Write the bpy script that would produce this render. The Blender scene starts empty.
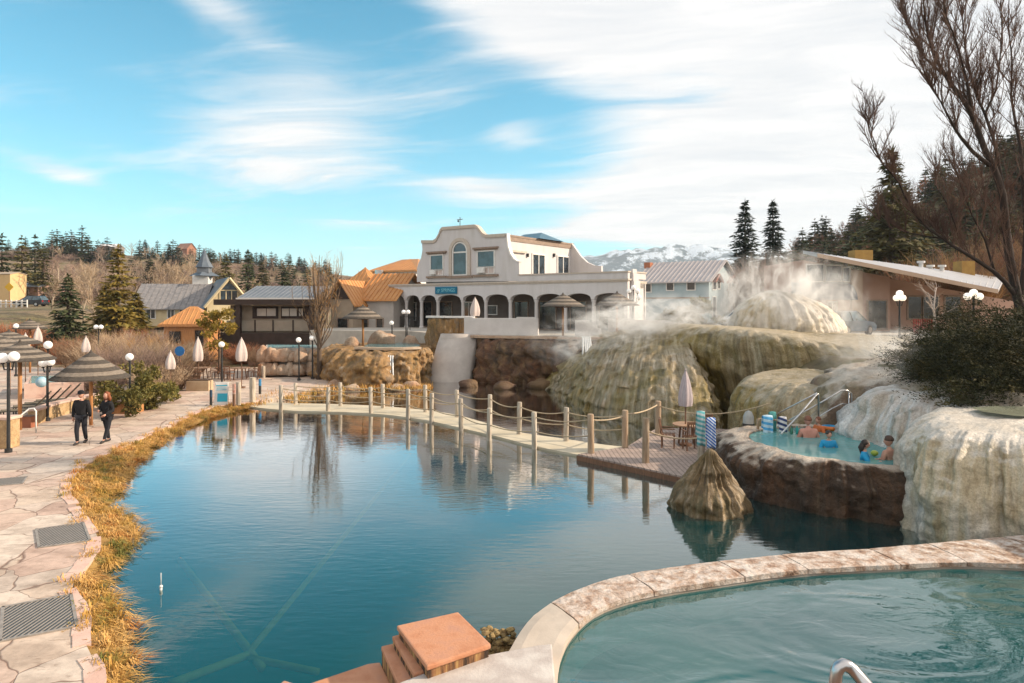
import bpy, bmesh, math, random
from mathutils import Vector, Matrix, noise

# ---------------------------------------------------------------- basics
CAMH, FPX, YH, CXP = 5.0, 683.0, 305.0, 512.0
S = bpy.context.scene
C = S.collection
R = math.radians
PI = math.pi


def P(px, py, Y):
    """point at depth Y (metres in front of the camera)"""
    return Vector(((px - CXP) / FPX * Y, Y, CAMH - (py - YH) / FPX * Y))


def G(px, py, z):
    """point on the level z"""
    Y = (CAMH - z) * FPX / (py - YH)
    return Vector(((px - CXP) / FPX * Y, Y, z))


def V(*a):
    return Vector(a)


XF = {}


def fb(x, y=0.0, z=0.0, o=4):
    """fractal noise about -1..1"""
    s, a, t = 0.0, 1.0, 0.0
    p = Vector((x, y, z))
    for _ in range(o):
        s += a * noise.noise(p)
        t += a
        a *= 0.5
        p = p * 2.03 + Vector((13.1, 7.7, 3.3))
    return s / t * 1.6


def tag(o, label=None, cat=None, group=None, kind=None):
    if label: o['label'] = label
    if cat: o['category'] = cat
    if group: o['group'] = group
    if kind: o['kind'] = kind
    return o


def thing(name, label, cat, loc=(0, 0, 0), rz=0.0, group=None):
    o = bpy.data.objects.new(name, None)
    C.objects.link(o)
    o.location = loc
    o.rotation_euler = (0, 0, rz)
    o.empty_display_size = 0.1
    XF[o.name] = Matrix.Translation(Vector(loc)) @ Matrix.Rotation(rz, 4, 'Z')
    return tag(o, label, cat, group)


def rootof(o):
    while o.parent:
        o = o.parent
    return o


def dup(root, loc=None, rz=None, label=None, group=None, sc=None):
    """copy of a thing together with copies of its parts and sub-parts"""
    r = root.copy()
    C.objects.link(r)
    if loc is not None: r.location = loc
    if rz is not None: r.rotation_euler = (0, 0, rz)
    if label: r['label'] = label
    if group: r['group'] = group
    if sc: r.scale = sc if not isinstance(sc, (int, float)) else (sc, sc, sc)
    for ch in list(root.children):
        c = ch.copy()
        C.objects.link(c)
        c.parent = r
        for g in list(ch.children):
            d = g.copy()
            C.objects.link(d)
            d.parent = c
    return r


class MB:
    """collects shapes; build() links them as one mesh object"""

    def __init__(s):
        s.v, s.f, s.uv = [], [], None

    def add(s, vs, fs):
        n = len(s.v)
        s.v.extend(Vector(a) for a in vs)
        s.f.extend(tuple(i + n for i in f) for f in fs)
        return s

    def box(s, c, size, rz=0.0, tilt=None):
        hx, hy, hz = size[0] / 2, size[1] / 2, size[2] / 2
        m = Matrix.Rotation(rz, 3, 'Z')
        if tilt: m = m @ Matrix.Rotation(tilt[1], 3, tilt[0])
        c = Vector(c)
        vs = [c + m @ Vector((x * hx, y * hy, z * hz)) for z in (-1, 1) for y in (-1, 1) for x in (-1, 1)]
        return s.add(vs, [(0, 2, 3, 1), (4, 5, 7, 6), (0, 1, 5, 4), (2, 6, 7, 3), (0, 4, 6, 2), (1, 3, 7, 5)])

    def mm(s, a, b):
        return s.box([(a[i] + b[i]) / 2 for i in range(3)], [abs(b[i] - a[i]) for i in range(3)])

    def tube(s, pts, rad, n=8, cap=True):
        pts = [Vector(p) for p in pts]
        if not isinstance(rad, (list, tuple)): rad = [rad] * len(pts)
        vs, fs = [], []
        prev = None
        for i, p in enumerate(pts):
            d = (pts[min(i + 1, len(pts) - 1)] - pts[max(i - 1, 0)])
            if d.length < 1e-7: d = Vector((0, 0, 1))
            d.normalize()
            if prev is None:
                a = d.cross(Vector((0, 0, 1)))
                if a.length < 0.05: a = d.cross(Vector((1, 0, 0)))
            else:
                a = prev - d * prev.dot(d)
                if a.length < 1e-5: a = d.cross(Vector((1, 0, 0)))
            a.normalize()
            prev = a
            b = d.cross(a)
            for k in range(n):
                t = 2 * PI * k / n
                vs.append(p + (a * math.cos(t) + b * math.sin(t)) * rad[i])
        for i in range(len(pts) - 1):
            for k in range(n):
                k2 = (k + 1) % n
                fs.append((i * n + k, i * n + k2, (i + 1) * n + k2, (i + 1) * n + k))
        if cap:
            fs.append(tuple(range(n - 1, -1, -1)))
            fs.append(tuple((len(pts) - 1) * n + k for k in range(n)))
        return s.add(vs, fs)

    def lathe(s, prof, c=(0, 0, 0), n=16, cap=True, wob=0.0):
        c = Vector(c)
        vs, fs = [], []
        for r, z in prof:
            for k in range(n):
                t = 2 * PI * k / n
                q = r * (1 + (wob * fb(k * 1.7, z * 3, c.x) if wob else 0))
                vs.append(c + Vector((q * math.cos(t), q * math.sin(t), z)))
        for i in range(len(prof) - 1):
            for k in range(n):
                k2 = (k + 1) % n
                fs.append((i * n + k, i * n + k2, (i + 1) * n + k2, (i + 1) * n + k))
        if cap:
            fs.append(tuple(range(n - 1, -1, -1)))
            fs.append(tuple((len(prof) - 1) * n + k for k in range(n)))
        return s.add(vs, fs)

    def ball(s, c, r, n=12, m=8):
        if not isinstance(r, (list, tuple)): r = (r, r, r)
        prof = []
        c = Vector(c)
        vs = [c + Vector((0, 0, -r[2]))]
        fs = []
        for i in range(1, m):
            t = -PI / 2 + PI * i / m
            for k in range(n):
                a = 2 * PI * k / n
                vs.append(c + Vector((r[0] * math.cos(t) * math.cos(a), r[1] * math.cos(t) * math.sin(a), r[2] * math.sin(t))))
        vs.append(c + Vector((0, 0, r[2])))
        for k in range(n):
            fs.append((0, 1 + (k + 1) % n, 1 + k))
            fs.append((len(vs) - 1, 1 + (m - 2) * n + k, 1 + (m - 2) * n + (k + 1) % n))
        for i in range(m - 2):
            for k in range(n):
                k2 = (k + 1) % n
                fs.append((1 + i * n + k, 1 + i * n + k2, 1 + (i + 1) * n + k2, 1 + (i + 1) * n + k))
        return s.add(vs, fs)

    def prism(s, poly, z0, z1):
        """upright prism over an outline (x, y)"""
        n = len(poly)
        ar = sum(poly[i][0] * poly[(i + 1) % n][1] - poly[(i + 1) % n][0] * poly[i][1] for i in range(n))
        if ar < 0: poly = list(poly)[::-1]
        vs = [(p[0], p[1], z0) for p in poly] + [(p[0], p[1], z1) for p in poly]
        fs = [tuple(range(n - 1, -1, -1)), tuple(range(n, 2 * n))]
        for i in range(n):
            j = (i + 1) % n
            fs.append((i, j, n + j, n + i))
        return s.add(vs, fs)

    def wall(s, prof, y0, y1):
        """slab standing in x-z (an elevation outline) with thickness y0..y1"""
        n = len(prof)
        ar = sum(prof[i][0] * prof[(i + 1) % n][1] - prof[(i + 1) % n][0] * prof[i][1] for i in range(n))
        if ar < 0: prof = list(prof)[::-1]
        vs = [(p[0], y0, p[1]) for p in prof] + [(p[0], y1, p[1]) for p in prof]
        fs = [tuple(range(n)), tuple(range(2 * n - 1, n - 1, -1))]
        for i in range(n):
            j = (i + 1) % n
            fs.append((j, i, n + i, n + j))
        return s.add(vs, fs)

    def cone3(s, a, b, r):
        """thin tapering twig, three sided"""
        a, b = Vector(a), Vector(b)
        d = b - a
        u = d.cross(Vector((0.31, 0.52, 0.79)))
        if u.length < 1e-6: u = d.cross(Vector((1, 0, 0)))
        u.normalize()
        w = d.normalized().cross(u)
        n = len(s.v)
        for k in range(3):
            t = 2.0944 * k
            s.v.append(a + (u * math.cos(t) + w * math.sin(t)) * r)
        s.v.append(b)
        s.f += [(n, n + 1, n + 3), (n + 1, n + 2, n + 3), (n + 2, n, n + 3)]
        return s

    def tri(s, a, b, c):
        n = len(s.v)
        s.v += [Vector(a), Vector(b), Vector(c)]
        s.f.append((n, n + 1, n + 2))

    def leaf(s, c, size, rnd, up=0.0, el=1.0):
        d = Vector((rnd.gauss(0, 1), rnd.gauss(0, 1), rnd.gauss(0, 1) + up)).normalized()
        u = d.cross(Vector((rnd.gauss(0, 1), rnd.gauss(0, 1), rnd.gauss(0, 1)))).normalized()
        c = Vector(c)
        s.tri(c - u * size * .5, c + u * size * .5, c + d * size * el)

    def build(s, name, mat=None, parent=None, world=False, smooth=False, bevel=0.0, auto=None, loc=None):
        vs = s.v
        if world and parent is not None:
            rt = rootof(parent)
            inv = XF[rt.name].inverted()
            vs = [inv @ v for v in vs]
        if loc is not None:
            l = Vector(loc)
            vs = [v - l for v in vs]
        me = bpy.data.meshes.new(name)
        me.from_pydata([tuple(v) for v in vs], [], s.f)
        me.update()
        if s.uv:
            ul = me.uv_layers.new(name='flow')
            idx = [0] * len(me.loops)
            me.loops.foreach_get('vertex_index', idx)
            ul.data.foreach_set('uv', [c for i in idx for c in s.uv[i]])
        if bevel > 0:
            bm = bmesh.new()
            bm.from_mesh(me)
            bmesh.ops.remove_doubles(bm, verts=bm.verts, dist=1e-5)
            es = [e for e in bm.edges if len(e.link_faces) == 2 and e.calc_face_angle(0) > 0.5]
            if es: bmesh.ops.bevel(bm, geom=es, offset=bevel, segments=2, profile=0.6, affect='EDGES', clamp_overlap=True)
            bm.to_mesh(me)
            bm.free()
        if smooth:
            me.polygons.foreach_set('use_smooth', [True] * len(me.polygons))
            if auto: me.set_sharp_from_angle(angle=R(auto))
        if mat is not None:
            for m in (mat if isinstance(mat, (list, tuple)) else [mat]): me.materials.append(m)
        o = bpy.data.objects.new(name, me)
        C.objects.link(o)
        if loc is not None: o.location = loc
        if parent is not None: o.parent = parent
        return o


def cat_rom(pts, n, closed=True):
    """resample an outline smoothly to n points"""
    pts = [Vector(p) for p in pts]
    m = len(pts)
    out = []
    segs = m if closed else m - 1
    dense = []
    for i in range(segs):
        g = lambda k: pts[(i + k) % m] if closed else pts[max(0, min(m - 1, i + k))]
        p0, p1, p2, p3 = g(-1), g(0), g(1), g(2)
        for k in range(16):
            t = k / 16
            dense.append(0.5 * ((2 * p1) + (p2 - p0) * t + (2 * p0 - 5 * p1 + 4 * p2 - p3) * t * t + (3 * p1 - p0 - 3 * p2 + p3) * t ** 3))
    if not closed: dense.append(pts[-1])
    else: dense.append(dense[0])
    L = [0.0]
    for a, b in zip(dense, dense[1:]): L.append(L[-1] + (b - a).length)
    tot = L[-1]
    k = 0
    cnt = n if closed else n - 1
    for i in range(n):
        d = tot * i / cnt
        while k < len(L) - 2 and L[k + 1] < d: k += 1
        t = (d - L[k]) / max(1e-9, L[k + 1] - L[k])
        out.append(dense[k].lerp(dense[k + 1], max(0, min(1, t))))
    return out


# ---------------------------------------------------------------- materials
def nodes_of(name):
    m = bpy.data.materials.new(name)
    m.use_nodes = True
    nt = m.node_tree
    b = nt.nodes['Principled BSDF']
    return m, nt, b


def N(nt, t, **kw):
    n = nt.nodes.new(t)
    for k, v in kw.items():
        if k.startswith('i_'): n.inputs[k[2:].replace('_', ' ')].default_value = v
        else: setattr(n, k, v)
    return n


def coords(nt, src='Object', scale=(1, 1, 1), rot=(0, 0, 0)):
    mp = N(nt, 'ShaderNodeMapping')
    mp.inputs['Scale'].default_value = scale
    mp.inputs['Rotation'].default_value = rot
    if src == 'World':
        g = N(nt, 'ShaderNodeNewGeometry')
        nt.links.new(g.outputs['Position'], mp.inputs['Vector'])
    else:
        t = N(nt, 'ShaderNodeTexCoord')
        nt.links.new(t.outputs[src], mp.inputs['Vector'])
    return mp.outputs['Vector']


def noise_n(nt, vec, scale, detail=6, rough=0.55, dist=0.0):
    n = N(nt, 'ShaderNodeTexNoise')
    n.inputs['Scale'].default_value = scale
    n.inputs['Detail'].default_value = detail
    n.inputs['Roughness'].default_value = rough
    n.inputs['Distortion'].default_value = dist
    nt.links.new(vec, n.inputs['Vector'])
    return n.outputs['Fac']


def ramp(nt, fac, stops, interp='LINEAR'):
    r = N(nt, 'ShaderNodeValToRGB')
    cr = r.color_ramp
    cr.interpolation = interp
    while len(cr.elements) > 1: cr.elements.remove(cr.elements[0])
    for i, (p, c) in enumerate(stops):
        e = cr.elements[0] if i == 0 else cr.elements.new(p)
        e.position = p
        e.color = (*c[:3], 1)
    nt.links.new(fac, r.inputs['Fac'])
    return r.outputs['Color']


def mixc(nt, fac, a, b, mode='MIX'):
    m = N(nt, 'ShaderNodeMix', data_type='RGBA', blend_type=mode)
    for sock, v in ((m.inputs[0], fac), (m.inputs[6], a), (m.inputs[7], b)):
        if isinstance(v, (int, float)): sock.default_value = v
        elif isinstance(v, (tuple, list)): sock.default_value = (*v[:3], 1)
        else: nt.links.new(v, sock)
    return m.outputs[2]


def math_n(nt, op, a, b=None, c=None, clamp=False):
    m = N(nt, 'ShaderNodeMath', operation=op, use_clamp=clamp)
    for i, v in enumerate((a, b, c)):
        if v is None: continue
        if isinstance(v, (int, float)): m.inputs[i].default_value = v
        else: nt.links.new(v, m.inputs[i])
    return m.outputs[0]


def bump_n(nt, b, h, strength=0.5, dist=0.02):
    bp = N(nt, 'ShaderNodeBump')
    bp.inputs['Strength'].default_value = strength
    bp.inputs['Distance'].default_value = dist
    nt.links.new(h, bp.inputs['Height'])
    nt.links.new(bp.outputs['Normal'], b.inputs['Normal'])
    return bp


_mc = {}


def M(name, c1, c2=None, scale=6.0, rough=0.8, bump=0.0, bs=None, stretch=(1, 1, 1), metal=0.0, src='Object', rnd=0.0,
      lo=0.35, hi=0.65, spec=0.4, bd=0.02, detail=6, c3=None, transl=0.0):
    if name in _mc: return _mc[name]
    m, nt, b = nodes_of(name)
    c2 = c2 or tuple(x * 0.75 for x in c1)
    vec = coords(nt, src, stretch)
    f = noise_n(nt, vec, scale, detail)
    stops = [(lo, c1), (hi, c2)] if c3 is None else [(lo, c1), ((lo + hi) / 2, c2), (hi, c3)]
    col = ramp(nt, f, stops)
    if rnd:
        oi = N(nt, 'ShaderNodeObjectInfo')
        hs = N(nt, 'ShaderNodeHueSaturation')
        mr = N(nt, 'ShaderNodeMapRange')
        mr.inputs['To Min'].default_value = 1 - rnd
        mr.inputs['To Max'].default_value = 1 + rnd
        nt.links.new(oi.outputs['Random'], mr.inputs['Value'])
        nt.links.new(mr.outputs['Result'], hs.inputs['Value'])
        nt.links.new(col, hs.inputs['Color'])
        col = hs.outputs['Color']
    nt.links.new(col, b.inputs['Base Color'])
    b.inputs['Roughness'].default_value = rough
    b.inputs['Metallic'].default_value = metal
    b.inputs['Specular IOR Level'].default_value = spec
    if bump:
        h = noise_n(nt, vec, bs or scale * 3, 5)
        bump_n(nt, b, h, bump, bd)
    if transl:
        t = N(nt, 'ShaderNodeBsdfTranslucent')
        nt.links.new(col, t.inputs['Color'])
        mx = N(nt, 'ShaderNodeMixShader')
        mx.inputs[0].default_value = transl
        out = nt.nodes['Material Output']
        nt.links.new(b.outputs[0], mx.inputs[1])
        nt.links.new(t.outputs[0], mx.inputs[2])
        nt.links.new(mx.outputs[0], out.inputs['Surface'])
    _mc[name] = m
    return m


def glass_mat(name, col=(0.02, 0.03, 0.04), rough=0.06):
    if name in _mc: return _mc[name]
    m, nt, b = nodes_of(name)
    vec = coords(nt, 'Object')
    f = noise_n(nt, vec, 1.3, 2)
    c = ramp(nt, f, [(0.4, col), (0.6, tuple(x * 2.2 for x in col))])
    nt.links.new(c, b.inputs['Base Color'])
    b.inputs['Roughness'].default_value = rough
    b.inputs['Specular IOR Level'].default_value = 0.9
    _mc[name] = m
    return m


def lamp_mat(name, col, strength):
    m, nt, b = nodes_of(name)
    b.inputs['Base Color'].default_value = (0.85, 0.83, 0.8, 1)
    b.inputs['Roughness'].default_value = 0.3
    b.inputs['Emission Color'].default_value = (*col, 1)
    b.inputs['Emission Strength'].default_value = strength
    _mc[name] = m
    return m


def streak_mat(name, stops, stops2=None, mask_scale=0.5, vert=0.25, hscale=5.0, rough=0.45, bump=0.6, bd=0.05, src='World', top=None, grain=0.7):
    """mineral crust: vertical run streaks, two palettes blended in big patches, a third colour on level tops"""
    m, nt, b = nodes_of(name)
    v1 = coords(nt, src, (1, vert, 1) if src == 'UV' else (1, 1, vert))
    src = 'World' if src == 'UV' else src
    warp = N(nt, 'ShaderNodeTexNoise')
    warp.inputs['Scale'].default_value = 0.7
    nt.links.new(v1, warp.inputs['Vector'])
    add = N(nt, 'ShaderNodeVectorMath', operation='MULTIPLY_ADD')
    nt.links.new(warp.outputs['Color'], add.inputs[0])
    add.inputs[1].default_value = (0.5, 0.5, 0.5)
    nt.links.new(v1, add.inputs[2])
    f = noise_n(nt, add.outputs[0], hscale, 8, 0.62)
    col = ramp(nt, f, stops)
    v0 = coords(nt, src, (1, 1, 0.6))
    if stops2:
        mk = noise_n(nt, v0, mask_scale, 4, 0.6)
        mk = math_n(nt, 'MULTIPLY_ADD', mk, 5.0, -2.0, True)
        f2 = noise_n(nt, add.outputs[0], hscale * 1.4, 8, 0.6)
        col = mixc(nt, mk, col, ramp(nt, f2, stops2))
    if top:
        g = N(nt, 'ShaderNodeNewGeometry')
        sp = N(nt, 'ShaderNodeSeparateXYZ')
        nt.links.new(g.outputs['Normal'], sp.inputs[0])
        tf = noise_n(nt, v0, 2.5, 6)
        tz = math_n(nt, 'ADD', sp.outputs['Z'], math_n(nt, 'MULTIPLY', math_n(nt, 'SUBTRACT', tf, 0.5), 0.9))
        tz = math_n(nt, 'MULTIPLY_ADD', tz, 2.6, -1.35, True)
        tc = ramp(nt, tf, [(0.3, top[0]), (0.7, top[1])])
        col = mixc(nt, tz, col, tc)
    gr = noise_n(nt, coords(nt, src), 22.0, 6, 0.7)
    col = mixc(nt, grain, col, ramp(nt, gr, [(0.3, (0.45, 0.43, 0.4)), (0.62, (1.15, 1.13, 1.1))]), 'MULTIPLY')
    nt.links.new(col, b.inputs['Base Color'])
    b.inputs['Roughness'].default_value = rough
    h = math_n(nt, 'ADD', f, math_n(nt, 'MULTIPLY', noise_n(nt, coords(nt, src), 9.0, 8, 0.65), 0.8))
    bump_n(nt, b, h, bump, bd)
    _mc[name] = m
    return m


def water_mat(name, body, body2, clear=0.3, tint=(0.3, 0.6, 0.6), ripple=0.25, rscale=(1.2, 3.0, 1), rough=0.02, bscale=0.12, warp=0.0, ior=1.33, big=0.0, refl=None):
    """water surface: fresnel reflection over a cloudy body that lets some of the bed through"""
    m, nt, b = nodes_of(name)
    nt.nodes.remove(b)
    out = nt.nodes['Material Output']
    v = coords(nt, 'World', rscale)
    h = noise_n(nt, v, 2.0, 3, 0.5, warp)
    h2 = noise_n(nt, coords(nt, 'World', (0.5, 0.9, 1)), 0.55, 2, 0.5, warp)
    patch = noise_n(nt, coords(nt, 'World', (0.25, 0.6, 1)), 0.6, 3)
    patch = math_n(nt, 'MULTIPLY_ADD', patch, 3.2, -1.1, True)
    hh = math_n(nt, 'ADD', math_n(nt, 'MULTIPLY', h, math_n(nt, 'MULTIPLY_ADD', patch, 0.8, 0.2)), math_n(nt, 'MULTIPLY', h2, 1.0 + big))
    bp = N(nt, 'ShaderNodeBump')
    bp.inputs['Strength'].default_value = ripple
    bp.inputs['Distance'].default_value = 0.05
    nt.links.new(hh, bp.inputs['Height'])
    gl = N(nt, 'ShaderNodeBsdfGlossy')
    gl.inputs['Roughness'].default_value = rough
    nt.links.new(bp.outputs[0], gl.inputs['Normal'])
    fr = N(nt, 'ShaderNodeFresnel')
    fr.inputs['IOR'].default_value = ior
    nt.links.new(bp.outputs[0], fr.inputs['Normal'])
    fac = fr.outputs[0]
    if refl:
        lw = N(nt, 'ShaderNodeLayerWeight')
        lw.inputs['Blend'].default_value = 0.5
        nt.links.new(bp.outputs[0], lw.inputs['Normal'])
        fac = math_n(nt, 'MULTIPLY_ADD', math_n(nt, 'POWER', lw.outputs['Facing'], refl[0]), refl[1], 0.02, True)
    bf = noise_n(nt, coords(nt, 'World', (1, 1, 1)), bscale, 3)
    bc = ramp(nt, bf, [(0.35, body), (0.65, body2)])
    df = N(nt, 'ShaderNodeBsdfDiffuse')
    nt.links.new(bc, df.inputs['Color'])
    tr = N(nt, 'ShaderNodeBsdfTransparent')
    tr.inputs['Color'].default_value = (*tint, 1)
    mx = N(nt, 'ShaderNodeMixShader')
    mx.inputs[0].default_value = clear
    nt.links.new(df.outputs[0], mx.inputs[1])
    nt.links.new(tr.outputs[0], mx.inputs[2])
    m2 = N(nt, 'ShaderNodeMixShader')
    nt.links.new(fac, m2.inputs[0])
    nt.links.new(mx.outputs[0], m2.inputs[1])
    nt.links.new(gl.outputs[0], m2.inputs[2])
    nt.links.new(m2.outputs[0], out.inputs['Surface'])
    _mc[name] = m
    return m


def flag_mat(name, cols, joint, scale=0.9, src='World', rough=0.75, jw=0.03):
    """irregular flagstones with dark joints"""
    m, nt, b = nodes_of(name)
    v = coords(nt, src, (1.0, 0.8, 1))
    w = N(nt, 'ShaderNodeTexNoise')
    w.inputs['Scale'].default_value = 1.1
    w.inputs['Detail'].default_value = 3
    nt.links.new(v, w.inputs['Vector'])
    ad = N(nt, 'ShaderNodeVectorMath', operation='MULTIPLY_ADD')
    nt.links.new(w.outputs['Color'], ad.inputs[0])
    ad.inputs[1].default_value = (0.55, 0.55, 0.0)
    nt.links.new(v, ad.inputs[2])
    fl = N(nt, 'ShaderNodeVectorMath', operation='MULTIPLY')
    nt.links.new(ad.outputs[0], fl.inputs[0])
    fl.inputs[1].default_value = (1, 1, 0)
    ve = N(nt, 'ShaderNodeTexVoronoi', feature='DISTANCE_TO_EDGE')
    vc = N(nt, 'ShaderNodeTexVoronoi', feature='F1')
    for q in (ve, vc):
        q.inputs['Scale'].default_value = scale
        q.inputs['Randomness'].default_value = 0.95
        nt.links.new(fl.outputs[0], q.inputs['Vector'])
    sp = N(nt, 'ShaderNodeSeparateColor')
    nt.links.new(vc.outputs['Color'], sp.inputs[0])
    n = len(cols)
    col = ramp(nt, sp.outputs[0], [(i / max(1, n - 1), c) for i, c in enumerate(cols)])
    g = noise_n(nt, coords(nt, src), 6, 8, 0.65)
    col = mixc(nt, 0.7, col, ramp(nt, g, [(0.25, (0.62, 0.6, 0.58)), (0.6, (1.08, 1.06, 1.04))]), 'MULTIPLY')
    st = noise_n(nt, coords(nt, src, (1, 2.2, 1)), 0.7, 6, 0.6)
    col = mixc(nt, 0.5, col, ramp(nt, st, [(0.40, (0.55, 0.50, 0.47)), (0.52, (1.05, 1.05, 1.05))]), 'MULTIPLY')
    sm2 = noise_n(nt, coords(nt, src, (1, 1.8, 1)), 2.8, 5, 0.6, 0.6)
    col = mixc(nt, 0.75, col, ramp(nt, sm2, [(0.30, (0.50, 0.45, 0.42)), (0.40, (1, 1, 1))]), 'MULTIPLY')
    jn = noise_n(nt, coords(nt, src), 2.4, 4)
    width = math_n(nt, 'MULTIPLY', jn, jw * 2)
    e = math_n(nt, 'DIVIDE', ve.outputs['Distance'], math_n(nt, 'MAXIMUM', math_n(nt, 'SUBTRACT', width, jw * 0.55), 0.002), None, True)
    col = mixc(nt, e, joint, col)
    nt.links.new(col, b.inputs['Base Color'])
    b.inputs['Roughness'].default_value = rough
    h = math_n(nt, 'ADD', math_n(nt, 'MULTIPLY', e, 0.6), math_n(nt, 'MULTIPLY', g, 0.7))
    bump_n(nt, b, h, 0.5, 0.025)
    _mc[name] = m
    return m


def stripe_mat(name, ca, cb, axis=2, scale=8.0, rough=0.8, duty=0.5, dist=0.0, src='Object', metal=0.0, bump=0.0, noisec=0.25):
    m, nt, b = nodes_of(name)
    v = coords(nt, src)
    w = N(nt, 'ShaderNodeTexWave', wave_type='BANDS', bands_direction='XYZ'[axis])
    w.inputs['Scale'].default_value = scale
    w.inputs['Distortion'].default_value = dist
    nt.links.new(v, w.inputs['Vector'])
    col = ramp(nt, w.outputs['Fac'], [(duty - 0.1, ca), (duty + 0.1, cb)])
    g = noise_n(nt, v, 9, 5)
    col = mixc(nt, noisec, col, ramp(nt, g, [(0.3, (0.4, 0.4, 0.4)), (0.7, (1.2, 1.2, 1.2))]), 'MULTIPLY')
    nt.links.new(col, b.inputs['Base Color'])
    b.inputs['Roughness'].default_value = rough
    b.inputs['Metallic'].default_value = metal
    if bump: bump_n(nt, b, w.outputs['Fac'], bump, 0.03)
    _mc[name] = m
    return m
# ---------------------------------------------------------------- camera, sun, sky
cam = bpy.data.cameras.new('camera')
cam.sensor_width = 36.0
cam.lens = 36.0 * FPX / 1024
cam.shift_y = -(341.5 - YH) / 1024
cam.clip_start = 0.1
cam.clip_end = 20000
co = bpy.data.objects.new('camera', cam)
C.objects.link(co)
co.location = (0, 0, CAMH)
co.rotation_euler = (R(90), 0, 0)
S.camera = co

SUN_AZ, SUN_EL = R(2), R(27)          # azimuth measured from +X towards +Y
sdir = Vector((math.cos(SUN_EL) * math.cos(SUN_AZ), math.cos(SUN_EL) * math.sin(SUN_AZ), math.sin(SUN_EL)))
sl = bpy.data.lights.new('sun', 'SUN')
sl.energy = 5.0
sl.angle = R(0.6)
sl.color = (1.0, 0.83, 0.64)
so = bpy.data.objects.new('sun', sl)
C.objects.link(so)
so.location = (60, 20, 60)
so.rotation_euler = (-sdir).to_track_quat('-Z', 'Y').to_euler()

S.view_settings.view_transform = 'Standard'
S.view_settings.look = 'None'
S.view_settings.exposure = 0.52
S.view_settings.gamma = 1.0
S.render.engine = 'CYCLES'
S.cycles.use_denoising = True
S.cycles.max_bounces = 6
S.cycles.diffuse_bounces = 3
S.cycles.glossy_bounces = 3
S.cycles.transparent_max_bounces = 10
S.cycles.volume_bounces = 2
S.cycles.volume_step_rate = 2.0
S.cycles.volume_max_steps = 128
S.cycles.sample_clamp_indirect = 6
S.cycles.caustics_reflective = False
S.cycles.caustics_refractive = False

wd = bpy.data.worlds.new('World')
S.world = wd
wd.use_nodes = True
wd.cycles.sampling_method = 'MANUAL'
wd.cycles.sample_map_resolution = 256
nt = wd.node_tree
nt.nodes.clear()
wout = nt.nodes.new('ShaderNodeOutputWorld')
bg = nt.nodes.new('ShaderNodeBackground')
bg.inputs['Strength'].default_value = 0.10
sky = nt.nodes.new('ShaderNodeTexSky')
sky.sky_type = 'NISHITA'
sky.sun_disc = False
sky.sun_elevation = SUN_EL
sky.sun_rotation = R(90) - SUN_AZ
sky.altitude = 2000
sky.air_density = 1.0
sky.dust_density = 0.6
sky.ozone_density = 1.6
tc = nt.nodes.new('ShaderNodeTexCoord')
sep = nt.nodes.new('ShaderNodeSeparateXYZ')
nt.links.new(tc.outputs['Generated'], sep.inputs[0])
dx, dy, dz = sep.outputs
# cloud deck: the view ray met with a level sheet of cirrus, far overhead
zc = math_n(nt, 'ADD', math_n(nt, 'MAXIMUM', dz, 0.0), 0.10)
cu = math_n(nt, 'DIVIDE', dx, zc)
cv = math_n(nt, 'DIVIDE', dy, zc)
cmb = nt.nodes.new('ShaderNodeCombineXYZ')
nt.links.new(cu, cmb.inputs[0])
nt.links.new(cv, cmb.inputs[1])
mpc = nt.nodes.new('ShaderNodeMapping')
mpc.inputs['Rotation'].default_value = (0, 0, R(24))
mpc.inputs['Scale'].default_value = (0.62, 1.05, 1)
mpc.inputs['Location'].default_value = (3.4, 1.3, 0)
nt.links.new(cmb.outputs[0], mpc.inputs['Vector'])
wn = nt.nodes.new('ShaderNodeTexNoise')
wn.inputs['Scale'].default_value = 0.9
wn.inputs['Detail'].default_value = 3
nt.links.new(mpc.outputs[0], wn.inputs['Vector'])
wa = nt.nodes.new('ShaderNodeVectorMath')
wa.operation = 'MULTIPLY_ADD'
nt.links.new(wn.outputs['Color'], wa.inputs[0])
wa.inputs[1].default_value = (0.9, 0.9, 0)
nt.links.new(mpc.outputs[0], wa.inputs[2])
c_big = noise_n(nt, wa.outputs[0], 0.85, 9, 0.58)
mps = nt.nodes.new('ShaderNodeMapping')
mps.inputs['Rotation'].default_value = (0, 0, R(24))
mps.inputs['Scale'].default_value = (0.8, 1.9, 1)
nt.links.new(wa.outputs[0], mps.inputs['Vector'])
c_fine = noise_n(nt, mps.outputs[0], 2.2, 8, 0.62)
az = math_n(nt, 'ARCTAN2', dx, dy)                # 0 straight ahead, + to the right
el = math_n(nt, 'ARCSINE', dz)


def blob(a0, e0, wa_, we_, amp, tilt=0.0):
    """a bank of cloud centred at an azimuth / elevation of the sky (degrees)"""
    da = math_n(nt, 'SUBTRACT', az, R(a0))
    de = math_n(nt, 'SUBTRACT', el, R(e0))
    de = math_n(nt, 'SUBTRACT', de, math_n(nt, 'MULTIPLY', da, tilt))
    q = math_n(nt, 'ADD', math_n(nt, 'POWER', math_n(nt, 'DIVIDE', math_n(nt, 'ABSOLUTE', da), R(wa_)), 2.0),
               math_n(nt, 'POWER', math_n(nt, 'DIVIDE', math_n(nt, 'ABSOLUTE', de), R(we_)), 2.0))
    return math_n(nt, 'MULTIPLY', math_n(nt, 'EXPONENT', math_n(nt, 'MULTIPLY', q, -1.0)), amp)


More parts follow.
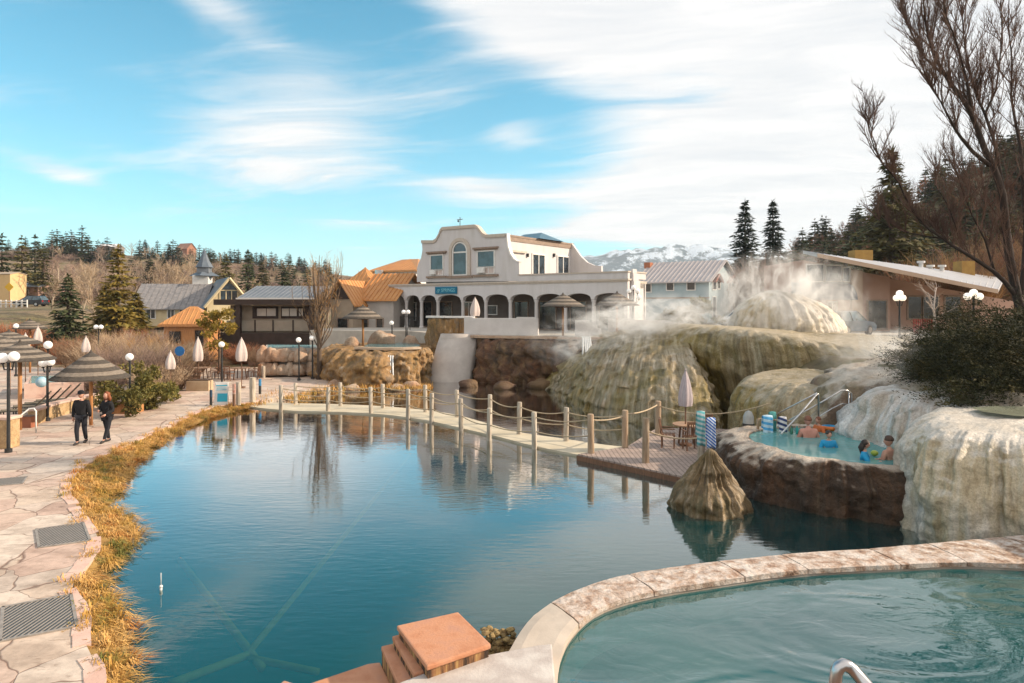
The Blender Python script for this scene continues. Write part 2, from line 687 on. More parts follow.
banks = [blob(-17.5, 15, 9, 5.5, 0.52, 0.12), blob(-6, 17.5, 6, 3, 0.34, 0.1), blob(5, 22.5, 9, 5.5, 0.62, -0.35), blob(17, 11.5, 11.5, 7, 0.55),
         blob(34, 14, 14, 16, 0.85), blob(19, 26, 16, 7, 0.50), blob(-2.5, 9.6, 6, 1.6, 0.35), blob(-33, 9, 3.6, 0.9, 0.42, -0.2), blob(-20, 10, 8, 1.0, 0.20, 0.05),
         blob(-28, 24, 7, 1.6, 0.45, -0.45), blob(-5, 24.5, 9, 3.0, 0.30, -0.5), blob(-38, 6.5, 9, 0.8, 0.30), blob(-15, 6.8, 9, 0.7, 0.22), blob(8, 6.2, 12, 1.2, 0.25), blob(0, 14, 3, 1.5, 0.30), blob(20, 7, 18, 3, 0.45), blob(75, 22, 35, 30, 0.8), blob(0, 75, 400, 38, 0.42), blob(180, 25, 75, 40, 0.7), blob(-180, 25, 75, 40, 0.7), blob(-80, 30, 30, 22, .3), blob(10, 34, 14, 7, .45), blob(-25, 36, 12, 6, .3)]  # banks overhead and behind the camera are added unseen, to fill the ambient light
bsum = banks[0]
for q in banks[1:]: bsum = math_n(nt, 'ADD', bsum, q)
den = math_n(nt, 'ADD', bsum, math_n(nt, 'MULTIPLY', math_n(nt, 'SUBTRACT', c_big, 0.5), 1.35))
den = math_n(nt, 'ADD', den, math_n(nt, 'MULTIPLY', math_n(nt, 'SUBTRACT', c_fine, 0.5), 0.52))
cov = nt.nodes.new('ShaderNodeMapRange')
cov.interpolation_type = 'SMOOTHSTEP'
cov.inputs['From Min'].default_value = 0.14
cov.inputs['From Max'].default_value = 0.62
nt.links.new(den, cov.inputs['Value'])
cshade = ramp(nt, c_fine, [(0.34, (6.1, 6.2, 6.35)), (0.60, (7.4, 7.25, 7.15))])
# unseen cloud overhead and behind the camera brightened and warmed to lift ambient light
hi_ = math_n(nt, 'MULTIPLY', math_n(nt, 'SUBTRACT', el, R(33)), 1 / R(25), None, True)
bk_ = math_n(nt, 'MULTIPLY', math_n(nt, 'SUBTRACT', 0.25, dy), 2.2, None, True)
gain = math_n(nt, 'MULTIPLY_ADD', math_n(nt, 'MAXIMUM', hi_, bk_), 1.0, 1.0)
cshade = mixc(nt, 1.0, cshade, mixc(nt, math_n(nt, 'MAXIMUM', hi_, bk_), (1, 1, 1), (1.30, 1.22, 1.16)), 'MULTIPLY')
skyc = mixc(nt, 1.0, sky.outputs['Color'], (0.42, 1.62, 1.50), 'MULTIPLY')
horizon = math_n(nt, 'POWER', math_n(nt, 'SUBTRACT', 1.0, math_n(nt, 'MAXIMUM', dz, 0.0)), 6.0)
skyc = mixc(nt, math_n(nt, 'MULTIPLY', horizon, 0.74), skyc, (4.7, 6.2, 6.6))
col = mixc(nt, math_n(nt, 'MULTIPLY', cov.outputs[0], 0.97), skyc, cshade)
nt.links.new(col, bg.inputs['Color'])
nt.links.new(bg.outputs[0], wout.inputs['Surface'])

# ---------------------------------------------------------------- common materials
m_stone = flag_mat('flagstone', [(0.50, 0.40, 0.32), (0.56, 0.45, 0.36), (0.50, 0.36, 0.29), (0.58, 0.49, 0.41), (0.46, 0.38, 0.32)], (0.17, 0.10, 0.07), 0.95, jw=0.030)
m_pink = M('pink_sandstone', (0.43, 0.185, 0.095), (0.50, 0.24, 0.135), 3, 0.75, 0.35, 30, c3=(0.44, 0.22, 0.145))
m_coping = M('pink_coping', (0.55, 0.36, 0.29), (0.62, 0.46, 0.38), 2.2, 0.8, 0.4, 25, src='World')
m_concrete = M('pale_concrete', (0.50, 0.46, 0.40), (0.40, 0.36, 0.31), 1.4, 0.8, 0.3, 20, src='World')
m_walk = M('cream_walkway', (0.56, 0.50, 0.38), (0.46, 0.40, 0.29), 1.2, 0.7, 0.25, 12, src='World')
m_post = M('weathered_post', (0.50, 0.45, 0.38), (0.34, 0.28, 0.21), 3, 0.85, 0.5, 12, stretch=(6, 6, 0.8), rnd=0.12)
m_postb = M('brown_post', (0.30, 0.20, 0.12), (0.42, 0.33, 0.24), 2.5, 0.85, 0.5, 12, stretch=(5, 5, 0.7), rnd=0.15)
m_rope = M('rope', (0.52, 0.42, 0.29), (0.38, 0.29, 0.19), 25, 0.95, 0.4, 80)
m_wood = M('brown_wood', (0.22, 0.11, 0.06), (0.12, 0.06, 0.035), 4, 0.6, 0.3, 20, stretch=(1, 6, 1), rnd=0.15)
m_orangewood = M('orange_wood', (0.50, 0.24, 0.09), (0.36, 0.16, 0.06), 4, 0.65, 0.3, 20, stretch=(6, 6, 0.6))
m_white = M('white_paint', (0.72, 0.70, 0.67), (0.64, 0.62, 0.59), 4, 0.6)
m_black = M('black_iron', (0.015, 0.016, 0.018), (0.03, 0.03, 0.03), 6, 0.45)
m_steel = M('steel', (0.55, 0.55, 0.55), (0.45, 0.45, 0.46), 8, 0.28, metal=1.0)
m_globe = lamp_mat('globe', (1.0, 0.95, 0.88), 0.12)
m_globe_lit = lamp_mat('globe_lit', (1.0, 0.86, 0.66), 0.55)
m_fabric = M('cream_fabric', (0.58, 0.50, 0.46), (0.48, 0.40, 0.37), 6, 0.9, 0.3, 14, stretch=(6, 6, 0.5))
m_rockdark = streak_mat('dark_rock', [(0.3, (0.030, 0.018, 0.010)), (0.48, (0.085, 0.048, 0.022)), (0.62, (0.17, 0.10, 0.04)), (0.75, (0.26, 0.20, 0.12))],
                        [(0.3, (0.04, 0.022, 0.012)), (0.55, (0.15, 0.06, 0.022)), (0.72, (0.24, 0.16, 0.06))], 0.6, 0.35, 4, 0.6, 0.9, 0.12, src='UV')
m_rockwall = streak_mat('rock_wall', [(0.3, (0.06, 0.04, 0.025)), (0.43, (0.20, 0.14, 0.085)), (0.55, (0.30, 0.17, 0.06)), (0.72, (0.46, 0.37, 0.27))],
                        [(0.3, (0.10, 0.08, 0.04)), (0.55, (0.32, 0.18, 0.06)), (0.72, (0.42, 0.36, 0.28))], 0.8, 0.5, 2.0, 0.8, 0.8, 0.10, src='UV')
m_rock = streak_mat('boulder', [(0.3, (0.28, 0.20, 0.14)), (0.5, (0.42, 0.33, 0.25)), (0.7, (0.50, 0.42, 0.34))],
                    [(0.3, (0.30, 0.17, 0.10)), (0.7, (0.46, 0.30, 0.20))], 0.9, 0.9, 2.5, 0.85, 0.8, 0.08)
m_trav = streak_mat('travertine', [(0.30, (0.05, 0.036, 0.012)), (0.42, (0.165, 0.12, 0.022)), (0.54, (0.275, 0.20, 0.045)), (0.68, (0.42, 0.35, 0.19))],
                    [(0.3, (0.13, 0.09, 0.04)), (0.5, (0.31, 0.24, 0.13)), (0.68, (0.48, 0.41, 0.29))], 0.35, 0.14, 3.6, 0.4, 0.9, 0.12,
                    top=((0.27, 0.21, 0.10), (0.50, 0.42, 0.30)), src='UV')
m_travslope = streak_mat('travertine_slope', [(0.30, (0.04, 0.03, 0.01)), (0.42, (0.13, 0.098, 0.020)), (0.53, (0.235, 0.175, 0.048)), (0.66, (0.43, 0.36, 0.22))],
                    [(0.32, (0.07, 0.048, 0.02)), (0.47, (0.25, 0.19, 0.095)), (0.64, (0.52, 0.44, 0.33))], 0.42, 0.10, 2.6, 0.4, 0.9, 0.12, src='UV')
m_travwhite = streak_mat('white_travertine', [(0.28, (0.20, 0.17, 0.13)), (0.42, (0.48, 0.445, 0.40)), (0.55, (0.63, 0.60, 0.56)), (0.72, (0.70, 0.68, 0.65))],
                         [(0.3, (0.24, 0.17, 0.08)), (0.5, (0.50, 0.42, 0.28)), (0.7, (0.62, 0.56, 0.46))], 0.55, 0.10, 3.2, 0.45, 0.8, 0.06,
                         top=((0.50, 0.46, 0.40), (0.66, 0.62, 0.56)), src='UV')
m_cascade = streak_mat('cascade_crust', [(0.28, (0.26, 0.23, 0.20)), (0.42, (0.50, 0.48, 0.46)), (0.56, (0.66, 0.65, 0.64)), (0.72, (0.72, 0.72, 0.72))],
                       [(0.3, (0.22, 0.16, 0.10)), (0.5, (0.46, 0.41, 0.35)), (0.66, (0.64, 0.62, 0.60))], 0.6, 0.10, 3.2, 0.35, 0.8, 0.06, src='UV')
m_travdark = streak_mat('brown_travertine', [(0.3, (0.05, 0.03, 0.02)), (0.5, (0.16, 0.10, 0.06)), (0.7, (0.30, 0.22, 0.15))],
                        [(0.3, (0.08, 0.06, 0.03)), (0.6, (0.26, 0.20, 0.10)), (0.75, (0.46, 0.38, 0.28))], 0.6, 0.2, 3.0, 0.5, 0.9, 0.1, top=((0.36, 0.28, 0.20), (0.56, 0.50, 0.42)), src='UV')
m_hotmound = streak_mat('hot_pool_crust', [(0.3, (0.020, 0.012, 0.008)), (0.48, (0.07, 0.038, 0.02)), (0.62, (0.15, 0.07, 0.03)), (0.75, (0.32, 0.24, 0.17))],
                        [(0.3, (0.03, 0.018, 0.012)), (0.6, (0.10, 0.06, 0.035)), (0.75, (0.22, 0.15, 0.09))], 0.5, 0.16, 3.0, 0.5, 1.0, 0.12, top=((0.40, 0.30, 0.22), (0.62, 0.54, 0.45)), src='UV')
m_cone = streak_mat('cone_crust', [(0.3, (0.04, 0.03, 0.015)), (0.43, (0.11, 0.082, 0.032)), (0.55, (0.21, 0.145, 0.07)), (0.70, (0.44, 0.38, 0.30))],
                    [(0.3, (0.03, 0.022, 0.014)), (0.5, (0.14, 0.09, 0.035)), (0.72, (0.36, 0.30, 0.22))], 1.6, 0.25, 6.0, 0.7, 0.8, 0.05, src='UV')

# ---------------------------------------------------------------- the ground
POND = [(250, 407), (215, 417), (175, 431), (150, 449), (128, 480), (114, 504), (134, 533), (113, 566), (86, 586), (101, 593), (122, 623), (129, 664), (120, 700)]
pond_left = [G(x, y, 0.0) for x, y in POND]


def sm(a, b, x):
    t = max(0.0, min(1.0, (x - a) / (b - a)))
    return t * t * (3 - 2 * t)


def hill(x, y, cx, cy, sx, sy, h, rot=0.0):
    ca, sa = math.cos(rot), math.sin(rot)
    u, w = (x - cx) * ca + (y - cy) * sa, -(x - cx) * sa + (y - cy) * ca
    return h * math.exp(-(u / sx) ** 2 - (w / sy) ** 2)


def gz(x, y):
    """height of the open ground"""
    left = sm(-2, -9, x)
    lo = 0.12 + 0.6 * sm(48, 62, y) + 0.8 * sm(62, 92, y)
    hi = 2.9
    z = lo * left + hi * (1 - left)
    z += 2.9 * sm(-47, -62, x) * sm(58, 95, y)
    # basin of the springs
    bx = sm(-34, -30, x) * (1 - sm(10.5, 12.5, x)) * (1 - sm(46.0, 47.0, y))
    z = z * (1 - bx) + (-1.6) * bx
    if y > 60:
        k = sm(60, 130, y)
        hl = hill(x, y, -255, 300, 150, 105, 20) + hill(x, y, -120, 335, 120, 85, 11) + hill(x, y, -60, 190, 70, 60, 3)
        z += k * hl * (1 + 0.10 * fb(x / 40, y / 40, 1))
    rr = hill(x, y, 190, 150, 78, 120, 55) + hill(x, y, 112, 175, 40, 70, 9) + hill(x, y, 150, 300, 90, 90, 14)
    z += rr * sm(36, 85, x + 0.25 * max(0, y - 60)) * sm(45, 85, y + max(0, x - 60) * 0.6) * (1 + 0.12 * fb(x / 25, y / 25, 4))
    z += sm(500, 1500, math.hypot(x, y)) * 10
    return z


def axis(lo, hi, step, far, g=1.16):
    a = [lo + i * step for i in range(int(round((hi - lo) / step)) + 1)]
    s, p = step, a[-1]
    while p < far:
        s *= g
        p += s
        a.append(p)
    s, p, b = step, a[0], []
    while p > -far:
        s *= g
        p -= s
        b.append(p)
    return b[::-1] + a


xs = axis(-60, 60, 1.0, 5000)
ys = axis(0, 110, 1.0, 5000)
gm = MB()
gm.v = [Vector((x, y, gz(x, y))) for y in ys for x in xs]
nx = len(xs)
gm.f = [(j * nx + i, j * nx + i + 1, (j + 1) * nx + i + 1, (j + 1) * nx + i) for j in range(len(ys) - 1) for i in range(nx - 1)]
m_ground, nt, b = nodes_of('ground')
vv = coords(nt, 'World')
f1 = noise_n(nt, vv, 0.05, 8, 0.65)
f2 = noise_n(nt, vv, 0.6, 8, 0.7)
ca = ramp(nt, f1, [(0.36, (0.17, 0.115, 0.07)), (0.48, (0.21, 0.155, 0.095)), (0.56, (0.15, 0.13, 0.055)), (0.66, (0.19, 0.115, 0.08))])
ca = mixc(nt, 0.75, ca, ramp(nt, f2, [(0.3, (0.4, 0.38, 0.36)), (0.65, (1.25, 1.2, 1.15))]), 'MULTIPLY')
nt.links.new(ca, b.inputs['Base Color'])
b.inputs['Roughness'].default_value = 0.95
bump_n(nt, b, f2, 0.8, 0.5)
tag(gm.build('ground', m_ground, smooth=True), kind='structure')

# distant snowy range
mr = MB()
na, nd = 260, 36
for j in range(nd):
    d = 2900 + j * 70
    for i in range(na):
        a = R(-62 + 124 * i / (na - 1))
        x, y = d * math.sin(a) * 1.1, d * math.cos(a)
        k = sm(0, 16, j) * (1 - sm(24, 35, j))
        env = 40 + 295 * math.exp(-((math.degrees(a) - 13) / 9.5) ** 2) + 130 * math.exp(-((math.degrees(a) - 1) / 7) ** 2) + 60 * math.exp(-((math.degrees(a) - 40) / 16) ** 2)
        rg = 1 - abs(fb(x / 420, y / 420, 2, 6))
        mr.v.append(Vector((x, y, -20 + k * env * (0.62 + 0.50 * rg))))
mr.f = [(j * na + i, j * na + i + 1, (j + 1) * na + i + 1, (j + 1) * na + i) for j in range(nd - 1) for i in range(na - 1)]
m_mtn, nt, b = nodes_of('mountain')
vv = coords(nt, 'World')
f = noise_n(nt, vv, 0.009, 10, 0.72)
g = N(nt, 'ShaderNodeNewGeometry')
sp = N(nt, 'ShaderNodeSeparateXYZ')
nt.links.new(g.outputs['Position'], sp.inputs[0])
hgt = math_n(nt, 'MULTIPLY_ADD', sp.outputs['Z'], 0.0032, -0.62)
sn = math_n(nt, 'ADD', hgt, math_n(nt, 'MULTIPLY', math_n(nt, 'SUBTRACT', f, 0.5), 4.6))
sn = math_n(nt, 'MULTIPLY_ADD', sn, 4.0, -0.75, True)
nt.links.new(mixc(nt, sn, (0.018, 0.058, 0.095), (0.66, 0.76, 0.88)), b.inputs['Base Color'])
b.inputs['Roughness'].default_value = 1.0
bump_n(nt, b, f, 1.0, 60)
tag(mr.build('mountains', m_mtn, smooth=True), kind='structure')

# ---------------------------------------------------------------- pond
m_bed = M('pond_bed', (0.02, 0.10, 0.10), (0.04, 0.13, 0.12), 0.5, 0.9, src='World')
pb = MB()
pb.add([(-29.9, 0.5, -1.56), (12.6, 0.5, -1.56), (12.6, 46.2, -1.56), (-29.9, 46.2, -1.56)], [(0, 1, 2, 3)])
tag(pb.build('pond_bed', m_bed), kind='structure')
m_pond = water_mat('pond_water', (0.000, 0.066, 0.078), (0.002, 0.092, 0.092), 0.52, (0.30, 0.66, 0.64), 0.115, (1.1, 3.4, 1), 0.015, 0.10, refl=(4.8, 2.6))
pw = MB()
pw.add([(-29, 1, 0), (12.3, 1, 0), (12.3, 46.1, 0), (-29, 46.1, 0)], [(0, 1, 2, 3)])
tag(pw.build('pond_water', m_pond), kind='structure')

# ---------------------------------------------------------------- stone path along the left bank and the plaza beyond
PATHZ = 0.25
edge_px = [(262, 400), (245, 403), (210, 408), (170, 425), (120, 448), (85, 465), (68, 486), (79, 510), (97, 535), (95, 551), (72, 584), (85, 608), (87, 646), (101, 683)]
edge = [G(x, y, PATHZ) for x, y in edge_px]
edge += [Vector((edge[-1].x + 0.05, 7.4, 0)), Vector((edge[-1].x - 0.1, 5.5, 0)), Vector((edge[-1].x - .2, 2.0, 0))]
edge_s = [Vector((p.x, p.y, 0)) for p in cat_rom(edge, 90, False)]
edge_s = [p + Vector((0.07 * fb(i * 0.9, 2), 0.07 * fb(i * 0.9, 9), 0)) for i, p in enumerate(edge_s)]
far = [G(330, 385, PATHZ), G(345, 372, PATHZ), Vector((-10.0, 49, 0)), Vector((-10, 58, 0)), Vector((-46, 58, 0)), Vector((-46, 2, 0))]
poly = [(p.x, p.y) for p in far[3:]][::-1]
poly = [(p.x, p.y) for p in edge_s] + [(-46, 2), (-46, 52), (-13, 52), (far[2].x, far[2].y), (far[1].x, far[1].y), (far[0].x, far[0].y)]
pm = MB()
pm.prism(poly, -1.55, PATHZ)
tag(pm.build('stone_path', m_stone), kind='structure')
cp = MB()
n = len(edge_s)
for i in range(n - 1):
    if i % 7 == 6: continue
    a, b2 = edge_s[i], edge_s[i + 1]
    d = (b2 - a).normalized()
    w = Vector((d.y, -d.x, 0))
    # d runs towards the camera, the path lies on its right-hand side
    inn = 0.16 + 0.10 * abs(fb(i * 0.6, 4))
    q = [a - w * -inn, b2 - w * -inn, b2 - w * 0.06, a - w * 0.06]
    cp.prism([(p.x, p.y) for p in q], PATHZ - 0.12, PATHZ + 0.014 + 0.006 * fb(i * 3.3))
tag(cp.build('path_edging', m_coping), kind='structure')

# ---------------------------------------------------------------- golden grass between path and pond (nobody could count the blades)
rnd = random.Random(4)
m_grass, nt, b = nodes_of('dry_grass')
vv = coords(nt, 'World')
f = noise_n(nt, vv, 1.5, 5, 0.6)
f2 = noise_n(nt, vv, 34, 2)
gc = ramp(nt, f, [(0.36, (0.17, 0.17, 0.035)), (0.43, (0.48, 0.27, 0.05)), (0.54, (0.64, 0.40, 0.14)), (0.63, (0.46, 0.17, 0.022))])
gc = mixc(nt, 0.6, gc, ramp(nt, f2, [(0.3, (0.55, 0.5, 0.45)), (0.7, (1.25, 1.2, 1.1))]), 'MULTIPLY')
nt.links.new(gc, b.inputs['Base Color'])
b.inputs['Roughness'].default_value = 0.8
gr = MB()
wl = cat_rom([Vector((p.x, p.y, 0)) for p in pond_left] + [Vector((-4.9, 6.4, 0)), Vector((-5.1, 4.5, 0)), Vector((-5.2, 2.5, 0))], 120, False)
pl = cat_rom([Vector((p.x, p.y, 0)) for p in edge_s], 120, False)


def nearest(pts, p):
    return min(pts, key=lambda q: (q - p).length_squared)


for i, wp in enumerate(wl):
    pp = nearest(pl, wp)
    width = (wp - pp).length
    wid = max(0.12, width)
    clumps = int(2 + wid * 4.2)
    for c in range(clumps):
        t = rnd.random()
        base = pp.lerp(wp, t) + Vector((rnd.gauss(0, .12), rnd.gauss(0, .12), 0))
        z0 = PATHZ * (1 - t) * 0.9
        big = rnd.uniform(0.6, 1.25)
        out = (wp - pp).normalized() if width > 0.05 else Vector((1, 0, 0))
        lean = Vector((rnd.gauss(0, .5), rnd.gauss(0, .5), 0)) + out * (0.2 + 0.8 * t)
        # turf hump
        for k in range(52):
            a = rnd.uniform(0, 2 * PI)
            rr = abs(rnd.gauss(0, 0.13)) * big
            q = base + Vector((math.cos(a) * rr, math.sin(a) * rr, z0 - 0.02))
            d = Vector((math.cos(a), math.sin(a), 0)) * rnd.uniform(0.05, 0.20) + lean * rnd.uniform(0.02, 0.12)
            h = rnd.uniform(0.08, 0.19) * big * (1.1 - min(.8, rr * 2.6))
            mid = q + d * 0.5 + Vector((0, 0, h))
            tip = q + d * 1.4 + Vector((0, 0, h * rnd.uniform(0.25, 0.95)))
            s_ = Vector((-d.y, d.x, 0))
            if s_.length < 1e-4: s_ = Vector((1, 0, 0))
            s_ = s_.normalized() * rnd.uniform(0.005, 0.010)
            nn = len(gr.v)
            gr.v += [q - s_, q + s_, mid + s_ * .8, mid - s_ * .8, tip]
            gr.f += [(nn, nn + 1, nn + 2, nn + 3), (nn + 3, nn + 2, nn + 4)]
tag(gr.build('dry_grass', m_grass), kind='stuff')
# soil under the grass
so_ = MB()
pts = [(p.x, p.y) for p in wl] + [(p.x, p.y) for p in pl[::-1]]
for i in range(len(wl) - 1):
    a, b2 = wl[i], wl[i + 1]
    c2, d2 = nearest(pl, b2), nearest(pl, a)
    n0 = len(so_.v)
    A = lambda p, z: Vector((p.x, p.y, z))
    so_.v += [A(a, -0.12), A(b2, -0.12), A(b2.lerp(c2, .35), .12), A(a.lerp(d2, .35), .12), A(c2, .24), A(d2, .24)]
    so_.f += [(n0, n0 + 1, n0 + 2, n0 + 3), (n0 + 3, n0 + 2, n0 + 4, n0 + 5)]
tag(so_.build('grass_bank', M('bank_soil', (0.20, 0.11, 0.03), (0.30, 0.19, 0.06), 4, 0.95, 0.5, src='World'), smooth=True), kind='structure')

# ---------------------------------------------------------------- walkway across the pond, deck
front = [(236, 404), (262, 408), (300, 411), (345, 412), (390, 415), (430, 421), (470, 430), (500, 437), (534, 446), (570, 453), (590, 457)]
back = [(240, 401), (290, 403), (335, 404), (380, 406), (425, 410), (457, 415), (490, 424), (519, 432), (560, 438), (600, 444), (627, 447)]
wz = 0.07
fr_ = cat_rom([G(x, y, wz) for x, y in front], 50, False)
bk_ = cat_rom([G(x, y, wz) for x, y in back], 50, False)
wk = MB()
wk.prism([(p.x, p.y) for p in fr_] + [(p.x, p.y) for p in bk_[::-1]], -0.35, wz)
tag(wk.build('pond_walkway', m_walk), kind='structure')
DZ = 0.20
deck_px = [(578, 454), (700, 480), (745, 470), (800, 447), (760, 432), (700, 427), (655, 429), (628, 446)]
dk = [G(x, y, DZ) for x, y in deck_px]
m_deck = stripe_mat('deck_boards', (0.15, 0.105, 0.085), (0.37, 0.285, 0.24), 0, 2.1, 0.7, 0.05, 0.0, 'World', noisec=0.6)
md = MB()
md.prism([(p.x, p.y) for p in dk], DZ - 0.05, DZ)
tag(md.build('deck', m_deck), kind='structure')
mf = MB()
for i in range(len(dk)):
    a, b2 = dk[i], dk[(i + 1) % len(dk)]
    mid = (a + b2) / 2
    d = b2 - a
    mf.box((mid.x, mid.y, DZ - 0.135), (d.length + .06, 0.08, 0.16), math.atan2(d.y, d.x))
for px, py in ((600, 456), (660, 468), (690, 474), (640, 445), (690, 440)):
    p = G(px, py, DZ)
    mf.box((p.x + .1, p.y + .15, -0.75), (0.16, 0.16, 1.6))
tag(mf.build('deck_frame', m_wood), kind='structure')

# posts and ropes
FR = [(281, 410, 385), (328, 411, 387), (371, 413, 387), (408, 417.6, 389), (431.6, 421.5, 393), (461, 429, 398.6), (489, 438.5, 408), (534.5, 447, 412)]
BK = [(295.7, 404, 383), (340.5, 406, 382.5), (383, 408, 384), (425.5, 412, 385), (457, 417, 390), (490, 424, 394.5), (519, 434, 402), (566, 441, 407.5)]
FRD = [(591, 453, 414), (645.5, 462.5, 418), (701, 459, 411)]
BKD = [(625, 447.5, 410), (658, 435, 401)]


def post_mb(h, rad, seed):
    q = MB()
    rr = [(rad * 1.03, -1.4), (rad, 0), (rad * 0.98, h * .5), (rad * .97, h - .03), (rad * .85, h)]
    q.lathe(rr, (0, 0, 0), 9, True, 0.06)
    return q


def post(px, py, ptop, z, mat, label, group, rad=0.095):
    b0 = G(px, py, z)
    h = (py - ptop) / FPX * b0.y
    o = post_mb(h, rad, px).build('post', mat, loc=None, smooth=True, auto=40)
    o.location = b0
    o.rotation_euler = (R(rnd.uniform(-1.2, 1.2)), R(rnd.uniform(-1.2, 1.2)), rnd.uniform(0, 6))
    tag(o, label, 'post', group)
    return b0, h


def sag_pts(a, b, s, n=10):
    return [a.lerp(b, t / n) - Vector((0, 0, s * 4 * (t / n) * (1 - t / n))) for t in range(n + 1)]


def rope(name, tops, frac, sag, label, group, r=0.021):
    q = MB()
    for (a, ha), (b2, hb) in zip(tops, tops[1:]):
        q.tube(sag_pts(a + V(0, 0, ha * frac), b2 + V(0, 0, hb * frac), sag * rnd.uniform(.7, 1.2)), r, 6)
    o = q.build(name, m_rope, smooth=True)
    tag(o, label, 'rope', group)


tf = [post(*a, wz, m_post, 'weathered pale wooden post standing along the pond-side edge of the walkway', 'walkway posts on the near edge') for a in FR]
tb = [post(*a, wz, m_post, 'weathered pale wooden post standing along the far edge of the walkway', 'walkway posts on the far edge') for a in BK]
pl_ = ['brown wooden post at the corner where walkway meets the deck', 'tall brown post at the front edge of the deck, reflected in the pond', 'grey post between the round table and the rock cone']
tfd = [post(*a, DZ, m_postb if i < 2 else m_post, pl_[i], 'deck posts', 0.11) for i, a in enumerate(FRD)]
pl_ = ['orange brown post on the far side where the walkway widens into deck', 'thick dark post behind the left end of the round table']
tbd = [post(*a, DZ, m_postb, pl_[i], 'deck posts', 0.12 if i else 0.11) for i, a in enumerate(BKD)]
rope('rope', tf + tfd[:1], 0.86, 0.10, 'upper beige rope strung through the near row of walkway posts', 'walkway ropes')
rope('rope', tf + tfd[:1], 0.45, 0.10, 'lower beige rope strung through the near row of walkway posts', 'walkway ropes')
rope('rope', tb + tbd[:1], 0.86, 0.12, 'upper beige rope strung through the far row of walkway posts', 'walkway ropes')
rope('rope', tb + tbd[:1], 0.50, 0.12, 'lower beige rope strung through the far row of walkway posts', 'walkway ropes')
rope('rope', [tbd[0], tbd[1]], 0.9, 0.10, 'rope rising to the thick dark post behind the deck table', 'deck ropes', .026)
rope('rope', [tfd[0], tbd[0]], 0.85, 0.06, 'short rope between the two corner posts of the deck', 'deck ropes', .026)
q1 = (tfd[1][0], tfd[1][1])
rope('rope', [(q1[0], q1[1]), (tfd[2][0], tfd[2][1] * .62)], 0.72, 0.16, 'thick rope sagging low along the front of the deck', 'deck ropes', .028)
rope('rope', [(tfd[2][0], tfd[2][1]), (P(745, 452, 18.3) - V(0, 0, 0.4), .5)], 0.5, 0.08, 'rope running from the towel post to the hot pool rim', 'deck ropes', .024)
rope('rope', [tbd[1], (P(770, 430, 22) , 1.0)], 0.86, 0.28, 'long rope sagging behind the closed parasol toward the travertine', 'deck ropes', .022)

# submerged pipes and float
m_pipe = M('mossy_pipe', (0.72, 0.30, 0.10), (0.52, 0.22, 0.07), 2, 0.9, src='World')


def pipe(name, a, b2, r, label, za=-0.16, zb=-0.3):
    q = MB()
    A, B = G(*a, za), G(*b2, zb)
    q.tube([A.lerp(B, t / 6) for t in range(7)], r, 8)
    tag(q.build(name, m_pipe, smooth=True), label, 'pipe', 'pipes under the pond surface')


pipe('pipe', (180, 560), (262, 668), 0.062, 'mossy underwater pipe slanting from the small cap near the float', -0.06, -0.12)
pipe('pipe', (170, 684), (248, 655), 0.06, 'short mossy underwater pipe in the near left corner of the pond', -0.08, -0.08)
pipe('pipe', (246, 656), (410, 455), 0.05, 'long mossy underwater pipe running toward the walkway', -0.09, -0.15)
pipe('pipe', (250, 658), (318, 672), 0.05, 'mossy underwater pipe stub pointing toward the pink steps', -0.09, -0.09)
q = MB()
b0 = G(161, 590, 0)
q.tube([b0 + V(0, 0, -.1), b0 + V(0, 0, 0.06)], 0.022, 8)
q.tube([b0 + V(0, 0, 0.05), b0 + V(0.0, 0, 0.30)], 0.006, 6)
q.ball(b0 + V(0, 0, .06), .03)
tag(q.build('float', m_white, loc=b0, smooth=True), 'thin pale float with an upright stick in the pond', 'float')

# grates let into the path
m_grate = stripe_mat('grate_bars', (0.05, 0.045, 0.04), (0.26, 0.23, 0.20), 0, 4.6, 0.6, 0.35, 0, 'Object', bump=0.5)
GR = [([(3, 608), (71, 595), (77, 627), (0, 642)], 'large metal drain grate set in the nearest part of the stone path'),
      ([(36, 530), (83, 523), (90, 541), (39, 548)], 'middle metal drain grate set in the stone path beside the golden grass'),
      ([(-8, 480), (27, 477), (22, 484), (-14, 487)], 'small metal drain grate at the left border of the stone path')]
for pts, lab in GR:
    p = [G(x, y, PATHZ) for x, y in pts]
    c = sum(p, Vector()) / 4
    t = thing('drain_grate', lab, 'grate', (c.x, c.y, PATHZ), 0, 'drain grates in the path')
    q = MB()
    q.prism([(a.x - c.x, a.y - c.y) for a in p], 0.004, 0.016)
    q.build('grate', m_grate, t)
    q = MB()
    for i in range(4):
        a, b2 = p[i], p[(i + 1) % 4]
        m_ = (a + b2) / 2 - c
        d = b2 - a
        q.box((m_.x, m_.y, 0.012), (d.length + .03, 0.045, 0.024), math.atan2(d.y, d.x))
    q.build('frame', M('grate_frame', (0.30, 0.27, 0.24), (0.2, 0.18, 0.16), 8, 0.6), t)
